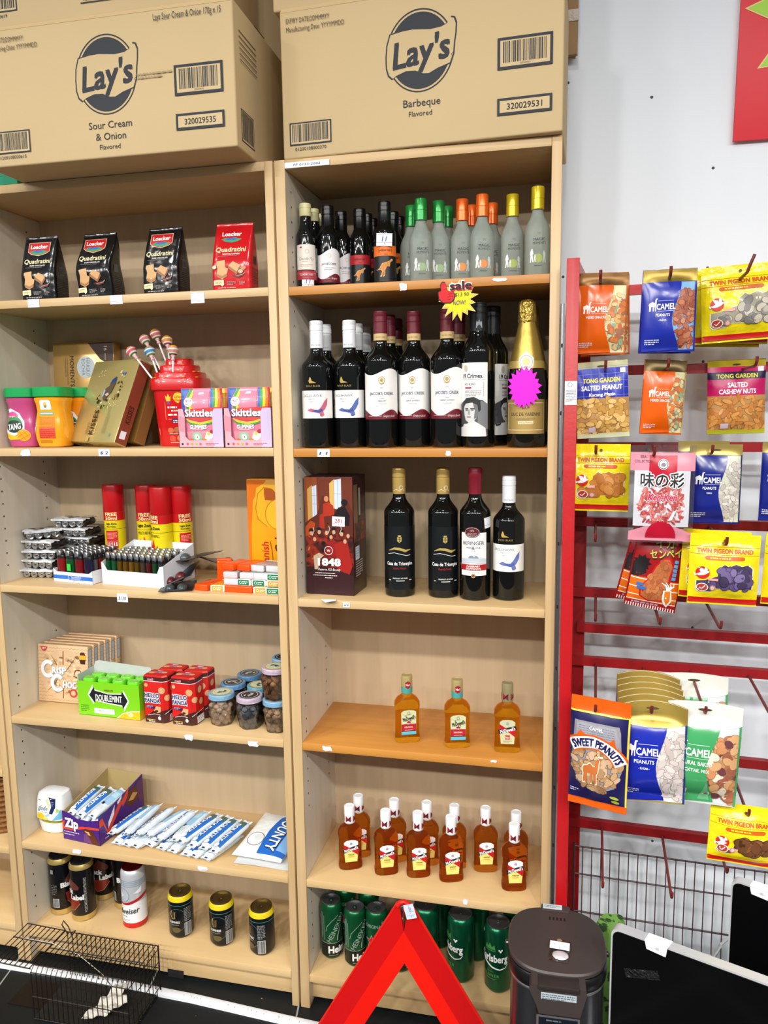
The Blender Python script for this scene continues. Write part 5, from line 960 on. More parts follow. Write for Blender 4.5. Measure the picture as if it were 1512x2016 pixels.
def tray(name, label, loc, rz, w_, d_, hf, hb, m, notch=True, items=None):
    t = thing(name, label, 'display tray', None, loc, rz); th = .0012; g = G(); a = w_/2
    pts = [(-a, 0), (a, 0), (a, hf*1.55), (a-.012, hf*1.5), (a-.020, hf), (-a+.018, hf), (-a+.006, hf*1.5), (-a, hf*1.55)] if notch else [(-a, 0), (a, 0), (a, hf*1.3), (a-.012, hf), (-a+.012, hf), (-a, hf*1.3)]
    g.prism(pts, -th, 0, m)
    for x in (-a, a-th):
        V = [(x, -th, 0), (x, d_, 0), (x, d_, hb), (x, -th, pts[2][1])]; V += [(x+th, y, z) for _, y, z in V]
        g.add(V, [(3, 2, 1, 0), (4, 5, 6, 7), (0, 1, 5, 4), (1, 2, 6, 5), (2, 3, 7, 6), (3, 0, 4, 7)], m)
    g.box(-a, a, d_-th, d_, 0, hb, m); g.box(-a, a, 0, d_, 0, th, m); g.obj('tray_body', t)
    if items: g = G(); g.pr(lambda x, y, h: (x/100, -th-h, y/100), items, .0003, .0001); g.obj('print', t)
    return t
WT = P('dfe2e8', .5); bl_ = P('2a6cc8', .5)
lc = ['8a1a1c', '14542c', '7a1418', '241c3c', '6a4a10', '5c5a5e', '1c5a34']
tl, tr_ = (-.624, .052, Z3L), math.radians(-10)
tray('lighter_tray', 'low white lighter tray with blue stripe, beside the battery packs', tl, tr_, .131, .118, .026, .034, WT, False, [(R(-6.5, .75, 6.5, 1.75), bl_), (T('Classic', .6, 1.25, 1.35, 4.4, b=.06), P('dfe2e8', .5)), (T('Classic', .6, 1.22, 1.2, 4.3, b=.02), bl_)])
wl, wr_ = (-.448, .042, Z3L), math.radians(-8)
tray('lighter_tray', 'plain white lighter tray with tall back wall and cut-out front', wl, wr_, .190, .128, .036, .092, WT)
def fill(base, rz, w_, nx, ny, dx, dy, y0, turn, first, cols, lab, grp):
    pro = {}; c_, s_ = math.cos(rz), math.sin(rz)
    for j in range(ny):
        for i in range(nx):
            x = (i-(nx-1)/2)*dx; y = y0+j*dy; col = (first[i] if j == 0 else random.choice(cols)); L = (base[0]+x*c_-y*s_, base[1]+x*s_+y*c_, base[2]+.0016); r_ = rz+turn
            if col not in pro: pro[col] = lighter(lab, grp, L, r_, col)
            else: dup(pro[col], lab, L, r_)
random.seed(4)
fill(tl, tr_, .131, 4, 7, .030, .0155, .010, 0, ['8a1a1c', '14542c', '7a1418', '241c3c'], lc, 'disposable lighter standing in the low tray with the blue stripe', 'lighters in the blue striped tray')
fill(wl, wr_, .19, 10, 4, .0178, .0285, .0155, PI/2, ['14542c', '1c5a34', '6a4a10', '6a4a10', '7a5414', '5c4410', '4a3c34', '5a1a1c', '1c4a2c', '3a3c38'], lc, 'disposable lighter standing in the plain white tray', 'lighters in the plain white tray')
g = G(); t = thing('sticker_flag', 'bright green price flag stuck on a lighter in the striped tray', 'sticker', None, (tl[0]-.012, tl[1]-.0012+.0025, Z3L+.030), tr_); g.box(-.006, .006, 0, .0006, 0, .018, P('2fc040', .5)); g.obj('paper', t)
# gas refill cans
def gas(label, loc, rz):
    t = thing('gas_can', label, 'gas can', 'lighter gas refill cans', loc, rz); r = .0278; yl = P('e0cc14', .3); rd = P('b81218', .3); h = .238
    g = G(); g.lathe([(r*.92, 0), (r, .003), (r, .165), (r*.96, .1662)], yl, 36); g.obj('can_body', t)
    g = G(); g.lathe([(r*1.0, .164), (r*1.015, .165), (r*1.015, h-.006), (r*.97, h-.001), (r*.6, h), (.0005, h)], rd, 36); g.obj('cap', t)
    ct = P('efe0a0', .4); bk_ = P('1a1612', .5); wt = P('f2e8e4', .5); I = [(R(-8.7, 14.2, 8.7, 16.4), P('c01418', .3)), (R(-8.7, 11.9, 8.7, 11.98), bk_)]
    for o in (-4.35, 4.35):
        I += [(T('FREE', o, 16.0, .95, 3.2, b=.03), ct), (T('50ml', o, 14.9, .95, 3.2, b=.03), ct)]
    I += [(T('Light Zone', -4.35, 13.1, .8, 4.0, b=.035), bk_), (T('MULTI REFILL', -4.35, 11.1, .8, 3.8, b=.01), bk_), (PG([(-5.9, 4.5), (-6.3, 6.6), (-5.6, 9.6), (-4.9, 8.0), (-4.5, 10.4), (-3.8, 7.6), (-3.2, 8.6), (-2.4, 6.0), (-2.8, 4.5)]), P('c81c18', .35)), (PG([(-5.4, 4.5), (-5.5, 6.2), (-4.8, 7.4), (-4.4, 5.8), (-3.8, 6.9), (-3.3, 4.5)]), P('e8a020', .35)),
          (T('Light Zone', 4.35, 13.4, .5, 2.8, b=.035), bk_), (T('MULTI REFILL', 4.35, 12.6, .42, 2.5, b=.02), bk_), (R(2.8, 6.7, 5.9, 11.5), P('c01c20', .35)), (LINES(3.1, 10.8, 5.7, 5, .16, .36), P('f0a08a', .5)), (R(2.9, 8.6, 5.8, 8.65), wt)]
    for k in range(5): x = 3.2+.58*k; I.append((PG([(x-.2, 7.3), (x+.2, 7.3), (x+.1, 7.7), (x+.13, 8.3), (x-.13, 8.3), (x-.1, 7.7)]), wt))
    I += [(LINES(4.0, 5.8, 5.8, 8, .12, .4, 4), P('6a6410', .5)), (PG([(2.9, 4.6), (3.9, 4.6), (3.4, 5.4)]), P('8a8410', .5)), (R(-8.7, .3, 8.7, 1.9), P('c01418', .35)), (LINES(3, 1.4, 5.8, 3, .14, .36, 6), P('e8c0a0', .5))]
    g = G(); g.pr(cm(cylfn(r)), [(sh, m) for sh, m in I if max(p[1] for p in sh[0]) < 14.3 or True], .0003, .0001, cx=.4); g.obj('label', t)
    return t
q = gas('red-capped yellow gas can standing alone left of the other three', (ux(231, .205, Z3L), .207, Z3L), -1.35)
for u_, y_, a, lb in ((296, .207, 1.55, 'red-capped gas can, left of the three together'), (324, .164, .95, 'red-capped gas can in front, middle of the three together'), (363, .196, -.95, 'red-capped gas can, right of the three together')):
    dup(q, lb, (ux(u_, y_, Z3L), y_, Z3L), a+.2)
# blister cards
def blister(label, loc, rot, dome, bub):
    t = thing('blister_card', label, 'blister pack', 'black blister cards leaning on the lighter tray', loc); t.rotation_euler = rot
    g = G(); g.box(-.04, .04, -.055, .055, 0, .0012, P('1b1b1e', .3), .0003); g.add([(-.038, -.053, -.0001), (.038, -.053, -.0001), (.038, .053, -.0001), (-.038, .053, -.0001)], [(3, 2, 1, 0)], P('8f9498', .6)); g.obj('card', t)
    for k, (x, y) in enumerate(bub):
        g = G(); g.blob((x, y, .003), (.013, .016, .012), P(dome, .12, coat=.4), 2); g.obj('bubble', t)
    g = G(); g.pr(topfn(.0014), [(LINES(-.03, .045, .03, 2, .003, .006), P('6a6a70', .4)), (R(-.02, -.05, .02, -.044), P('7a7a80', .4))], .0001); g.obj('print', t)
    return t
blister('black blister card lying flat with two clear domes at its front', (-.330, .052, Z3L+.002), (0, 0, .35), '3a4446', [(-.016, -.034), (.014, -.036)])
blister('blister card with red rolls tilted against the white tray', (-.338, .085, Z3L+.024), (math.radians(8), math.radians(-24), .2), '5a2024', [(-.022, -.030), (.006, -.028)])
blister('topmost black blister card with one grey dome, near the gas cans', (-.312, .120, Z3L+.064), (math.radians(4), math.radians(-10), -.5), '4a5256', [(-.018, -.022)])
blister('black blister card at the back of the blister pile', (-.265, .175, Z3L+.040), (math.radians(-14), math.radians(10), -.3), '2c2e32', [(.0, .02)])
# little mint boxes
def mint(label, loc, rot, body, cap_, lab=None, txt=None):
    t = thing('mint_box', label, 'mint box', 'little mint boxes piled by the orange cake box', loc); t.rotation_euler = rot
    tr = .0 if body != 'd8d4da' else .6
    g = G(); g.box(-.0185, .0185, -.031, .029, 0, .0155, P(body, .15, trans=tr, ior=1.2, coat=.3), .0035, seg=3); g.obj('box', t)
    g = G(); g.box(-.0187, .0187, .027, .033, -.0001, .0157, P(cap_, .35), .003, seg=3); g.obj('lid', t); g = G(); g.box(-.0187, .0187, -.0335, -.0295, -.0001, .0157, P(cap_, .3), .003, seg=3); g.obj('end_cap', t)
    if lab:
        I = [(R(-1.45, .12, 1.45, 1.42), P(lab, .4)), (RING(-.75, .77, .36, .36, .09, 12), P('f0f2ee', .5)), (LINES(-.2, .85, 1.2, 2, .2, .42, 3), P('f0f2ee', .5))]
        g = G(); g.pr(lambda x, y, h: (x/100, -.0335-h, y/100), I, .0003, .0001); g.obj('label', t)
    return t
OG, CLR = 'e8500e', 'd8d4da'
MI = [(400, 1160, 0, OG, OG, None, .3, 'orange mint box at the left front of the mint pile'), (429, 1162, 0, 'd89a28', 'e8e2da', 'e0a030', .05, 'yellow-ended mint box right of the leftmost orange one'), (457, 1162, 0, OG, OG, None, .05, 'orange mint box at the foot of the pile under pale ones'), (484, 1168, 0, OG, OG, None, .1, 'orange mint box under a green ended one'), (513, 1171, 0, 'd89a28', 'f0ece8', 'd89a28', 0, 'yellow-ended mint box with white corners in the bottom row'), (545, 1171, 0, '1d7a50', 'e8eae8', '17784c', 0, 'green-ended mint box at the right end of the bottom row'),
      (456, 1148, 1, CLR, 'e0d4da', None, .1, 'clear mint box on the second layer, left'), (481, 1153, 1, CLR, 'eef0ee', '17784c', .1, 'left green-ended mint box on the second layer'), (510, 1156, 1, CLR, 'eef0ee', '17784c', .05, 'right green-ended mint box on the second layer'), (545, 1157, 1, 'd89a28', 'f0ece8', 'd89a28', 0, 'yellow-ended mint box on the second layer by the upright'), (546, 1141, 2, CLR, 'eef0ee', '17784c', 0, 'green-ended mint box on the third layer by the upright'),
      (455, 1138, 2, CLR, 'e8c8c8', None, .12, 'clear mint box on the third layer with pinkish sweets'), (487, 1138, 2, CLR, 'd8d0d4', None, .08, 'clear mint box on the third layer, middle'), (515, 1138, 2, CLR, 'dcdcdc', None, .1, 'clear mint box on the third layer, right'),
      (455, 1122, 3, OG, OG, None, .5, 'orange mint box on top of the pile, left'), (485, 1122, 3, OG, OG, None, .45, 'orange mint box on top of the pile, right'), (512, 1122, 3, CLR, 'd0d2d2', None, .4, 'clear mint box on top near the orange cake box'), (541, 1126, 3, CLR, 'd0d2d2', None, .3, 'clear mint box on top by the upright')]
for u_, v_, lay, b_, c_, lb_, a, tx in MI:
    z = Z3L+.0162*lay; y = .058-.007*((u_-400)/150)+.012*(lay == 3)+.008*(lay > 0); x = ux(u_, y-.033, z); x = min(x, -.0475-.021)
    mint(tx, (x, y, z), (0, 0, -a*.6), b_, c_, lb_)
t2 = mint('orange mint box standing upright behind the mint pile', (-.228, .105, Z3L+.034), (math.radians(90), 0, .4), OG, OG)
# cake box and biscuit box behind
t = thing('cake_box', 'tall orange and yellow cake box beside the bookcase upright', 'box', None, (-.112, .135, Z3L), math.radians(2)); g = G(); wd, hh = .122, .262
g.box(-wd/2, wd/2, 0, .055, 0, hh, P('e8a214', .35), .0012); g.obj('box', t)
I = [(PG([(-6.1, .1), (-6.1, 26), (-1, 26), (-4.6, 21), (-5.2, 14), (-5.4, 4)]), P('e07410', .35)), (PG([(-3.6, 24), (-1.8, 25), (1.2, 24.6), (4.4, 22), (6, 18), (6, 13), (3, 13.2), (-1.2, 14.4), (-3.6, 17), (-4.0, 21)]), P('eeb424', .35)), (ST([(-1.0, 14.3), (-3.4, 16.2), (-3.9, 19), (-3.2, 22.6), (-1.6, 24.2), (.4, 23.8)], .22), P('c8780f', .35)), (PG([(-1.6, 22.6), (-1.6, 24), (.6, 23.8), (2.6, 21.6), (1.4, 20.8), (-1.4, 21)]), P('b0561a', .35)), (E(2.4, 17.4, 3.8, 3.9, 28), P('f2c02c', .35)), (RING(2.4, 17.4, 3.9, 4.0, .2, 28), P('cc8414', .35)),
     (MV(T('Danish', 0, 0, 1.9, 7.0, b=.02, sh=.1), -1.8, 7.0, PI/2), P('c0281c', .4)), (ST([(-.4, 3.4), (.2, 5.6), (.0, 8.4), (-.4, 10.6)], .16), P('8a2a14', .4)), (MV(T('Kitty Cake', 0, 0, 2.3, 12.5, b=.02), 1.9, 7.6, PI/2), P('5a2210', .4)), (MV(LINES(-4, 0, 4, 1, .3, .5), 4.4, 6, PI/2), P('8a3a14', .4))]
g = G(); g.pr(lambda x, y, h: (x/100, -h, y/100), I, .0003, .0001); g.obj('print', t)
# ---- crisp chocolate boxes
CB1 = P('d6b48c', .5); ZG = P('b98f64', .5)
def crisp_items():
    I = [(U(*[ST([(-7.7+.55*i, y+(.28 if i % 2 else 0)) for i in range(29)], .13) for y in [.5+.95*k for k in range(16)]]), ZG), (PG([(7.4*math.cos(2*PI*i/40)+.4, 7.7+7.0*math.sin(2*PI*i/40)) for i in range(40)]), P('cfae88', .5)), (U(*[E(.4+rr2.uniform(-5.5, 5.5), 7.7+rr2.uniform(-5.2, 5.2), rr2.uniform(.3, .9), rr2.uniform(.2, .6), 9) for _ in range(60)]), P('c09a72', .5)), (U(*[E(.4+rr2.uniform(-5.5, 5.5), 7.7+rr2.uniform(-5.2, 5.2), rr2.uniform(.2, .6), rr2.uniform(.15, .4), 8) for _ in range(60)]), P('e0c8a4', .5)),
         (U(ST([(-3.6, 12.9), (-1.8, 10.2)], [.1, .35]), ST([(.2, 14.2), (.1, 10.4)], [.3, .35]), ST([(4.2, 12.9), (1.4, 9.2)], [.1, .3]), ST([(-4.8, 3.0), (-2.0, 5.6)], [.1, .35]), ST([(.0, 1.2), (.2, 5.0)], [.35, .2])), P('8a5434', .5)), (PG([(3.2, 7.4), (3.8, 9.2), (5.2, 9.4), (6.2, 8.2), (5.8, 7.4), (4.6, 6.8)]), P('6a3420', .5)), (PG([(3.5, 7.6), (4.1, 9.0), (5.3, 9.0), (5.9, 8.0), (4.7, 7.3)]), P('d8b898', .5)),
         (PG([(-6.9, 15.2), (-4.7, 15.2), (-5.0, 14.4), (-5.8, 13.8), (-6.6, 14.4)]), P('c03038', .5)), (LINES(-6.4, 14.7, -5.2, 2, .16, .34), P('f0e0dc', .5)), (E(6.2, 12.8, 1.0, 1.2, 16), P('e8a428', .5)), (PG([(5.2, 12.2), (7.1, 12.2), (6.9, 11.0), (5.6, 11.0)]), P('3a1c14', .5)), (PG([(5.3, 13.4), (7.1, 13.4), (6.7, 14.2), (5.7, 14.2)]), P('4a2418', .5)), (E(3.2, 2.8, 1.2, 1.2, 16), P('b8402c', .5)), (E(3.2, 2.8, .7, .7, 14), P('e0b090', .5))]
    wt = P('e4e8ee', .45); dk = P('8a8f98', .5)
    for dx, dy, m in ((.1, -.12, dk), (0, 0, wt)):
        I += [(([(x+dx, y+dy) for x, y in arc(-4.6, 9.1, 1.75, 1.05)[0]], arc(-4.6, 9.1, 1.75, 1.05)[1]), m), (T('RISP', -1.1+dx, 8.9+dy, 1.75, 4.4, b=.045), m), (([(x+dx, y+dy) for x, y in arc(-1.6, 5.4, 1.75, 1.05)[0]], arc(-1.6, 5.4, 1.75, 1.05)[1]), m), (T('HOC', 2.2+dx, 5.1+dy, 1.75, 4.2, b=.045), m)]
    return I
def arc(cx, cy, r, w_, a0=40, a1=320):
    return ST([(cx+r*math.cos(math.radians(a0+(a1-a0)*i/24))*.95, cy+r*math.sin(math.radians(a0+(a1-a0)*i/24))*1.12) for i in range(25)], w_)
rr2 = random.Random(3)
def crisp_box(label, loc, rot):
    t = thing('biscuit_box', label, 'biscuit box', 'flat tan biscuit boxes filed upright', loc); t.rotation_euler = rot
    g = G(); g.box(-.0775, .0775, 0, .0175, 0, .158, CB1, .0008); g.obj('box', t)
    g = G(); g.pr(lambda x, y, h: (x/100, -h, y/100), CI, .0003, .0001)
    g.pr(lambda x, y, h: (.0775+h, x/100, y/100), [(R(.15, 9.5, 1.6, 15), P('3a4454', .5)), (R(.25, 9.6, 1.5, 14.9), P('b8c4d0', .5)), (U(R(.25, 12, 1.5, 12.05), R(.25, 13, 1.5, 13.05)), P('3a4454', .5)), (R(.3, 3, 1.4, 8), P('a88058', .5))], .0003, .0001)
    g.pr(lambda x, y, h: (x/100, y/100, .158+h), [(U(*[ST([(-7.7+.55*i, y+(.2 if i % 2 else 0)) for i in range(29)], .12) for y in (.3, .8, 1.3)]), ZG)], .0003, .0001); g.obj('print', t); return t
CI = crisp_items()
Z4L = ZA[4]+.0004; q = None
for k, lb in enumerate(('front biscuit box of the upright file, fully showing its face', 'second biscuit box in the upright file', 'third biscuit box in the upright file', 'fourth biscuit box in the upright file', 'fifth biscuit box in the upright file', 'rearmost biscuit box against the back panel')):
    loc = (-.7195+.004*k, .106+.0212*k, Z4L+.0018); rot = (math.radians(-4.5), 0, math.radians(-1))
    if q is None: q = crisp_box(lb, loc, rot)
    else: dup(q, lb, loc, rot=rot)
dup(q, 'biscuit box standing behind the orange cake box', (-.126, .226, Z3L+.0018), rot=(math.radians(-4), 0, 0))
# ---- mint display box with green bottles
t = thing('display_box', 'lime green mint display box with grey inner flap', 'display box', None, (-.5395, .043, Z4L), math.radians(-2.5)); gm_ = P('79c81a', .4); a, hh, dd, th = .0915, .092, .068, .0014; gy = P('b9bdbb', .55)
g = G(); g.box(-a, a, 0, th, 0, hh, gm_); g.box(-a, -a+th, th, dd, 0, hh+.012, gm_); g.box(a-th, a, th, dd, 0, hh+.004, gm_); g.box(-a, a, dd-th, dd, 0, hh, gm_); g.box(-a, a, 0, dd, 0, th, gm_); g.obj('box', t)
g = G(); g.prism([(-a, hh), (a, hh), (a-.006, hh+.026), (-a+.02, hh+.034), (-a+.008, hh+.03)], dd-th, dd, gy); g.box(-a+th, -a+2*th, th, dd, hh*.4, hh+.016, gy); g.obj('flap', t)
bow = [(-5.7, 5.6), (-4.2, 7.9), (-4.0, 6.9), (0, 6.2), (3.9, 6.5), (4.2, 7.3), (5.7, 4.9), (4.2, 2.6), (4.0, 3.6), (0, 3.9), (-3.9, 4.4), (-4.1, 3.5)]
I = [(PG([(x*1.08, 5.2+(y-5.2)*1.22) for x, y in bow]), P('e8eee8', .45)), (PG(bow), P('12161c', .45)), (T('DOUBLEMINT', .1, 5.15, 1.75, 7.8, b=.02), P('f0f2f0', .5)), (T("WRIGLEY'S", .2, 7.2, .5, 2.6, b=.02), P('7a2a20', .5)), (R(-4.4, .8, 1.6, 2.2), P('eef0ea', .5)), (T('MINT', -2.4, 1.5, .8, 1.6), P('4a5a6a', .5)), (T('CANDY', .0, 1.5, .7, 1.9), P('e0b890', .5)), (LINES(-8.4, 2.6, -6.0, 4, .2, .5), P('3a7a10', .5)), (PG([(2.6, .1), (4.2, 1.4), (6.5, 2.1), (9.1, 2.3), (9.1, .1)]), P('e8b81a', .45)), (PG([(2.3, .1), (4.1, 1.55), (6.5, 2.3), (9.1, 2.5), (9.1, 2.3), (6.5, 2.1), (4.2, 1.4), (2.6, .1)]), P('f0f0e0', .45)), (U(E(6.4, 1.3, .8, .6, 12), E(5.6, 1.7, .5, .4, 10)), P('f0d8a0', .45))]
g = G(); g.pr(lambda x, y, h: (x/100, -h, y/100), I, .0003, .0001); g.pr(lambda x, y, h: (a+h, x/100, y/100), [(PG([(.2, .1), (6.6, .1), (6.6, 2), (.2, 2.4)]), P('d8a818', .45)), (R(2, 3, 5, 7), P('5aa010', .45))], .0003, .0001); g.obj('print', t)
dl = t.location.copy(); dz = t.rotation_euler.z; q = None
for j in range(2):
    for i in range(4):
        x, y = -.066+.044*i+(.004 if j else 0), .0195+.030*j; z = Z4L+.0016; L = (dl.x+x*math.cos(dz)-y*math.sin(dz), dl.y+x*math.sin(dz)+y*math.cos(dz), z)
        lb = 'green gum bottle in the lime display box, '+('front', 'back')[j]+' row, '+('leftmost', 'second from left', 'third from left', 'rightmost')[i]
        if q is None:
            q = thing('gum_bottle', lb, 'gum bottle', 'green gum bottles in the lime box', L, dz); gg = P('5cc41e', .22, coat=.4)
            g = G(); loft(g, [(.0140, .0105, 0, 0, 0), (.0155, .012, .003, 0, 0), (.0155, .012, .07, 0, 0), (.0145, .011, .076, 0, 0)], gg, 24, 3); g.obj('bottle_body', q)
            g = G(); loft(g, [(.0162, .0125, .076, 0, 0), (.0172, .0135, .079, 0, 0), (.0172, .0135, .092, 0, 0), (.0155, .012, .0955, 0, 0)], P('6ad428', .22, coat=.4), 24, 2.6); g.pr(topfn(.0955), [(RING(0, 0, .0105, .008, .0016, 20), P('a8c020', .4))], .0004); g.obj('cap', q)
        else: dup(q, lb, (L[0], L[1], z+(.012 if j and i in (0, 1, 2) else 0)) if False else L)
# ---- panda biscuit cartons (mascot left out)
def hello(label, loc, rz):
    t = thing('biscuit_carton', label, 'biscuit carton', 'red and brown biscuit cartons', loc, rz); hh = .124
    pts = [(-.029, .0), (.024, .0), (.034, .009), (.034, .044), (-.024, .044), (-.029, .038)]; bw = P('4e2422', .35); rd = P('c8201c', .3)
    g = G(); n = len(pts)
    def ring(z, s=1): return [(x*s, .022+(y-.022)*s, z) for x, y in pts]
    V = ring(0)+ring(hh-.004)+ring(hh, .94); F = [tuple(reversed(range(n))), tuple(range(2*n, 3*n))]
    for k in range(2):
        for i in range(n): j = (i+1) % n; F.append((k*n+i, k*n+j, (k+1)*n+j, (k+1)*n+i))
    g.add(V, F, rd); g.obj('carton', t, ang=20)
    def f(x, y, h): # unwrap front then the slanted corner then the right side
        X = x/100
        if X <= .024: return (X, -h, y/100)
        d1 = math.hypot(.01, .009); e = X-.024
        if e <= d1: k = e/d1; return (.024+.01*k+h*.67, .009*k-h*.74, y/100)
        return (.034+h, .009+(e-d1), y/100)
    wt = P('f2f0f0', .5); nv = P('1c2a66', .5); bc = P('d8a070', .5)
    I = [(R(-2.9, 10.9, 7.2, 12.0), bw), (R(-2.9, 10.8, 7.2, 10.95), wt), (T('meiji', -.9, 11.45, .62, 1.7, b=.03), P('e898a0', .5)), (PG([(-2.9, 0), (3.7, 0), (7.2, 0), (7.2, 2.2), (4, 3.6), (2.4, 3.3), (.8, 2.9), (-.6, 3.0), (-1.6, 2.2), (-2.9, 1.6)]), P('43201e', .35)), (E(2.1, 8.6, .9, .9, 16), bc), (E(3.6, 6.6, .9, .8, 14), bc), (E(5.6, 8.8, .9, .9, 14), bc), (E(6.0, 5.6, .8, .9, 14), bc), (E(-2.2, 9.8, .5, .5, 12), bc)]
    for dx in (-.06, .06):
        for dy in (-.07, .07): I += [(T('HELLO', -.6+dx, 7.25+dy, 1.1, 4.3, b=.10), wt), (T('PANDA', -.55+dx, 5.85+dy, 1.1, 4.4, b=.10), wt)]
    I += [(T('HELLO', -.6, 7.25, 1.1, 4.3, b=.045), nv), (T('PANDA', -.55, 5.85, 1.1, 4.4, b=.045), nv), (PG([(-2.6, 4.7), (0, 4.4), (0, 3.6), (-2.4, 4.0)]), P('2a2250', .5)), (LINES(-2.3, 4.3, -.4, 2, .14, .3), P('c8b0d0', .5)), (PG([(-.2, 3.2), (.5, 4.5), (1.8, 4.3), (1.7, 3.0), (.8, 2.6)]), P('e0a878', .5)), (E(.55, 3.15, .5, .32, 14), P('3a1a14', .5)), (U(E(.4, 3.9, .09), E(1.1, 3.95, .09)), P('8a4a30', .5)), (E(1.3, 1.3, .42, .5, 14), wt), (LINES(-2.3, .68, 1.1, 1, .2, .3), P('e8c860', .5)), (LINES(-1.8, .28, .8, 1, .2, .3, 4), wt), (R(3.75, .4, 6.9, 2.2), P('e4e4e2', .5)), (LINES(4.0, 1.9, 6.6, 4, .12, .36), P('6a6a6a', .5)), (ST([(2.6, 2.4), (4, 3.2), (6.8, 3.4)], .1), wt), (ST([(-2, 1.9), (0, 2.4), (1.6, 2.2)], .1), wt)]
    g = G(); g.pr(f, I, .0003, .00008, cx=.3); g.pr(topfn(hh, 0, .022), [(E(-.017, -.002, .009, .007, 12), bc), (E(.016, .004, .008, .006, 12), bc), (T('HELLO PANDA', -.001, .002, .008, .022, b=.02), P('aab4d8', .5)), (R(-.008, .010, .008, .015), P('c8d0dc', .5))], .0003, .0001); g.obj('print', t)
    return t
q = hello('red biscuit carton, front left of the four', (-.4035, .036, Z4L), math.radians(-3))
dup(q, 'red biscuit carton, front right of the four', (-.3275, .036, Z4L), math.radians(-5)); dup(q, 'red biscuit carton, back left of the four', (-.388, .086, Z4L), math.radians(-2)); dup(q, 'red biscuit carton, back right of the four', (-.3165, .086, Z4L), math.radians(-3))
# ---- jars of dried plums
JG = film('jar_plastic', 'f4f6f6', .10, .06)
def plum_jar(label, loc, lidc, ring, fruit, seed):
    t = thing('candied_fruit_jar', label, 'jar', 'small jars of dried fruit', loc, seed*.7); rr = random.Random(seed)
    def rad(a, z): return (.0268+.0075*min(1, z/.045))*(1+.045*math.cos(6*a)*(1 if z < .058 else 0))
    zs = [0, .002, .012, .03, .046, .056, .062, .066, .070]
    g = G(); V = []; F = []; n = 48
    for z in zs:
        for i in range(n):
            a = 2*PI*i/n; r = rad(a, z)*(.93 if z == 0 else 1)*(1 if z < .06 else .93); V.append((r*math.cos(a), r*math.sin(a), z))
    for k in range(len(zs)-1):
        for i in range(n): j = (i+1) % n; F.append((k*n+i, k*n+j, (k+1)*n+j, (k+1)*n+i))
    F.append(tuple(reversed(range(n)))); g.add(V, F, JG); g.obj('jar_body', t)
    g = G(); fm = [P(c, .75, var=.2, vs_=90, bump=.6, bs=180) for c in fruit]
    for lay in range(5):
        z = .0085+.0108*lay; R0 = (.0268+.0075*min(1, z/.045))-.0088
        for k in range(8):
            a = 2*PI*(k+.5*(lay % 2))/8+rr.uniform(-.15, .15); g.blob((R0*math.cos(a), R0*math.sin(a), z+rr.uniform(-.0015, .0015)), (.0078, .0078, .0068), rr.choice(fm), 2, Matrix.Rotation(rr.uniform(0, 3), 3, 'Z'), .05)
        g.blob((0, 0, z), (.013, .013, .008), fm[0], 1)
    o = g.obj('dried_fruit', t); o['kind'] = 'stuff'
    g = G(); lm = P(lidc, .35, bump=.3, bs=120); g.lathe([(.0318, .068), (.0328, .0685), (.0328, .0715), (.0318, .072), (.0328, .0728), (.0328, .0785), (.031, .0808), (.0005, .081)], lm, 40)
    g.pr(topfn(.081), [(E(0, 0, .0255, .0255, 30), P(ring, .3)), (E(0, 0, .0215, .0215, 30), P('1a1c24' if ring != 'c8a838' else 'c2c8a8', .25)), (RING(0, 0, .0212, .0212, .0012, 30), P('d8d8d8', .4)), (PG([(-.012, -.004), (-.004, .004), (.004, -.002), (.011, .006), (.014, -.004), (.002, -.008)]), P('3a4a44' if ring == 'c8a838' else 'a8a8a8', .3)), (PG([(-.014, .006), (-.008, .012), (-.003, .008)]), P('e8e4d8', .3))], .0002, .0001); g.obj('lid', t)
    return t
A_, B_, C_ = ('f0d4be', 'e0bc9c', 'e8c6ac'), ('77777f', '8b8d92', '63636c'), ('bd8450', 'a9703f', 'c9935a')
bl1, bl2, pkl = '7aa6c4', '5a86ac', 'b9a8b8'
plum_jar('blue-lidded jar of pale dried fruit beside the red cartons', (-.236, .070, Z4L), bl1, 'c8a838', A_, 1)
plum_jar('mauve-lidded jar of black dried fruit, front middle', (-.157, .064, Z4L), pkl, '23242c', B_, 2)
plum_jar('blue-lidded jar of tan dried fruit at the shelf right end, below another jar', (-.0845, .057, Z4L), bl1, 'c8a838', ('d8b084', 'c49a70', 'dcb68c'), 3)
plum_jar('mauve-lidded jar of brown dried fruit stacked on the right end jar', (-.0845, .0575, Z4L+.0815), pkl, 'c8a838', C_, 4)
plum_jar('dark blue-lidded jar in the second row, left', (-.236, .142, Z4L), bl2, '23242c', B_, 5)
plum_jar('dark blue-lidded jar in the back row, left', (-.220, .214, Z4L), bl2, '2c2c34', B_, 6)
plum_jar('teal-lidded jar in the second row behind the black fruit jar', (-.160, .138, Z4L), '5a9ab0', 'c8a838', B_, 7)
plum_jar('jar under the second stacked jar at right', (-.0855, .130, Z4L), bl1, '23242c', B_, 8); plum_jar('blue-lidded jar stacked second behind the mauve-lidded stack', (-.0855, .130, Z4L+.0815), bl1, '23242c', B_, 9)
plum_jar('jar under the rearmost stacked jar at right', (-.0865, .2035, Z4L), bl2, 'c8a838', B_, 10); plum_jar('dark-lidded jar stacked rearmost near the back panel', (-.0865, .2035, Z4L+.0815), '4a6a6a', 'c8a838', B_, 11)
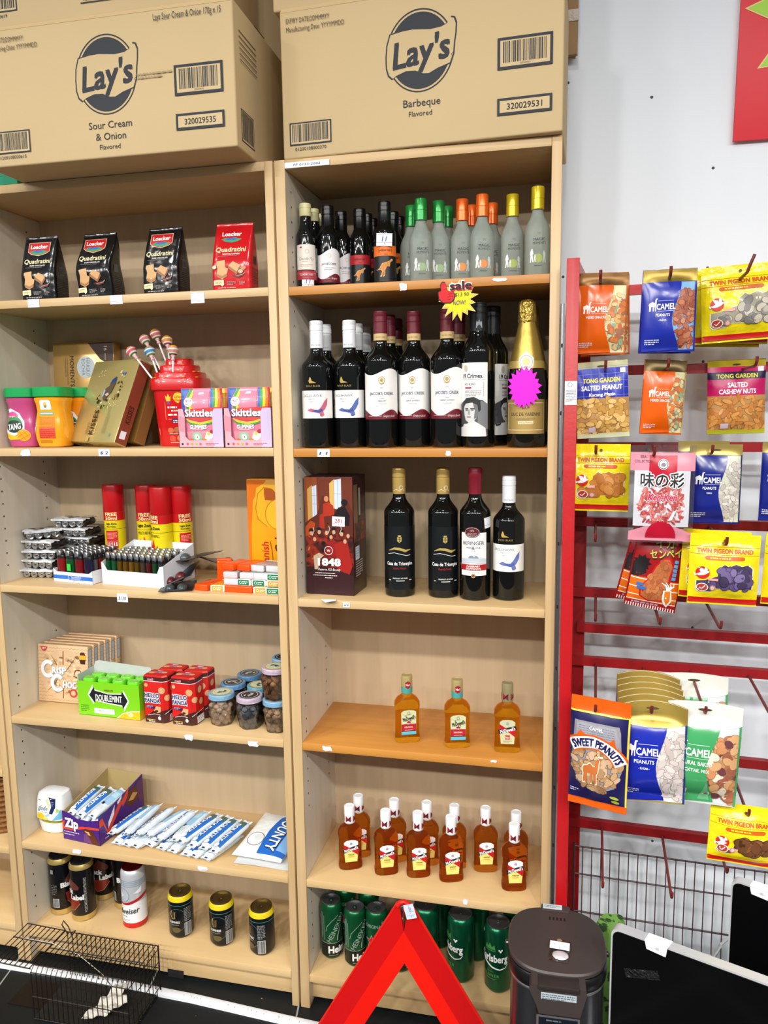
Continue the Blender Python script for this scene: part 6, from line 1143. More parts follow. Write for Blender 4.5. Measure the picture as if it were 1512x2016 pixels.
# ---- fifth shelf: air freshener, chocolate bars
Z5L = ZA[5]+.0004
t = thing('air_freshener', 'white gel air freshener at the left end of the fifth shelf', 'air freshener', None, (-.752, .082, Z5L), math.radians(-4)); wp = P('e9ebee', .3, coat=.3)
g = G(); loft(g, [(.036, .026, 0, 0, 0), (.040, .030, .003, 0, 0), (.045, .034, .026, 0, 0), (.0455, .0345, .030, 0, 0)], wp, 48, 2.4); g.obj('base_cup', t)
g = G(); loft(g, [(.040, .030, .027, 0, 0), (.040, .030, .042, 0, 0)], P('b8b428', .2, trans=.5), 40, 2.4); g.obj('gel', t)
rows = [(.0465, .0355, .041, 0, 0), (.0470, .036, .046, 0, 0), (.0450, .034, .075, 0, 0), (.0415, .031, .100, 0, 0), (.039, .028, .108, 0, 0), (.032, .020, .1115, 0, 0)]
g = G(); loft(g, rows, wp, 48, 3.4); g.obj('cover', t)
I = [(PG([(.4, 9.8), (2.2, 9.6), (2.2, 7.6), (1.4, 6.0), (.6, 6.2), (1.2, 7.6), (1.0, 8.8)]), P('1c2650', .4)), (PG([(-.4, 9.2), (.3, 9.4), (.9, 8.4), (1.0, 7.2), (.4, 7.6)]), P('c8d0a0', .4)), (PG([(-.6, 5.6), (.8, 6.2), (1.2, 7.4), (.6, 5.6), (-.2, 5.2)]), P('9cc4e0', .4)), (T('glade', -1.1, 7.3, 1.15, 2.7, sh=.3), P('2a5a5a', .5)), (E(-1.7, 5.3, 1.1, .8, 16), P('e8c020', .4)), (E(-.3, 4.9, .6, .4, 12), P('ecd460', .4)), (PG([(1.4, 4.6), (2.8, 6.2), (3.2, 7.2), (3.6, 5.0)]), P('6ab0d8', .4)), (PG([(2.4, 7.6), (3.2, 6.8), (2.4, 6.4)]), P('a8c060', .4)), (LINES(1.2, 8.8, 1.9, 3, .12, .4), P('8aa0d0', .4)), (R(-2.4, 8.9, -1.6, 9.1), P('8a9aa8', .5)), (ST([(-1.2, 6.5), (-.4, 6.2), (.4, 6.6)], .08), P('5a8a8a', .5))]
g = G(); g.pr(loftfn(rows, 3.4), [(MV(sh, .1, -1.3, 0, 1.2), m) for sh, m in I], .0004, .0001, cx=.4, cy=.8); g.obj('label', t)
# open chocolate bar carton
t = thing('bar_carton', 'open purple chocolate bar carton holding a few blue and white bars', 'display carton', None, (-.639, .030, Z5L), math.radians(-7)); a, dd, hf, hb, th = .0605, .185, .076, .115, .0014; pu = P('47207a', .35); inn = P('b09a68', .7)
g = G(); g.prism([(-a, 0), (a, 0), (a, hf-.004), (a*.4, hf-.012), (-a*.2, hf-.012), (-a*.6, hf), (-a, hf+.004)], 0, th, pu)
for x, m in ((-a, inn), (a-th, pu)):
    V = [(x, 0, 0), (x, dd, 0), (x, dd, hb), (x, dd*.62, hb*.86), (x, 0, hf)]; V += [(x+th, p[1], p[2]) for p in V]; g.add(V, [(4, 3, 2, 1, 0), (5, 6, 7, 8, 9), (0, 1, 6, 5), (1, 2, 7, 6), (2, 3, 8, 7), (3, 4, 9, 8), (4, 0, 5, 9)], m)
g.box(-a, a, dd-th, dd, 0, hb, inn); g.box(-a, a, 0, dd, 0, th, inn)
g.add([(a-th-.0004, th, th), (a-th-.0004, dd, th), (a-th-.0004, dd, hb), (a-th-.0004, dd*.62, hb*.86), (a-th-.0004, th, hf)], [(4, 3, 2, 1, 0)], inn); g.obj('carton', t)
ora, wt, bwn = P('d8442a', .4), P('eceaf0', .5), P('5a2a18', .4)
I = [(PG([(-6.0, 5.3), (-5.2, 5.3), (-5.6, 3.7), (-3.6, 3.7), (.8, 4.6), (6.0, 5.0), (6.0, 4.4), (.8, 3.9), (-3.0, 2.9), (-6.0, 2.9)]), ora), (T('Zip', -3.0, 5.0, 2.7, 4.6, b=.09), P('3a2a4a', .5)), (T('Zip', -3.0, 5.0, 2.6, 4.4, b=.05), wt), (PG([(.6, 3.6), (1.4, 4.2), (3.6, 4.0), (5.4, 1.4), (5.6, .2), (3.4, .2), (2.6, 1.6)]), bwn), (PG([(1.2, 3.5), (2.6, 3.4), (3.2, 2.4), (2.2, 2.6)]), P('d8a860', .4)), (PG([(1, 2.4), (2.0, 3.2), (2.6, 2.0), (3.4, .3), (.8, .2)]), P('6a3a70', .4)), (LINES(-5.6, 2.2, -.6, 2, .28, .7, 4), P('c8b8d8', .5))]
g = G(); g.pr(lambda x, y, h: (x/100, -h, y/100), I, .0003, .0001)
Sd = [(PG([(.1, 6.9), (1.4, 7.2), (3.0, 3.0), (8.6, 8.6), (9.2, 8.0), (12.4, 10.6), (11.8, 8.0), (9.6, 6.2), (9.2, 7.2), (3.4, 1.4), (1.6, 5.2), (.1, 4.9)]), ora), (PG([(3.6, 5.0), (6.4, 8.4), (6.0, 6.0), (3.4, 3.2)]), wt), (PG([(7.4, 8.6), (9.4, 9.8), (9.2, 8.8), (7.6, 7.8)]), wt), (PG([(10.8, 6.0), (12.2, 9.4), (16.4, 9.6), (17.8, 8.0), (16.6, 5.6), (12.6, 4.8)]), bwn), (PG([(12, 6.6), (14, 8.2), (16, 7.2), (14, 6.0)]), P('c89858', .4)), (PG([(16.4, 4), (18.3, 4), (18.3, 11), (15.4, 10)]), P('5a2a5a', .4)), (LINES(2, 1.0, 8, 1, .3, .6), P('c8b8d8', .5))]
g.pr(lambda x, y, h: (a+h, x/100, y/100), Sd, .0003, .0001); g.obj('print', t)
zip_ = t
BA, BB = P('c9d6e0', .2, bump=.35, bs=70), P('a9c4d8', .2)
def bar(label, grp, loc, rot, kind=0):
    t = thing('chocolate_bar', label, 'chocolate bar', grp, loc); t.rotation_euler = rot
    g = G(); rr = random.Random(int(abs(loc[0])*9999)); rows = [(-.058, .014, .0006), (-.0535, .0135, .001), (-.050, .012, .0022), (-.045, .0128, .0075), (-.02, .0132, .0088), (.02, .0132, .0088), (.045, .0128, .0075), (.050, .012, .0022), (.0535, .0135, .001), (.058, .014, .0006)]
    def f(u, v):  # along the bar in y
        i = min(int(v*(len(rows)-1)), len(rows)-2); k = v*(len(rows)-1)-i; y, hw, hh_ = (rows[i][q]+(rows[i+1][q]-rows[i][q])*k for q in range(3)); a = 2*PI*u; e = 2/2.8
        return (hw*math.copysign(abs(math.cos(a))**e, math.cos(a)), y+(.0014*math.sin(a*4+y*90) if abs(y) > .052 else 0), .0092+hh_*math.copysign(abs(math.sin(a))**e, math.sin(a))+(.0008*math.sin(a*3) if abs(y) > .05 else 0))
    g.grid(f, 28, 36, P('d4dee6', .22, bump=.3, bs=60)); g.obj('wrapper', t, ang=60)
    def tf(x, y, h): # x across the bar, y along
        X, Y = x/100, y/100; e = 2.8; k = min(abs(X)/.0131, .98); i = next((q for q in range(len(rows)-1) if rows[q][0] <= Y <= rows[q+1][0]), 0); kk = (Y-rows[i][0])/(rows[i+1][0]-rows[i][0]); hh_ = rows[i][2]+(rows[i+1][2]-rows[i][2])*kk
        return (X, Y, .0092+hh_*(1-k**e)**(1/e)+h)
    if kind == 0:
        I = [(PG([(.1, -4.4), (1.2, -4.4), (1.2, 4.2), (.1, 4.2), (-.5, 2), (-.5, -2)]), P('2a68b8', .25)), (PG([(-1.2, 3.0), (1.2, 3.0), (1.1, 4.6), (-1.1, 4.6)]), P('4a6258', .3)), (MV(T('BOUNTY', 0, 0, 1.2, 6.6, b=.05), -.08, .3, -PI/2), P('20304c', .4)), (MV(T('BOUNTY', 0, 0, 1.15, 6.4, b=.025), -.1, .3, -PI/2), P('eef2f6', .4)), (E(-.2, -4.0, .8, .7, 14), P('e8eef0', .3)), (RING(-.2, -4.0, .8, .7, .1, 14), P('8a9aa4', .4))]
    elif kind == 1:
        I = [(R(-1.1, -1.0, 1.1, 4.6), P('8fb8d4', .25)), (R(-.9, 1.8, .9, 3.6), P('a8cce0', .25)), (R(-1.0, -4.2, 1.0, -1.2), P('cfd8de', .25)), (R(-.9, -1.5, -.1, -.6), P('16203a', .4)), (LINES(-.8, -2, .8, 6, .1, .3), P('9aa6b0', .4))]
    else:
        I = [(PG([(-1.2, -4.4), (-.1, -4.4), (.5, 0), (-.1, 4.2), (-1.2, 4.2)]), P('2a68b8', .25)), (MV(T('BOUNTY', 0, 0, 1.2, 6.6, b=.05), .08, -.3, PI/2), P('20304c', .4)), (MV(T('BOUNTY', 0, 0, 1.15, 6.4, b=.025), .1, -.3, PI/2), P('eef2f6', .4))]
    g = G(); g.pr(tf, I, .0006, .00015, cx=.3, cy=.5); g.pr(lambda x, y, h: (x/100, y/100, .0112+h), [(R(-.4, -5.6, .3, -5.15), P('141c34', .4))], .0004); g.obj('print', t)
    return t
protos = [bar('chocolate bar with white lettering, uppermost in the purple carton', 'blue and white bars in the purple carton', (-.664, .098, Z5L+.074), (math.radians(14), 0, math.radians(-14)), 0), bar('chocolate bar showing its pale back, in the purple carton', 'blue and white bars in the purple carton', (-.602, .104, Z5L+.068), (math.radians(14), math.radians(12), math.radians(-16)), 1)]
dup(protos[0], 'chocolate bar in the middle of the purple carton', (-.634, .100, Z5L+.070), rot=(math.radians(14), math.radians(10), math.radians(-17)))
p2 = bar('chocolate bar on the left side of the pile, lettering reversed', 'blue and white bars piled on the fifth shelf', (-.452, .115, Z5L+.021), (math.radians(4), math.radians(-24), math.radians(-20)), 2)
for k, (x, y, z) in enumerate([(-.664, .098, .053), (-.634, .10, .050), (-.604, .104, .047), (-.66, .10, .03), (-.63, .10, .028), (-.60, .10, .026), (-.655, .1, .008), (-.62, .1, .006)]):
    dup(protos[k % 2], 'chocolate bar lower in the purple carton', (x, y, Z5L+z), rot=(math.radians(10 if z > .02 else 0), 0, math.radians(-10)), group='hidden bars low in the purple carton')
rr = random.Random(8); nth = ['first', 'second', 'third', 'fourth', 'fifth', 'sixth', 'seventh', 'eighth', 'ninth', 'tenth']
for k in range(9): # bottom layer
    x = -.528+.0345*k; dup((protos[0], protos[1], p2)[(k*2) % 3], nth[k]+' chocolate bar from left in the bottom layer of the loose pile', (x, .096+rr.uniform(-.010, .006)-.004*k*.5, Z5L+.0005), rot=(0, 0, math.radians(-14+rr.uniform(-9, 9))), group='blue and white bars piled on the fifth shelf', sc=1.12)
top = [(-.533, .104, .020, 0, -16, -22), (-.499, .110, .021, 1, -26, -20), (-.424, .106, .021, 1, -22, -24), (-.393, .098, .023, 2, -18, -24), (-.356, .106, .021, 1, -14, -18), (-.327, .100, .021, 0, -10, -22), (-.293, .094, .020, 0, -8, -22), (-.263, .088, .020, 0, -8, -21), (-.231, .082, .019, 0, -8, -21)]
p2.location = (-.460, .108, Z5L+.026); p2['label'] = 'third chocolate bar from left on top of the loose pile'; p2.scale = (1.16, 1.16, 1.16); p2.rotation_euler = (math.radians(9), math.radians(-26), math.radians(-24)); kk = 0
for i, (x, y, z, k, ry, rz) in enumerate(top):
    n = i if i < 2 else i+1
    dup((protos[0], protos[1], p2)[k], nth[n]+' chocolate bar from left on top of the loose pile', (x, y, Z5L+z+.005), rot=(math.radians(9+2*math.sin(n*2.1)), math.radians(ry), math.radians(rz-3+5*math.sin(n*1.7))), group='blue and white bars piled on the fifth shelf', sc=1.16)
# multipack pouch on a white tray
t = thing('bar_multipack', 'white and blue multipack pouch lying at the right end of the fifth shelf', 'multipack', None, (-.130, .118, Z5L+.027)); t.rotation_euler = (math.radians(10), math.radians(0), math.radians(-4))
g = G(); wpk = P('dfe0dc', .25, bump=.4, bs=35)
def mf(u, v, s=1):
    x = -.068+.136*u; y = -.085+.165*v; b_ = max(0, 1-abs(2*u-1)**3)*max(0, 1-abs(2*v-1)**3); return (x+(.018*(v-.5)), y, s*.016*b_**.7+.0008*s+.0018*math.sin(u*9+v*4)*b_)
g.grid(mf, 20, 22, wpk); g.grid(lambda u, v: mf(u, v, -.45), 20, 22, wpk, flip=True); g.obj('pouch', t, ang=60)
def mp(x, y, h): u = min(max((x/100-.018*((y/100+.085)/.165-.5)+.068)/.136, 0), 1); v = min(max((y/100+.085)/.165, 0), 1); q = mf(u, v); return (q[0], q[1], q[2]+h)
I = [(PG([(-1.2, -7.8), (6.4, -7.8), (6.9, 7.6), (2.6, 7.6), (.6, 5.4), (-.8, 0)]), P('2460b4', .25)), (PG([(3.6, -6.0), (6.2, -6.0), (6.2, 5), (4.6, 2)]), P('7aa8d8', .25)), (MV(T('BOUNTY', 0, 0, 3.0, 12.6, b=.05), 2.6, -.4, -PI/2-.12), P('1a2030', .4)), (MV(T('BOUNTY', 0, 0, 2.9, 12.2, b=.02), 2.5, -.3, -PI/2-.12), P('f0f2f4', .4)), (E(-3.2, -3.4, 2.2, 2.3, 22), P('efefec', .35)), (RING(-3.2, -3.4, 2.25, 2.35, .18, 22), P('5a5a5a', .4)), (E(-2.6, -2.9, 1.2, 1.2, 16), P('d0d4d4', .35)), (R(-6, -8.0, 6, -7.6), P('e8e8e8', .3))]
g = G(); g.pr(mp, I, .0012, .00015, cx=.5, cy=.5); g.obj('print', t)
t = thing('card_tray', 'white card tray flap under the multipack pouch', 'card', None, (-.125, .108, Z5L)); g = G(); wc = P('d5d8da', .5)
g.grid(lambda u, v: (-.075+.147*u, -.088+.17*v, .0006+.003*math.sin(u*5)*(1-v)*.5+.002*(1-v)), 16, 8, wc); g.grid(lambda u, v: (-.075+.147*u, -.088+.17*v, .0002+.003*math.sin(u*5)*(1-v)*.5+.002*(1-v)), 16, 8, wc, flip=True); g.obj('card', t)
# ---- bottom shelf cans
Z6L = ZA[6]+.0004; bkm = P('0f0f13', .25, metal=.3); gld = P('c9b06a', .3, metal=.7)
def blk_items():
    rdm = P('7a241a', .35); I = [(R(-10.3, .2, 10.3, 1.7), P('c8ac68', .3, metal=.6)), (PG([(-2.2, 10.4), (-.4, 12.6), (1.6, 11.2), (2.4, 10.2), (2.2, 9.4), (-2.4, 9.2)]), P('5c2c22', .35)), (PG([(-2.4, 6.4), (2.2, 6.8), (2.4, 5.2), (.8, 3.4), (-1.2, 2.8), (-2.0, 4.2)]), rdm), (ST([(-2, 4), (-1.2, 2.8), (.8, 3.4), (2.5, 5.4)], .08), P('c08a5a', .4)), (T('Black', -1.5, 8.9, 1.4, 4.2, b=.06), P('d8d8d6', .4)), (T('Label', 1.6, 7.2, 1.4, 3.9, b=.06), P('d8d8d6', .4)), (LINES(3.6, 12.6, 4.3, 26, .2, .4, 9), P('9a9a98', .4)), (R(-6.0, 2.4, -4.2, 5.0), P('b8b8b6', .4)), (BARS(-5.9, 2.5, -4.3, 4.9, 4, 14), P('2a2a2a', .5)), (R(-6.2, 12.4, -5.4, 13.6), P('8a8a88', .4)), (LINES(-6.2, 8.8, -4.6, 6, .24, .5, 3), P('6a6a68', .4))]
    return I
q = can('beer_can', 'tall black beer can, front one at left of the bottom shelf', 'tall black beer cans', (-.690, .089, Z6L), face(-.69, .089)-1.05, .0325, .168, bkm, blk_items(), '55565a', neck=gld)
dup(q, 'tall black beer can in the left corner beside the front one', (-.765, .100, Z6L), face(-.765, .1)+1.0)
dup(q, 'tall black beer can at the back behind the front one', (-.686, .182, Z6L), face(-.69, .18)-.3); dup(q, 'tall black beer can half hidden behind the white can', (-.602, .160, Z6L), face(-.6, .16)+.35)
wtc = P('c9ced4', .3, metal=.35); rd = P('c01c1c', .35)
I = [(R(-10.3, .2, 10.3, 1.6), rd), (R(-10.3, 1.6, 10.3, 7.6), P('dfe2e4', .35)), (PG([(-10, 7.0), (-3, 7.1), (.4, 7.6), (5.2, 9.4), (10, 9.6), (10, 8.6), (5.4, 8.5), (.6, 6.9), (-3, 6.5), (-10, 6.4)]), P('a81824', .35)), (E(-1.0, 9.6, 2.2, 2.3, 26), P('aab2ba', .35)), (RING(-1.0, 9.6, 2.0, 2.1, .16, 26), P('7a828a', .4)), (PG([(-1.8, 8.6), (-.6, 9.6), (-1.8, 10.8)]), P('d8dcdf', .4)), (PG([(2.2, 10.2), (4.4, 11.8), (4.2, 10.2)]), P('e4e8ea', .4)), (T('Budweiser', -.6, 5.0, 1.7, 8.4, b=.02, sh=.35, rot=.12), P('1c2028', .5)), (T('BEER', -.8, 3.5, .4, 1.9, b=.01, ls=1.4), P('3a3e44', .5)), (LINES(-1.6, 2.5, 1.0, 2, .16, .4), P('8a9096', .5))]+[(R(-10.3, 12.2+.5*k, 10.3, 12.45+.5*k), P('8a98a6', .35)) for k in range(4)]
can('beer_can', 'tall white and silver beer can with red foot', None, (-.533, .092, Z6L), face(-.533, .092)-.72, .0325, .168, wtc, I, '8a2020')
gk = P('101418', .28, metal=.35)
I = [(RING(.9, 5.6, 2.6, 3.2, .08, 30), P('5a7a78', .4)), (ST([(-.6, 8.2), (-.9, 7.0), (-.5, 5.9), (.3, 6.0), (.4, 7.9)], .18), P('c8a860', .35, metal=.4)), (U(*[ST([(-.6+.22*k, 8.0), (-.6+.16*k, 6.1)], .03) for k in range(4)]), P('c8a860', .35, metal=.4)), (T('GUINNESS', .1, 5.0, .62, 3.1, b=.03), P('dcdcd8', .4)), (T('DRAUGHT', .3, 4.2, .26, 2.2), P('a8a8a0', .4)), (E(.6, 2.8, 1.2, .8, 16), P('5a5030', .4)), (R(2.8, 1.0, 4.8, 4.6), P('c4c4c2', .4)), (BARS(2.9, 1.1, 4.7, 4.5, 7, 16), P('202020', .5)), (LINES(2.8, 8.6, 4.8, 9, .26, .44, 7), P('7a7c7c', .4)), (R(-10.2, 9.6, 10.2, 9.72), P('4a8a86', .35))]
q = can('stout_can', 'small black stout can with yellow neck, left of three', 'small black stout cans', (-.386, .0785, Z6L), face(-.386, .078)-.65, .0325, .1235, gk, I, '8a7a4a', neck=P('d8c018', .35))
dup(q, 'small black stout can with yellow neck, middle of three', (-.2635, .0710, Z6L), face(-.26, .07)-.62); dup(q, 'small black stout can with yellow neck, right of three, nearest the upright', (-.147, .0615, Z6L), face(-.147, .06)-1.25)
# ---- price tags and tape scraps on the shelf edges
def edge_tag(label, u_, v_, wd, ht, txt=None, z=None, scrap=0, col='22306a', name='price_tag'):
    p = ony(u_, v_, -.0012); t = thing(name, label, 'price tag' if name == 'price_tag' else 'tape', None, (p.x, p.y, p.z)); g = G()
    if scrap:
        rr = random.Random(u_); pts = []
        for k in range(11):
            a = 2*PI*k/11; pts.append((wd/2*math.copysign(abs(math.cos(a))**.5, math.cos(a))*rr.uniform(.7, 1.1), ht/2*math.copysign(abs(math.sin(a))**.5, math.sin(a))*rr.uniform(.6, 1.15)))
        V, F = PG(pts); g.add([(x/100, -.0003+.0008*abs(math.sin(i*1.7)), y/100) for i, (x, y) in enumerate(V)], F, P('dcdce2', .5)); g.obj('scrap', t); return t
    g.box(-wd/200, wd/200, -.0002, .0006, -ht/200, ht/200, K['paper'])
    I = [(U(R(-wd/2, ht*.42, wd/2, ht*.44), R(-wd/2, -ht*.2, wd*.0, -ht*.18), R(0, -ht*.32, wd/2, -ht*.3), R(0, -ht*.32, wd*.02, -ht*.18)), P('8a93b4', .6))]
    if txt and len(txt) > 8: I = []
    if txt: I.append((T(txt, 0, -.02, ht*.42, wd*(.7 if len(txt) < 9 else .6), sh=.1), P(col, .6)))
    g.pr(lambda x, y, h: (x/100, -.0006-h, y/100), I, .0002); g.obj('paper', t)
edge_tag('blank price tag under the leftmost black wafer bag', 66, 597, 3.1, 1.9); edge_tag('blank price tag under the second wafer bag', 229, 590, 3.2, 2.0); edge_tag('blank price tag between the black and red wafer bags', 389, 586, 3.3, 2.4)
edge_tag('white tape scrap on the edge under the orange jar', 50, 891, 2.9, 1.8, scrap=1, name='tape_scrap'); edge_tag('price tag reading two dollars under the gold box', 205, 891, 3.0, 1.7, '$ 2'); edge_tag('price tag reading 1.30 under the white lighter tray', 241, 1177, 2.9, 2.1, '$1.30')
edge_tag('torn white tape scrap left of the one under the jars, fourth shelf', 372, 1452, 2.6, 1.6, scrap=1, name='tape_scrap'); edge_tag('torn white tape scrap under the fruit jars', 499, 1464, 2.8, 1.7, scrap=1, name='tape_scrap'); edge_tag('white tape patch under the purple carton', 151, 1677, 2.8, 1.4, scrap=1, name='tape_scrap'); edge_tag('white tape patch under the loose chocolate bars', 398, 1710, 3.1, 1.3, scrap=1, name='tape_scrap')
edge_tag('white strip label with code on the top board of the right bookcase', 604, 322.5, 10.0, 1.15, 'FF 0133-2002', col='5a6a8a'); edge_tag('torn white tape under the orange banded mini bottles', 794, 565, 1.9, 1.9, scrap=1, name='tape_scrap'); edge_tag('worn white tape under the left yellow capped flask', 985, 550, 3.4, .8, scrap=1, name='tape_scrap')
edge_tag('white price tag scrap under the left wine bottles', 637, 892, 2.9, 1.7, '11', col='3a3a4a'); edge_tag('thin torn tape under the middle wine bottles', 882, 893, 1.2, 1.4, scrap=1, name='tape_scrap'); edge_tag('small rounded price sticker on the third shelf edge', 682, 1191, 1.6, 1.1, '69'); edge_tag('torn white tape on the honey shelf left end', 644, 1474, 2.6, 1.5, scrap=1, name='tape_scrap'); edge_tag('small torn tape on the honey shelf right end', 972, 1499, 1.6, .7, scrap=1, name='tape_scrap'); edge_tag('torn white tape on the brandy flask shelf edge', 916, 1776, 1.2, 1.6, scrap=1, name='tape_scrap')
p = onz(647, 1183, ZR[3]+.001); t = thing('paper_slip', 'white paper slip lying at the shelf edge before the brandy box', 'paper'); g = G(); g.add([(p.x-.02, p.y+.004, p.z+.002), (p.x-.004, p.y-.012, p.z-.001), (p.x+.017, p.y+.0, p.z+.001), (p.x+.013, p.y+.012, p.z+.001)], [(0, 1, 2, 3)], K['paper']); g.obj('slip', t)
# ---- sale starburst hanging from the top-shelf edge
p = ony(897, 585, -.004); t = thing('sale_sign', 'red and yellow sale starburst with thumb, on the shelf edge above the wine', 'sign', None, (p.x, p.y, p.z)); t.rotation_euler = (math.radians(4), math.radians(-3), .15)
random.seed(6); st = STAR(.5, -.6, 4.1, 2.7, 15, 1.0, .12, .2); ye = P('f2e01a', .45); s8 = lambda k: ([((x-.5)*k+.5, (y+.6)*k-.6) for x, y in st[0]], st[1])
g = G(); g.prism([(x/100, z/100) for x, z in st[0]], 0, .0006, ye); g.obj('starburst', t)
f = lambda x, y, h: (x/100, -h, y/100); rdp = P('d81c24', .45); bkp = P('141414', .5)
th = [(-3.4, -.2), (-3.5, 1.2), (-2.9, 1.5), (-3.0, 2.5), (-2.6, 3.1), (-2.0, 3.0), (-1.8, 2.2), (-1.6, 1.4), (-.6, 1.2), (-.2, .6), (-.5, -.5), (-1.2, -1.0), (-2.6, -.9)]
I = [(s8(.98), P('f6ecb0', .45)), (s8(.91), P('e8821a', .45)), (s8(.86), ye)]; I2 = [(PG([((x+2)*1.12-2, (y-1)*1.1+1) for x, y in th]), bkp), (PG(th), rdp), (U(ST([(-1.6, .7), (-.6, .8)], .08), ST([(-1.7, .1), (-.5, .2)], .08), ST([(-1.7, -.4), (-.8, -.3)], .08)), bkp)]
for dx, dy in ((-.12, -.12), (.12, .12), (.12, -.12), (-.12, .12)): I2.append((T('sale', 1.15+dx, 2.35+dy, 1.75, 4.6, b=.05), P('f8f4f2', .5)))
I2 += [(T('sale', 1.3, 2.2, 1.75, 4.6, b=.04), rdp), (T('sale', 1.15, 2.35, 1.7, 4.5, b=.03), bkp), (T('$13 90', 1.3, .5, .8, 2.9, sh=.1), P('3a5a3a', .5)), (T('NOW!', .7, -1.1, .95, 2.7, sh=.25), P('2a4a7a', .5))]
g = G(); g.pr(f, I, .0003, .0002); g.obj('starburst_print', t); g = G(); g.pr(f, I2, .0014, .00015); g.obj('thumb_and_word', t)
# ================================================================== red snack rack at the right
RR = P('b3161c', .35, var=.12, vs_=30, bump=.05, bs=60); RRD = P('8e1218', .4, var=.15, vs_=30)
BAR = [(1.740, 1), (1.566, 1), (1.395, 1), (1.222, 1), (1.054, 1), (.968, 1), (.886, 1), (.672, 1), (.474, 1)]
SK = math.radians(-3.0)
def ry(x, y0=.19): return y0-(x-.64)*math.tan(math.radians(3))
t = thing('snack_rack', 'red steel snack rack with crossbars and hooks, against the white wall', 'rack', None, (.606, .0, 0)); o0 = t.location
def L3(p): return (p[0]-o0.x, p[1]-o0.y, p[2]-o0.z)
g = G(); g.box(.5945-o0.x, .6195-o0.x, -.05, -.025, .0, 1.776, RR, .0015); g.obj('front_post', t)
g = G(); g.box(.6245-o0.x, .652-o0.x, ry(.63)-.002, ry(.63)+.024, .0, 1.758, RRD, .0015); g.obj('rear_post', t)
g = G(); V = [(.596, -.026, 1.752), (.6185, -.026, 1.752), (.6185, -.026, 1.775), (.596, -.026, 1.775), (.627, .19, 1.736), (.650, .19, 1.736), (.650, .19, 1.757), (.627, .19, 1.757)]
def hexa(g, V, m): g.add([L3(v) for v in V], [(0, 1, 2, 3), (5, 4, 7, 6), (4, 0, 3, 7), (1, 5, 6, 2), (3, 2, 6, 7), (4, 5, 1, 0)], m)
hexa(g, V, RR); g.obj('top_tie', t)
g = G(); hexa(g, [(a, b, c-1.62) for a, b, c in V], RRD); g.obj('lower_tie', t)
g = G(); g.box(1.30-o0.x, 1.325-o0.x, -.09, -.065, 0, 1.776, RR, .0015); g.obj('front_post', t)
for z, _ in BAR:
    x0 = .622 if abs(z-.968) > .01 else .634; g = G(); hh = .0105; a = (x0, ry(x0)); b = (1.33, ry(1.33))
    V = [(a[0], a[1]-.018, z-hh), (b[0], b[1]-.018, z-hh), (b[0], b[1]-.018, z+hh), (a[0], a[1]-.018, z+hh), (a[0], a[1]-.001, z-hh), (b[0], b[1]-.001, z-hh), (b[0], b[1]-.001, z+hh), (a[0], a[1]-.001, z+hh)]
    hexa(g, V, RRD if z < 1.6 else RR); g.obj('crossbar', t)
HM = P('6e2420', .4, var=.2, vs_=60)
def hook(x, z, tip=-.085, up=.018, lean=0):
    g = G(); y0 = ry(x)-.018; k = .045; f = lambda y: x-(y0-y)*k
    g.tube([L3(p) for p in ((x, y0+.004, z), (f(y0-.06), y0-.06, z), (f(tip+.02), tip+.02, z), (f(tip)+lean*.2, tip+.004, z+.003), (f(tip)+lean*.5, tip-.001, z+up*.5), (f(tip)+lean, tip-.002, z+up))], .0031, HM, 8); g.obj('hook', t)
for x, z, tip in ((.669, 1.735, -.035), (.799, 1.735, -.035), (.683, 1.562, -.01), (.803, 1.562, -.01), (.966, 1.562, -.0), (.668, 1.391, -.02), (.779, 1.391, -.058), (.890, 1.391, -.02), (1.03, 1.391, -.02), (.671, 1.218, -.08), (.803, 1.218, -.018), (.914, 1.218, -.085), (1.04, 1.218, -.08), (.675, 1.05, -.066), (.800, 1.05, -.07), (.912, 1.05, -.078), (1.04, 1.05, -.07), (.679, .882, -.132), (.786, .882, -.118), (.888, .882, -.10), (1.01, .882, -.08), (.979, .668, -.085), (.703, .470, -.078), (.841, .470, -.085), (.965, .470, .03)):
    hook(x, z, tip)
hook(.936, 1.735, -.02, .034, .013)
# wire basket panel at the foot of the rack
g = G(); bm_ = P('3a2024', .45); wz = [(.421, .0022), (.349, .002), (.249, .0022)]
for z, r_ in wz: g.tube([L3((.638, ry(.638)-.03, z)), L3((1.33, ry(1.33)-.03, z))], r_, bm_, 6)
g.tube([L3((.638, ry(.638)-.03, .43)), L3((.638, ry(.638)-.03, .05))], .003, bm_, 6)
for k in range(32):
    x = .6585+.0213*k; y = ry(x)-.0325; g.tube([L3(p) for p in ((x, y, .424), (x, y, .22), (x, y-.006, .17), (x+.004, y-.03, .13), (x+.006, y-.10, .12))], .0013, bm_, 5)
g.obj('wire_panel', t)
q = thing('notice_label', 'small white printed notice stuck on the red rack post', 'label', None, (.607, -.0505, 1.515)); g = G(); g.box(-.0118, .0118, -.0004, .0002, -.0235, .0235, K['paper'])
g.pr(lambda x, y, h: (x/100, -.0004-h, y/100), [(RING(-.2, 1.6, .45, .45, .08, 16), P('4a4a50', .6)), (LINES(-1.0, .5, 1.0, 8, .1, .3, 3), P('5a5a60', .6))], .0002); g.obj('paper', q)
q = thing('steel_strip', 'grey slotted steel strip between the bookcase and red rack', 'strip', None, (.588, .03, .0)); g = G(); g.box(-.0042, .0042, 0, .012, .2, 1.70, P('8a8c90', .35, metal=.7), .0008)
for k in range(10): g.box(-.0016, .0016, -.0006, .0004, .35+.14*k, .358+.14*k, P('2a2a2c', .6))
g.obj('strip', q)
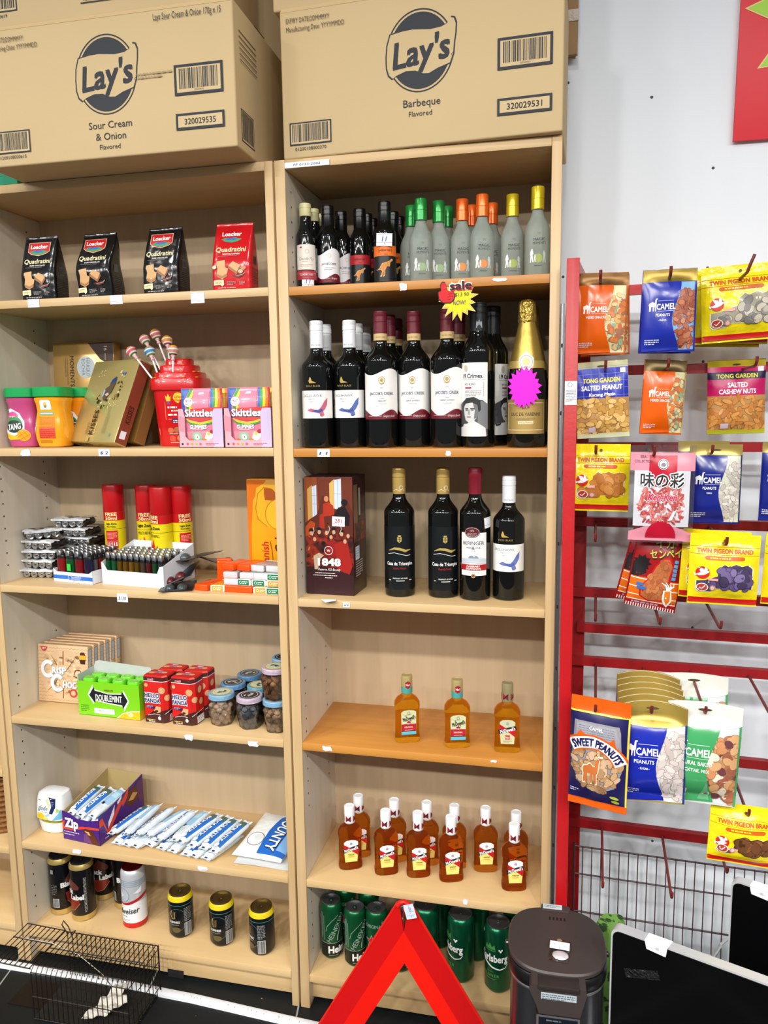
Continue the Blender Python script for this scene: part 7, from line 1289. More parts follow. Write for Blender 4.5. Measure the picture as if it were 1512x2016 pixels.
# ---- hanging snack packs
def hang(name, label, grp, hx, y, ztop, w_, h_, d_, mcol, items, roll=0., yaw=0., wr=.0014, seal=.1, hole=1.1, mm=None, pitch=0., dome=0.):
    """a film pouch hung by the hole near its top edge"""
    t = thing(name, label, 'snack pack', grp, (hx, y, ztop)); t.rotation_euler = (pitch, roll, yaw)
    m = mm or P(mcol, .2, spec=.7, bump=.28, bs=45); g = G(); pf = pouch_surface(g, w_, h_, d_, m, 16, 22, seal, wr=wr, seed=int(abs(hx)*7919+abs(ztop)*313), dome=dome); dz = -h_+.012
    g.v = [(a, b, c+dz) for a, b, c in g.v]; g.obj('pouch', t, ang=60)
    def fn(x, y_, h): q = pf(x, y_, h); return (q[0], q[1], q[2]+dz)
    g = G(); g.pr(fn, items, .0008, .00007, cx=.6, cy=.7); g.obj('print', t)
    return t
def nuts(region, cols, n, size, seed, asp=.6, out='8a6a4a'):
    """printed nuts scattered over a region test; layered so neighbours overlap"""
    rr = random.Random(seed); L = [[[], [], []] for _ in range(4)]; c = 0; tries = 0
    while c < n and tries < n*30:
        tries += 1; x, y = region[0]+(region[1]-region[0])*rr.random(), region[2]+(region[3]-region[2])*rr.random()
        if not region[4](x, y): continue
        a = rr.uniform(0, PI); s = size*rr.uniform(.8, 1.15); k = c % 4; ci = rr.randrange(len(cols)); e = E(0, 0, s, s*asp, 12)
        L[k][0].append(MV(e, x, y, a, 1.12)); L[k][1].append((MV(e, x, y, a), ci)); L[k][2].append(MV(e, x-.12*s, y+.2*s, a, .45)); c += 1
    I = []
    for k in range(4):
        if not L[k][0]: continue
        I.append((U(*L[k][0]), P(out, .45)))
        for ci in range(len(cols)):
            sh = [q for q, z in L[k][1] if z == ci]
            if sh: I.append((U(*sh), P(cols[ci], .4)))
    return I
WHT = P('f2f2ee', .4)
camel_shape = [(-1.0, -1.3), (-.95, -.2), (-1.1, .4), (-.9, .8), (-.5, .9), (-.2, 1.2), (.1, .9), (.4, .8), (.5, 1.5), (.6, 1.9), (1.1, 1.95), (1.15, 1.75), (.85, 1.65), (.8, .9), (.75, .2), (.6, -.2), (.65, -1.3), (.45, -1.3), (.4, -.2), (.2, -.1), (.1, -1.3), (-.1, -1.3), (-.1, -.1), (-.5, -.1), (-.6, -1.3), (-.8, -1.3)]
def camel(w_, h_, col, band, lines, nutc, bg, big=False, asp=.62, out='8a6a4a', size=.55, n=60, dark=None):
    W, s = w_*50, w_/.10; t0 = h_*100*(.845 if not big else .83); mx = W*.28
    edge = lambda y: mx+W*.16*math.sin((y/(h_*100))*7.2+1.9)-W*.02
    reg = (mx-W*.25, W*.93, 1.0*s, t0-1.8*s, lambda x, y: x > edge(y)+.35*s and x < W*.9)
    ys = [h_*100*.03+(t0-h_*100*.03)*i/18 for i in range(19)]
    I = [(PG([(-W*.98, .4), (W*.98, .4), (W*.98, h_*100-.1), (-W*.98, h_*100-.1)]), P(bg, .35)), ]
    I += nuts(reg, nutc, n, size*s, 5+int(w_*1000), asp, out)
    I.append((PG([(-W*.99, .1)]+[(edge(y), y) for y in ys]+[(-W*.99, t0)]), P(col, .22, spec=.7)))
    I.append((R(W*.93, .3, W*.99, t0), P(dark or col, .25)))
    bd = P(band, .3, metal=.6) if not big or band != 'd8d8d0' else P(band, .4)
    if big: I.append((PG([(-W*.99, h_*100-.1), (W*.99, h_*100-.1), (W*.99, t0-.2)]+[(W*.99*math.cos(PI*i/10), t0-1.1*s*math.sin(PI*i/10)*(.9)) for i in range(1, 10)]+[(-W*.99, t0-.2)]), bd))
    else: I.append((R(-W*.99, t0, W*.99, h_*100-.1), bd))
    I.append((MV(E(0, 0, .95, .2), 0, h_*100-1.5, 0, s), P('4a3a20', .5)))
    cy = h_*55; I += [(MV(PG(camel_shape), -W*.60, cy+.05*s, 0, .75*s), WHT), (T('CAMEL', -W*.13, cy-.05*s, 1.15*s, 3.5*s, b=.028), WHT), (R(-W*.42, cy+1.0*s, W*.15, cy+1.05*s), WHT), (R(-W*.42, cy-.95*s, W*.15, cy-.9*s), WHT)]
    yy = cy-1.65*s
    for i, (tx, hh, wd) in enumerate(lines): I.append((T(tx, -W*.24, yy, hh*s, wd*s, b=.02), WHT)); yy -= (hh+.45)*s
    I.append((LINES(-W*.88, 2.2*s, -W*.35, 3, .18*s, .38*s, 4), P('d8d8e0', .5)))
    return I
def pigeon(w_, h_, cont, seed, lump, n=26, size=.9, asp=.75):
    W, H = w_*50, h_*100; yl = P('f0dc14', .25); og = P('c85a10', .4); rd = P('c01818', .35); I = []
    I += [(R(-W*.99, H-4.0, W*.99, H-3.93), og), (R(-W*.99, H-2.55, W*.99, H-2.48), og), (T('TWIN PIGEON BRAND', 0, H-3.24, .85, W*1.6, b=.05), P('c0500c', .4)), (R(-W*.5, H-5.0, W*.5, H-4.25), og), (E(-W*.5, H-4.62, .45, .37, 12), og), (E(W*.5, H-4.62, .45, .37, 12), og), (LINES(-W*.42, H-4.75, W*.42, 1, .26, .4, seed), yl)]
    top = H-5.7; x0, x1, y0 = -W*.78, W*.8, 2.9
    reg = [(x0, y0+.3), (x0+.5, y0-.2), (x0+2.6, y0-.1), (x0+3.6, y0+.6), (x1, y0+.7), (x1, top-.9), (x1-.8, top-.1), (x1-2.0, top-.4), (x1-3.1, top), (x1-4.4, top-.5), (x1-5.2, top-.1), (x1-6.2, top-.9), (x1-6.4, top-2.4), (x0+1.6, top-3.4), (x0, top-3.6)]
    I += [(PG([(x*1.035, y+(y-H*.4)*.03) for x, y in reg]), P('f4eec0', .3)), (PG(reg), P(cont[0], .22))]
    def ins(x, y): return x0+.9 < x < x1-.7 and y0+.9 < y < top-1.2 and not (x < x1-6.0 and y > top-4.2)
    I += nuts((x0, x1, y0, top, ins), cont[1:], n, size, seed, asp, lump)
    I += [(E(-W*.62, top-1.9, 1.25, 1.25, 20), P('c8281c', .35)), (MV(U(MV(E(0, 0, 1.1, .36), 0, -.15, .3), PG([(-.3, 0), (-1.0, 1.25), (.1, .95), (.4, .1)]), PG([(.1, 0), (.45, 1.45), (1.0, .85), (.65, .0)]), PG([(-.8, -.25), (-1.75, -.2), (-1.5, -.8)]), E(1.0, .3, .3, .26, 10)), -W*.62, top-1.95, 0, .9), P('f2ecec', .4)), (R(-W*.45, top-3.4, -W*.18, top-2.9), P('e8a8a0', .4)),
          (E(x0+1.1, y0+.75, 1.1, .85, 18), P('f0e8d8', .4)), (E(x0+1.1, y0+.75, .95, .72, 18), P('a83a34', .4)), (ST([(x0+.6, y0+.7), (x0+1.0, y0+.45), (x0+1.6, y0+1.1)], .18), P('f0e8e0', .4)), (E(x0+3.0, y0+.7, .55, .55, 14), P('d8b0a8', .4)), (RING(x0+3.0, y0+.7, .5, .5, .1, 14), P('a04a44', .4)),
          (R(-W*.99, .45, W*.99, 1.45), rd), (R(-W*.99, .9, W*.99, 1.1), P('e86a14', .35)), (MV(E(0, 0, .3, .3), 0, H-1.25), P('5a4a10', .5))]
    return I
yaw0 = math.radians(-2)
# row 1
MIXC = ['d8a860', 'c86a3a', 'cfd0a8', '8aa88a', 'a86a4a', 'e0c08a', 'd87a3a']
I = camel(.098, .162, 'd85a04', '6a4a24', [('MIXED SNACKS', .5, 3.9)], MIXC, 'd8cfa0', n=120, size=.58, asp=.7, dark='c8622a', out='a08860')
o_ = hang('snack_pack', 'front orange mixed snack pack, top left of the rack', 'small foil snack packs', .667, .008, 1.742, .098, .162, .026, 'b8541a', I, .02, yaw0+.05)
dup(o_, 'orange mixed snack pack hanging behind the top left one', (.671, .040, 1.741), rot=(0, -.03, yaw0-.04))
I = camel(.101, .160, '1c2c9c', '8a7434', [('PEANUTS', .55, 2.6), ('- CRACKER -', .3, 1.6)], ['b0684a', 'a85c40', 'c07a5a', '9a5238'], '7aa8d0', n=120, size=.54, asp=.72, out='6a3424')
o_ = hang('snack_pack', 'blue peanut pack with reddish nuts, top row second from left', 'small foil snack packs', .793, .0, 1.741, .101, .160, .026, '1a2a90', I, .0, yaw0)
o2 = dup(o_, 'blue peanut pack just behind the top row one', (.795, .030, 1.740), rot=(0, .03, yaw0))
I = pigeon(.146, .150, ('a09a88', '8a8680', 'b0aa98', '77736e', 'c0b6a4'), 3, '5e5a58')
o_ = hang('sweet_pack', 'front yellow sweet pack with grey sweets in window, top right of the rack', 'yellow window packs', .932, .055, 1.752, .146, .150, .034, 'ead412', I, math.radians(-3), yaw0, .003, seal=.14)
dup(o_, 'yellow sweet pack second in the file at the top right', (.926, .085, 1.748), rot=(0, math.radians(1), yaw0+.05)); dup(o_, 'yellow sweet pack third in the file at the top right', (.920, .115, 1.745), rot=(0, math.radians(2), yaw0+.08))
dup(o_, 'yellow sweet pack cut by the right edge of the photo, top row', (1.078, .07, 1.745), rot=(0, math.radians(1), yaw0))
# row 2
def tong(w_, h_, top, mid, lines, nutc, seed, kidney=False, grid=False):
    W, H = w_*50, h_*100; I = [(R(-W*.99, H-1.5, W*.99, H-.1), P('cfcaa0' if grid else 'c8b418', .3, metal=.4)), (R(-W*.99, H*.52, W*.99, H-1.4), P(mid, .3))]
    if grid: I.append((U(*[R(-W+1.6*k, H*.52, -W+1.6*k+.06, H-1.4) for k in range(1, 7)], *[R(-W*.99, H*.55+1.5*k, W*.99, H*.55+1.5*k+.06) for k in range(5)]), P('8a9ad8', .4)))
    else: I.append((R(-W*.99, H*.74, W*.99, H*.84), P('1c1440', .35)))
    I += [(T(tx, 0, y, hh, wd, b=.035, sh=.08 if grid else 0), P(c, .4)) for tx, y, hh, wd, c in lines]
    I.append((R(-W*.99, .7, W*.99, H*.52), P('b88a54', .35)))
    I += nuts((-W*.95, W*.95, .9, H*.52, lambda x, y: y < H*.50), nutc, 90, .82 if not kidney else 1.0, seed, .55 if not kidney else .42, '96642f')
    I += [(R(-W*.99, .05, W*.99, 1.0), P('d8d8b0' if grid else 'b8b428', .3, metal=.3)), (R(-W*.55, 1.2, -W*.28, 2.3), P('d8c8d8', .4)), (R(W*.7, H-2.6, W*.9, H-1.6), P('d8dce0', .4)), (MV(E(0, 0, .8, .18), 0, H-1.0), P('4a3a20', .5))]
    return I
I = tong(.106, .158, 0, '2a34a8', [('TONG GARDEN', 11.9, .95, 7.4, 'f0e020'), ('SALTED PEANUT', 10.4, 1.0, 8.2, 'f2f2f4'), ('Kacang Masin', 9.0, .7, 5.2, 'f2f2f4')], ['e0b468', 'd8a858', 'e8c078', 'c89848'], 4, grid=True)
hang('nut_pack', 'salted peanut pack with blue gridded top, second row left', 'nut packs with clear fronts', .668, .03, 1.568, .106, .158, .032, 'c8a868', I, math.radians(-3), yaw0, .0022)
I = camel(.086, .152, 'de5c04', '5a4a2c', [('MIXED SNACKS', .6, 4.4)], MIXC, 'd8cfa0', n=110, size=.58, asp=.7, dark='b8a060', out='a08860')
hang('snack_pack', 'orange mixed snack pack alone in the middle of the second row', 'small foil snack packs', .796, .045, 1.568, .086, .152, .026, 'c85a10', I, math.radians(2.5), yaw0+.22)
I = tong(.118, .158, 0, 'c01460', [('TONG GARDEN', 12.4, .9, 8.2, 'e8d84a'), ('SALTED', 10.5, 1.05, 4.0, 'f2eef0'), ('CASHEW NUTS', 9.1, 1.0, 7.4, 'f2eef0')], ['c8803a', 'd08c44', 'b87434', 'd89850'], 9, True)
hang('nut_pack', 'salted cashew pack with pink top, second row right', 'nut packs with clear fronts', .953, .17-.02, 1.570, .116, .158, .032, 'b87838', I, math.radians(-1.5), yaw0+.05, .0022)
# row 3
I = pigeon(.118, .142, ('b8742e', 'c07c34', 'b06a2a', 'c88a44'), 5, 'a0622a', n=20, size=1.1)
hang('sweet_pack', 'yellow sweet pack with amber jelly in window, third row left', 'yellow window packs', .672, .03, 1.397, .118, .142, .03, 'ecd616', I, math.radians(.5), yaw0, .003, seal=.14)
KF = film('kenken_film', 'ffffff', .14, .12, .3, 30)
tk = hang('dried_seafood_pack', 'clear pink and red pack of shredded dried seafood, third row', None, .788, -.032, 1.397, .124, .196, .02, '', [], math.radians(.5), yaw0, .003, mm=KF)
W, H = 6.6, 19.6; pk, rd, rs = P('d88a9a', .3), P('b81430', .3), P('cdcdd2', .35)
I = [(R(-5.6, 3.4, 5.6, 14.6), rs), (R(-6.5, 14.6, 6.5, H-1.4), pk), (R(-2.7, 11.4, 2.9, H-1.6), rd), (PG([(-6.5, .4), (6.5, .4), (6.4, 2.0), (3.0, 3.4), (-3.0, 3.4), (-6.4, 2.2)]), pk), (PG([(3.1*math.cos(PI*i/14)+.1, 1.0+3.6*math.sin(PI*i/14)) for i in range(15)]), rd)]
I += nuts((-4.6, 4.4, 3.8, 12.4, lambda x, y: ((x)/4.7)**2+((y-8)/4.6)**2 < 1.1), ['c8605a', 'b84c4c', 'd87870', 'a83c40', 'd88a80'], 230, .55, 12, .35, '96383c')
I += [(PG([(3.1*math.cos(PI*i/14)+.1, 1.0+3.4*math.sin(PI*i/14)) for i in range(15)]), rd), (T('SEA', -3.9, 17.4, .55, 1.2), P('4a2a34', .5)), (T('COLLECTION', -3.9, 16.5, .55, 3.6), P('4a2a34', .5)), (E(.1, 15.9, 1.05, 1.05, 22), P('e0dce0', .4)), (RING(.1, 15.9, .95, .95, .14, 22), P('4a4450', .5)), (E(.1, 15.8, .5, .42, 12), P('7a7480', .5))]
for dx, dy in ((-.16, 0), (.16, 0), (0, .16), (0, -.16)): I.append((T('味の彩', .0+dx, 12.7+dy, 2.3, 8.8, b=.035), P('f0eef0', .4)))
I += [(T('味の彩', .0, 12.7, 2.3, 8.8, b=.02), P('141416', .5)), (T('Ken-Ken', .1, 9.4, 1.4, 6.0, b=.07, sh=.25), P('f4dce0', .4)), (T('Ken-Ken', .1, 9.4, 1.35, 5.9, b=.04, sh=.25), P('c02850', .4)), (PG([(1.4, 4.6), (2.4, 6.6), (3.0, 6.8), (2.2, 4.8)]), P('e8e8ec', .4))]
for c in list(tk.children):
    if c.name.startswith('print'): bpy.data.objects.remove(c)
pf_ = None
g = G(); _g = G(); pf_ = pouch_surface(_g, .124, .196, .02, KF, 16, 22, .1, wr=.003, seed=int(.788*7919+1.397*313))
g.pr(lambda x, y, h: (lambda q: (q[0], q[1], q[2]-.196+.012))(pf_(x*.94, y, h)), I, .0008, .00006, cx=.6, cy=.7); g.obj('print', tk)
g = G(); g.grid(lambda u, v: (-.034+.068*u, .004*math.sin(u*8)-.002, .010+.014*v+.003*math.sin(u*11)), 14, 3, KF); g.obj('hang_tab', tk)
I = camel(.100, .164, '14207c', 'b09a54', [('PEANUTS', .55, 2.5), ('FRIED', .28, 1.0)], ['c8c2b8', 'd4cec4', 'b8b0a8'], 'c9c8b8', n=110, size=.62, asp=.6, out='8a8278', dark='1c2450')
o_ = hang('snack_pack', 'front dark blue peanut pack with pale nuts, third row right', 'small foil snack packs', .892, .0, 1.397, .098, .160, .026, '141e70', I, 0, yaw0+.04)
dup(o_, 'dark blue peanut pack behind the third row right one', (.876, .045, 1.402), rot=(0, 0, yaw0)); dup(o_, 'dark blue peanut pack cut by the right edge of the photo, third row', (1.034, .03, 1.400), rot=(0, .01, yaw0))
# row 4: squid crackers and sweets
W, H = 7.2, 17.0; og, rd, wt = P('e06a10', .3), P('9a1218', .3), P('f0e8e0', .4); dk = P('1a1416', .4)
I = [(R(-4.9, .3, 4.9, H-.2), rd), (PG([(-4.9, 5.6), (-4.9, 9.6), (-3.6, 10.4), (-2.4, 9.2), (-2.0, 7.6)]), dk), (STAR(-3.2, 9.6, 1.9, 1.3, 9), dk), (R(-4.9, 1.4, 4.9, 6.6), og), (U(R(-4.9, 6.2, 4.9, 6.4), R(-4.9, 4.4, 4.9, 4.6), R(-4.9, 2.6, 4.9, 2.8), R(-4.9, 1.5, 4.9, 1.7)), wt), (PG([(-2.6, 2.6), (-2.9, 4.6), (-1.6, 6.4), (-.6, 9.4), (.6, 11.4), (2.2, 11.6), (3.2, 10), (2.9, 7.2), (3.1, 4.4), (2.0, 2.0), (-.6, 1.6)]), P('c01a1a', .35)), (PG([(-2.3, 2.7), (-2.5, 4.5), (-1.3, 6.4), (-.3, 9.3), (.8, 11.1), (2.0, 11.2), (2.8, 9.8), (2.5, 7.2), (2.7, 4.4), (1.8, 2.3), (-.5, 1.9)]), P('b8683c', .35))]
I += nuts((-2.2, 2.5, 2.4, 10.8, lambda x, y: ((x-.1-.08*(y-4))/2.0)**2+((y-6.4)/4.6)**2 < .85), ['c07848', 'ac5c34', 'b46a3e', 'a85a34'], 40, .6, 3, .6, '9c5530')
I += [(T('イカ', .6, 14.2, 1.7, 3.8, b=.05, rot=.12), P('1a1a14', .4)), (T('イカ', .5, 14.3, 1.6, 3.6, b=.02, rot=.12), P('c8c04a', .35)), (T('センペイ', 1.1, 12.2, 1.6, 6.4, b=.05, rot=.2), P('1a1a14', .4)), (T('センペイ', 1.0, 12.3, 1.5, 6.2, b=.02, rot=.2), P('c8c04a', .35)), (PG([(1.9, 4.6), (3.5, 4.9), (4.0, 2.6), (3.2, .9), (2.5, 1.6), (2.0, 2.6)]), P('f2ece4', .4)), (PG([(2.2, 4.5), (3.3, 4.7), (3.6, 2.5), (3.1, 1.5), (2.4, 2.6)]), P('e87a1c', .35)), (U(*[ST([(2.7, 4.7), (2.3+.5*k, 5.7), (1.3+.8*k, 6.2+.2*(k % 2))], [.4, .3, .1]) for k in range(4)]), P('f0ece6', .4)), (U(*[R(-3.6, 4.9, -2.2, 5.5), R(-3.4, 4.1, -1.6, 4.75)]), P('2a6ab0', .4)), (U(*[R(3.0, 7.0+.9*k, 3.8, 7.7+.9*k) for k in range(5)]), P('5a9ad0', .4)), (LINES(-3.8, .9, 3.8, 1, .34, .5), P('b8a8c0', .4)), (U(*[R(-4.9+.5*k, .05, -4.68+.5*k, .75) for k in range(20)]), P('d8c8c4', .4))]
o_ = hang('cracker_pack', 'front red squid cracker pack hanging askew below the pink pack', 'red cracker packs', .801, .012, 1.222, .104, .172, .026, '8e1016', I, math.radians(9), yaw0, .002)
dup(o_, 'red squid cracker pack peeking out behind at the left', (.795, .045, 1.222), rot=(0, math.radians(13), yaw0))
I = pigeon(.128, .142, ('4a3c5c', '5c4a78', '3e3450', '6a5a88', '7a6c98'), 8, '2c243c', n=34, size=.95)
o_ = hang('sweet_pack', 'front yellow sweet pack with purple sweets in window, fourth row', 'yellow window packs', .907, -.05, 1.224, .128, .142, .034, 'ecd616', I, math.radians(1), yaw0, .003, seal=.14)
dup(o_, 'yellow sweet pack behind the purple sweets one', (.900, -.005, 1.224), rot=(0, math.radians(2.5), yaw0)); dup(o_, 'yellow sweet pack cut by the right edge of the photo, fourth row', (1.050, -.03, 1.222), rot=(0, math.radians(2), yaw0))
# row 5: big packs
W, H = 6.2, 23.4; nv, og, ylw = P('1c1a50', .28), P('e05a10', .3), P('e8d84a', .3)
I = [(R(-W*.98, 1.6, W*.98, H-2.9), nv), (R(-W*.98, H-3.1, W*.98, H-.1), og), (R(-W*.98, H-3.2, W*.98, H-2.85), ylw), (R(W*.90, 1.6, W*.98, H-2.9), ylw), (R(-W*.98, .1, W*.98, 1.6), og), (PG([(-4.9, 18.6), (4.0, 18.6), (4.4, 17.4), (4.9, 9.4), (3.6, 5.6), (.4, 4.2), (-3.4, 5.4), (-5.3, 9.0)]), P('8f8a90', .3)), (PG([(-4.4, 18.2), (3.4, 18.2), (4.2, 16), (4.0, 12.6), (-4.6, 13.4)]), P('9a9aa4', .35)), (LINES(-4, 17.6, 3.2, 9, .18, .46, 2), P('7a7a84', .4))]
I += nuts((-5.2, 4.8, 4.6, 12.6, lambda x, y: ((x+.1)/4.9)**2+((y-10.4)/5.9)**2 < .95), ['b08a62', '9a7450', 'c09a70', 'a8825a', 'c8a888'], 120, .95, 7, .55, '6a4c34')
def arcband(r0, r1, a0, a1, cx, cy, n=20):
    V = []; F = []
    for i in range(n+1):
        a = math.radians(a0+(a1-a0)*i/n); V += [(cx+r0*math.cos(a), cy+r0*math.sin(a)), (cx+r1*math.cos(a), cy+r1*math.sin(a))]
    for i in range(n): F.append((2*i, 2*i+2, 2*i+3, 2*i+1) if a1 < a0 else (2*i, 2*i+1, 2*i+3, 2*i+2))
    return (V, F)
cx, cy = -1.2, 8.3
I += [(PG([(-4.6, 15.2), (-3.6, 16.8), (-2.2, 15.9)]), og), (PG([(2.0, 15.0), (3.2, 16.2), (4.0, 13.0)]), og), (arcband(4.9, 7.9, 132, 22, cx, cy), og), (arcband(5.2, 7.5, 132, 22, cx, cy), P('eef0f2', .4)), (TARC('SWEET PEANUTS', cx, cy, 5.55, 1.6, 128, 26, b=.06), nv), (T('CAMEL', -.4, 17.5, .7, 2.8, b=.04), P('dcdcd8', .4)), (MV(PG(camel_shape), -.9, 8.4, 0, 1.85), P('ecd8c0', .4)), (MV(PG(camel_shape), -.9, 8.4, 0, 1.65), P('c06a34', .35)), (MV(E(0, 0, .9, .35), 3.6, 3.5, -.25), P('b8c040', .35)), (MV(E(0, 0, .8, .35), 3.8, 2.5, -.2), P('a8b038', .35)), (LINES(-5.4, 3.6, -3.6, 2, .2, .45, 3), P('d8d0e0', .4))]
hang('sweet_peanut_pack', 'large navy sweet peanut pack with orange edges, fifth row left', 'large nut packs', .677, -.112, .893, .118, .234, .034, 'd8540e', I, math.radians(1), yaw0-.24, .0035, mm=P('d8560e', .25, bump=.3, bs=30))
I = camel(.132, .212, '1626a0', 'b89c4a', [('PEANUTS', .6, 2.9), ('- SUGAR -', .35, 1.6)], ['cfc4be', 'dcd2cc', 'c2b4ae', 'd4c8c4'], 'd8dcd8', True, .5, '9a8c88', .78, 110, '24367c')
o_ = hang('nut_pouch', 'front royal blue sugar peanut pouch, fifth row middle', 'large nut packs', .778, -.098, .889, .132, .212, .04, '1626a0', I, 0, yaw0+.02, .0015, seal=.16, dome=.010, mm=P('c2a654', .3, metal=.4))
for k, lb in enumerate(('second', 'third', 'fourth', 'fifth', 'rearmost')):
    dup(o_, lb+' royal blue peanut pouch in the file with gold tops', (.780+.0016*k, -.064+.034*k, .8895+.0005*k), rot=(0, .008*k-.01, yaw0-.03))
I = camel(.140, .212, '3f9a5c', 'd8d8d0', [('NATURAL BAKED', .6, 4.8), ('COCKTAIL MIX', .5, 4.2)], ['c88a5a', 'd8a878', 'e4d8c4', '9a5a44', 'b06a50', 'd0a070', '6a3a40'], 'd0d4d8', True, .7, '9a7450', .80, 95)
I += [(E(1.2, 2.6, .7, .7, 18), P('e8dce0', .4)), (PG([(.8, 2.4), (1.6, 2.4), (1.2, 3.0)]), P('8a3a5a', .4)), (PG([(-.2, 1.0), (1.0, 5.6), (2.0, 1.0)]), P('66ac7c', .3)), (R(-4.8, 2.2, -2.4, 3.4), P('cfd8d0', .4))]
o_ = hang('nut_pouch', 'front green cocktail nut pouch, fifth row right', 'large nut packs', .878, -.085, .890, .140, .212, .04, '', I, math.radians(2), yaw0, .0015, seal=.16, dome=.004, mm=P('d4d4cc', .35))
dup(o_, 'green cocktail nut pouch behind the front one, only its pale top showing', (.884, .085, .890), rot=(0, 0, yaw0))
# bottom yellow pack
I = pigeon(.132, .126, ('6a4026', '7a4a2a', '8a5630', '6e4428'), 12, '4a2c1a', n=16, size=1.5, asp=.72)
hang('sweet_pack', 'yellow sweet pack with brown dried fruit in window, lowest on the rack', 'yellow window packs', .966, -.07, .674, .132, .128, .034, 'f0dc18', I, math.radians(2), yaw0, .003, seal=.12)
# ================================================================== things on the floor
# warning triangle
RT = P('b80608', .3, coat=.2); RO = P('ea1606', .45)
t = thing('warning_triangle', 'red folding warning triangle standing before the right bookcase', 'warning triangle', None, (.2725, -.133, 0)); t.rotation_euler = (0, 0, math.radians(4))
ap, side = .442, .50; c60, s60 = .5, math.sin(PI/3); ybase = ap-side*s60
def leg(name, sgn):
    # bands run down from the apex: outer reflector, inner fluorescent strip, with a folded ridge between
    g = G(); d = Vector((sgn*.5, 0, -s60)); nrm = Vector((-sgn*s60, 0, -.5)); A = Vector((0, 0, ap))
    for (o0_, o1_, y0, y1, m) in ((.0, .041, -.004, -.016, RT), (.041, .082, -.016, -.008, RO)):
        def P0(s_, o, y): return A+nrm*o+d*s_+Vector((0, y, 0))
        V = []
        for o, y in ((o0_, y0), (o1_, y1), (o1_, y1+.006), (o0_, y0+.006)):
            s0 = o/math.tan(PI/6)*1.0 if True else 0; sc0 = max(o*1.7320508, .024); V += [P0(sc0, o, y), P0(side-o*.0-.02, o, y)]
        g.add([tuple(v) for v in V], [(0, 1, 3, 2) if sgn < 0 else (2, 3, 1, 0), (4, 5, 7, 6) if sgn < 0 else (6, 7, 5, 4), (2, 3, 5, 4), (6, 7, 1, 0), (0, 2, 4, 6), (7, 5, 3, 1)], m)
    rim = [A+nrm*-.001+d*s_+Vector((0, -.003, 0)) for s_ in (.026, side-.03)]; g.tube([tuple(v) for v in rim], .0028, P('d01a10', .3), 8)
    g.obj(name, t)
leg('leg', -1); leg('leg', 1)
g = G(); b0 = ap-side*s60+.02; L_ = side*.5-.02
g.box(-L_, L_, -.012, .0, b0-.01, b0+.03, RT, .002); g.box(-L_+.05, L_-.05, -.010, -.001, b0+.03, b0+.07, RO, .002); g.obj('base_bar', t)
g = G(); g.tube([(-.014, -.006, ap-.030), (-.008, -.006, ap-.021), (0, -.006, ap-.018), (.008, -.006, ap-.021), (.014, -.006, ap-.030)], .0055, P('d01a10', .3), 10); g.box(-.0012, .0012, -.0175, -.004, ap-.078, ap-.018, P('8e0a08', .4), .0003); g.obj('apex_joint', t)
g = G()
for sx in (-1, 1): g.box(sx*.16-.012, sx*.16+.012, -.10, .09, 0, .006, P('8a8c90', .4, metal=.7), .001); g.box(sx*.16-.006, sx*.16+.006, -.010, -.004, 0, b0, P('8a8c90', .4, metal=.7))
g.obj('stand', t)
q = thing('price_tag', 'white handwritten price tag taped near the apex of the warning triangle', 'price tag', None, (.2725, -.133, 0), math.radians(4)); g = G()
g.pr(lambda x, y, h: (x/100, -.0172-h+.0*(x), y/100), [(MV(R(-.85, -1.7, 1.4, 1.7), 1.15, ap*100-3.3, .27), P('c9d2e6', .6)), (MV(U(R(-.7, -.9, 1.2, -.82), R(-.7, .0, 1.2, .08), R(.3, -1.6, .36, 1.6)), 1.15, ap*100-3.3, .27), P('7a8ab0', .6)), (MV(T('8', 0, 0, 1.0), 1.4, ap*100-2.6, .27), P('8a98b8', .6))], .0003, .0002); g.obj('paper', q)
# water boiler
t = thing('water_boiler', 'dark brown electric water boiler standing before the bookcase corner', 'water boiler', None, (.598, -.190, 0), math.radians(2)); brn = P('3a3230', .42, var=.05); bkp = P('121214', .3); stl = P('5c5c60', .24, metal=.85)
g = G(); loft(g, [(.088, .086, 0, 0, 0), (.092, .090, .006, 0, 0), (.092, .090, .375, 0, 0)], stl, 64, 2.9); g.obj('body', t)
g = G(); loft(g, [(.0935, .0915, .372, 0, 0), (.0945, .0925, .374, 0, 0), (.0945, .0925, .376, 0, 0), (.0935, .0915, .378, 0, 0)], P('b8b8ba', .25, metal=.9), 64, 2.9); g.obj('trim_ring', t)
g = G(); loft(g, [(.093, .091, .377, 0, 0), (.0965, .0955, .385, 0, 0), (.0965, .0955, .404, 0, 0), (.094, .093, .408, 0, 0)], bkp, 64, 2.9); g.obj('collar', t)
g = G(); loft(g, [(.094, .095, .407, 0, .004), (.0965, .0985, .411, 0, .004), (.0965, .0985, .417, 0, .004), (.094, .096, .4205, 0, .004), (.088, .090, .4212, 0, .004)], brn, 64, 2.7)
for k in range(5): g.box(-.014+.0075*k, -.0105+.0075*k, .060, .069, .4205, .4216, P('0a0a0a', .6))
g.obj('lid', t)
g = G(); g.box(-.030, .030, .088, .108, .395, .424, brn, .003); g.add([(-.024, .0875, .402), (.018, .0875, .402), (.018, .0875, .418), (-.024, .0875, .418)], [(0, 1, 2, 3)], bkp); g.pr(topfn(.4245), [(R(-.026, .090, .014, .106), P('b9c2c8', .4)), (LINES(-.023, .1, .010, 2, .0022, .005, 3), P('6a747c', .5))], .0003); g.obj('hinge', t)
g = G()
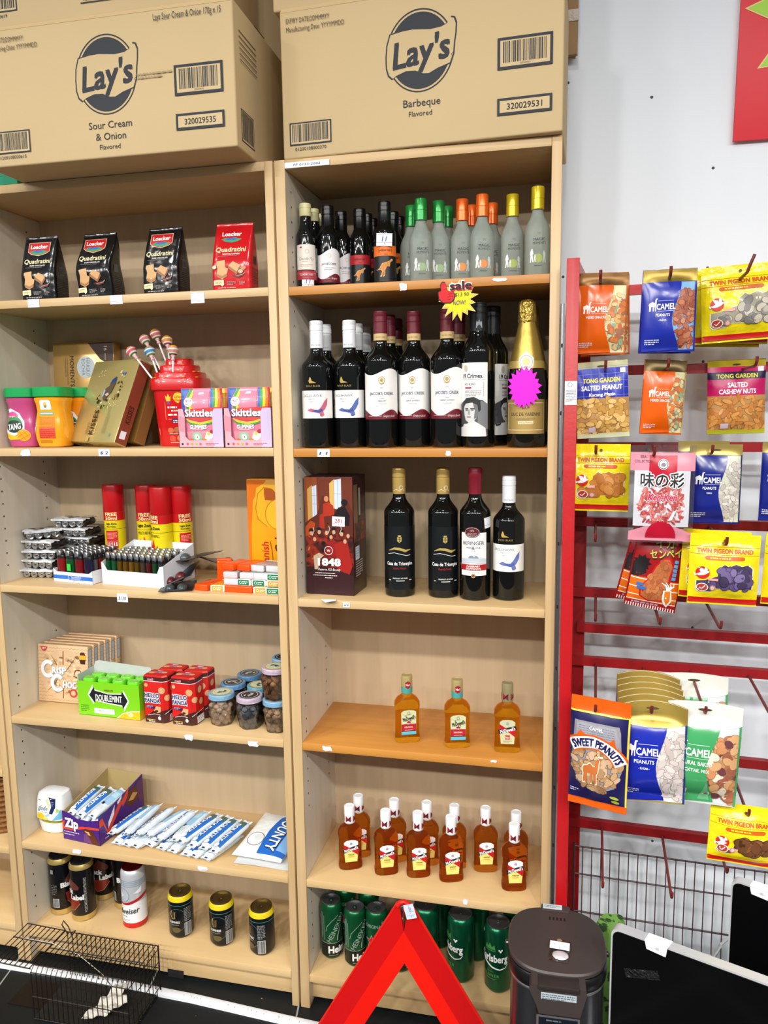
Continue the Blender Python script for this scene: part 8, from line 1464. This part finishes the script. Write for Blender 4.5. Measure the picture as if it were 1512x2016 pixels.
for sx in (-1, 1): g.lathe([(.006, -.004), (.006, .007), (.004, .009), (.0004, .009)], P('5a5a5c', .25, metal=.8), 16, M=Matrix.Translation((sx*.094, .005, .399)) @ Matrix.Rotation(sx*PI/2, 4, 'Y'))
g.obj('handle_pivot', t)
g = G(); g.prism([(-.050, .412), (.050, .412), (.052, .400), (.044, .368), (.040, .352), (-.036, .352), (-.040, .368), (-.054, .400)], -.118, -.086, brn); g.box(-.038, .038, -.122, -.09, .404, .414, P('2a2422', .4), .002)
g.pr(lambda x, y, h: (x/100, -.118-h, y/100), [(R(-3.2, 38.4, 3.3, 39.8), P('a9b4bc', .4)), (LINES(-3.0, 39.3, 3.1, 3, .18, .42, 4), P('4a545c', .5))], .0004, .0003); g.obj('spout_console', t)
g = G(); g.box(-.041, .041, -.120, -.092, .235, .353, bkp, .003); cpn = g.obj('control_panel', t)
g = G(); g.pr(lambda x, y, h: (x/100, -.120-h, y/100), [(R(-4.0, 24, 4.0, 35.2), P('9a9a9e', .3, metal=.8)), (R(-3.6, 24.4, 3.6, 34.8), P('10141e', .25)), (LINES(-2.2, 34.1, 2.0, 1, .3, .4, 2), P('5a626c', .4)), (R(-2.1, 27.5, 2.1, 33.0), P('7d8f96', .3))], .0004, .0003); g.obj('display', cpn)
q = thing('sample_sachet', 'clear sachet with white label lying on the boiler lid', 'sachet', None, (.602, -.222, .4216), math.radians(-3)); g = G(); fl = film('sachet_film', 'e8e4e8', .2, .1, .5, 120)
g.grid(lambda u, v: (-.019+.038*u+.004*v, -.032+.064*v, .001+.006*math.sin(PI*u)*math.sin(PI*v)), 12, 12, fl); g.obj('sachet', q)
g = G(); g.blob((.004, -.016, .003), (.016, .013, .005), P('d8d2d4', .2, metal=.4), 2); g.blob((.0, .026, .003), (.006, .005, .003), P('8a6a5a', .3), 1); g.obj('contents', q)
g = G(); g.pr(lambda x, y, h: (x, y, .0078+h), [(R(-.0175, -.006, .0205, .016), K['paper']), (R(-.0175, .0042, .0205, .0047), P('9aa2b4', .6)), (R(0.001, -.006, .0015, .0045), P('9aa2b4', .6))], .0002, .0002); g.obj('paper', q)
# two all-in-one computers on the floor
def mac(label, loc, rz):
    t = thing('computer_screen', label, 'computer', 'aluminium all-in-one computers', loc, rz); al = P('d8dadd', .35, metal=.45); W_, H_ = .65, .405
    g = G()
    rw = [(-.0, .012), (-.004, .004), (-.012, 0)]
    c = .014; pts = [(c, 0), (W_-c, 0)]+[(W_-c+c*math.sin(a*PI/8), c-c*math.cos(a*PI/8)) for a in range(1, 5)]+[(W_, H_-c)]+[(W_-c+c*math.cos(a*PI/8), H_-c+c*math.sin(a*PI/8)) for a in range(1, 5)]+[(c-c*math.sin(a*PI/8), H_-c+c*math.cos(a*PI/8)) for a in range(0, 5)]+[(0, c)]+[(c-c*math.cos(a*PI/8), c-c*math.sin(a*PI/8)) for a in range(1, 4)]
    z0 = .516-H_; g.prism([(x, z+z0) for x, z in pts], 0, .020, al); hs_ = g.obj('housing', t, ang=30)
    g = G(); k = .0035; g.prism([(k+(W_-2*k)*x/W_, z0+k+(H_-2*k)*z/H_) for x, z in pts], -.0012, .0, P('020203', .12, spec=.35)); g.obj('glass', hs_)
    g = G(); g.box(0, W_, 0, .018, z0-.062, z0+.001, al, .004); g.blob((W_/2, -.0003, z0-.03), (.009, .0006, .011), P('1a1a1c', .3), 2); g.obj('chin', t)
    g = G(); g.box(W_/2-.1, W_/2+.1, .04, .052, .012, .24, al, .003); g.box(W_/2-.1, W_/2+.1, .018, .052, .225, .24, al, .003); g.box(W_/2-.1, W_/2+.1, -.06, .11, 0, .012, al, .003); g.obj('stand', t)
    return t
def ontop(label, m, x0, x1):
    q = thing('price_tag', label, 'price tag', None, m.location, m.rotation_euler.z); g = G()
    g.pr(lambda x, y, h: (x, y, .5165+h), [(PG([(x0, -.004), (x1, -.004), (x1+.004, .021), (x0+.002, .021)]), K['paper'])], .0003); g.pr(lambda x, y, h: (x, -.002-h, y), [(PG([(x0, .517), (x1, .517), (x1-.003, .497), (x0+.004, .500)]), K['paper']), (R(x0+.012, .506, x1-.012, .5066), P('8a8a90', .5)), (R(x0+.02, .5045, x0+.026, .510), P('b8bac0', .5))], .0003, .0002); g.obj('paper', q)
m1 = mac('front black computer screen with silver edge, beside the water boiler', (.697, -.262, 0), math.radians(-20.9))
m2 = dup(m1, 'rear black computer screen behind the front one, at the right edge', (.948, -.060, 0), math.radians(-24.5))
ontop('white price tag folded over the top edge of the front screen', m1, .062, .103); ontop('white price tag folded over the top edge of the rear screen', m2, .035, .078)
q = thing('reflection_strip', 'short clear strip added on the front screen glass as its reflection', 'tape', None, m1.location, m1.rotation_euler.z); g = G(); g.pr(lambda x, y, h: (x, -.0016-h, y), [(MV(R(-.035, -.008, .030, .010), .062, .445, .32), film('reflection_film', 'c8d0d8', .16, .2, .6, 150))], .0003); g.obj('strip', q)  # clear film strip added to imitate a reflection on the glass
# green spotted cloth bundle behind the boiler
t = thing('cloth_bundle', 'green spotted cloth bundle behind the water boiler', 'cloth', None, (.722, .005, 0)); g = G(); random.seed(9)
gm = bpy.data.materials.new('spotted_cloth'); gm.use_nodes = True; nt = gm.node_tree; b = nt.nodes['Principled BSDF']; tc = nt.nodes.new('ShaderNodeTexCoord'); n = nt.nodes.new('ShaderNodeTexNoise'); n.inputs['Scale'].default_value = 55; n.inputs['Detail'].default_value = 2; cr = nt.nodes.new('ShaderNodeValToRGB'); cr.color_ramp.elements[0].position = .40; cr.color_ramp.elements[1].position = .46; cr.color_ramp.elements[0].color = lin('24401c'); cr.color_ramp.elements[1].color = lin('6a9a42')
nt.links.new(tc.outputs['Object'], n.inputs['Vector']); nt.links.new(n.outputs[0], cr.inputs[0]); nt.links.new(cr.outputs[0], b.inputs['Base Color']); b.inputs['Roughness'].default_value = .9
def cf(u, v):
    a = 2*PI*u; z = .34*v; r = .062*(1-.5*max(0, v-.75)/.25)*(1+.10*math.sin(a*3+v*5)+.07*math.sin(a*5-v*9)+.05*math.sin(v*17+a)); return (r*math.cos(a)*.9, r*math.sin(a), z)
g.grid(cf, 40, 30, gm); g.add([cf(i/40, 1) for i in range(40)], [tuple(range(40))], gm); g.obj('cloth', t, ang=70)
# white cable by the wall
t = thing('power_cable', 'white cable with a small plug behind the computer screens', 'cable', None, (0, 0, 0)); g = G(); wcb = P('d0d2d4', .45)
g.tube([(1.02, .10, .31), (1.0, .105, .285), (.972, .11, .245), (.955, .11, .20), (.958, .10, .12), (.99, .06, .005), (1.1, .0, .004)], .0035, wcb, 8); g.obj('lead', t); g = G(); g.box(.925, .953, .095, .115, .19, .215, wcb, .004); g.tube([(.925, .105, .205), (.915, .10, .21), (.905, .105, .20)], .006, P('5a5552', .5), 8); g.obj('plug', t)
# wire rat trap at the lower left
t = thing('wire_trap', 'rusty wire cage trap with raised door, on the black floor', 'trap', None, (-.66, -.175, 0), math.radians(0)); wm = P('1e1712', .5, metal=.5, var=.3, vs_=60); cl, cw, ch = .262, .145, .140
g = G()
for k in range(20):
    x = .002+cl*k/19; pk_ = .010 if 0 < k < 19 else 0; g.tube([(x, 0, .003), (x, 0, ch-.012), (x, .012, ch), (x, cw-.008, ch), (x, cw, ch-.010), (x, cw, .003), (x, cw*.5, .003), (x, 0, .003)], .0012, wm, 5)
for y, z in ((0, ch*.45), (0, .003), (0, ch-.012), (cw, .003), (cw, ch-.008), (cw, ch*.5), (cw*.5, ch), (cw*.33, .003), (cw*.66, .003), (.012, ch)): g.tube([(0, y, z), (cl+.004, y, z)], .0014, wm, 5)
for k in range(9): y = cw*k/8; g.tube([(cl+.004, y, .003), (cl+.004, y, ch-.006)], .0011, wm, 5)
for k in range(4): g.tube([(cl+.004, 0, .02+.035*k), (cl+.004, cw, .02+.035*k)], .0011, wm, 5)
g.obj('cage', t)
g = G(); M = Matrix.Translation((0, 0, ch-.004)) @ Matrix.Rotation(math.radians(2), 4, 'Y'); dl = .125
for k in range(9): g.tube([(-.014*k-.004, .002, 0), (-.014*k-.004, cw-.002, 0)], .0012, wm, 5, M=M)
for y in (.002, cw-.002, cw*.62): g.tube([(-.118, y, 0), (0, y, 0)], .0016, wm, 5, M=M)
g.obj('door', t)
g = G(); g.tube([(.012, cw*.9, ch), (-.004, cw*.92, ch+.02), (.004, cw*.9, ch+.034), (.022, cw*.86, ch+.024), (.04, cw*.8, ch-.004), (.03, cw*.84, ch+.012), (.042, cw*.86, ch+.016), (.034, cw*.9, ch+.006)], .0015, wm, 6); g.tube([(-.09, cw*.62, ch+.001), (.0, cw*.6, ch+.002), (.08, cw*.55, ch-.012), (.15, cw*.5, ch-.05), (.17, cw*.5, ch-.075), (.165, cw*.5, ch-.085)], .0013, P('8a8278', .35, metal=.8), 6); g.obj('trigger_wire', t)
g = G(); g.box(.0, cl, .002, cw-.002, .0035, .0045, P('15120f', .7)); g.box(-.10, .0, .03, cw-.03, .0, .002, wm); g.obj('floor_plate', t)
q = thing('paper_scrap', 'crumpled white paper scrap lying inside the wire trap', 'paper', None, (-.490, -.110, .006)); random.seed(21)
outl = [(-.044, -.055), (-.030, -.062), (-.012, -.045), (.012, -.034), (.046, .006), (.040, .020), (.030, .018), (.018, .028), (.020, .050), (.006, .062), (-.012, .048), (-.018, .020), (-.026, .006), (-.024, -.014), (-.034, -.026)]
V2, F2 = cut(PG(outl), .008, .008); g = G(); zz = lambda x, y: .012+.016*(y+.06)/.12+.0035*math.sin(x*180+y*90)+.003*math.sin(y*210-x*60)
g.add([(x, y, zz(x, y)) for x, y in V2], F2, P('cfc9bd', .8)); g.add([(x, y, zz(x, y)-.0006) for x, y in V2], [tuple(reversed(f)) for f in F2], P('c4beb2', .8)); g.obj('paper', q, ang=25)
# screw holes left in the wall
g = G(); hm = P('4a4a4c', .8)
for x, z in ((.919, 2.024), (.588, 1.799), (.916, 1.803), (.915, 1.588), (.916, .938), (.592, 2.24), (.78, 2.19), (.60, 1.0), (.84, .36)): g.lathe([(.0035, 0), (.0022, .0006), (.0004, .0007)], hm, 8, M=Matrix.Translation((x, .3249, z)) @ Matrix.Rotation(PI/2, 4, 'X'))
wl_ = bpy.data.objects['wall_back']; o = g.obj('screw_hole', wl_)
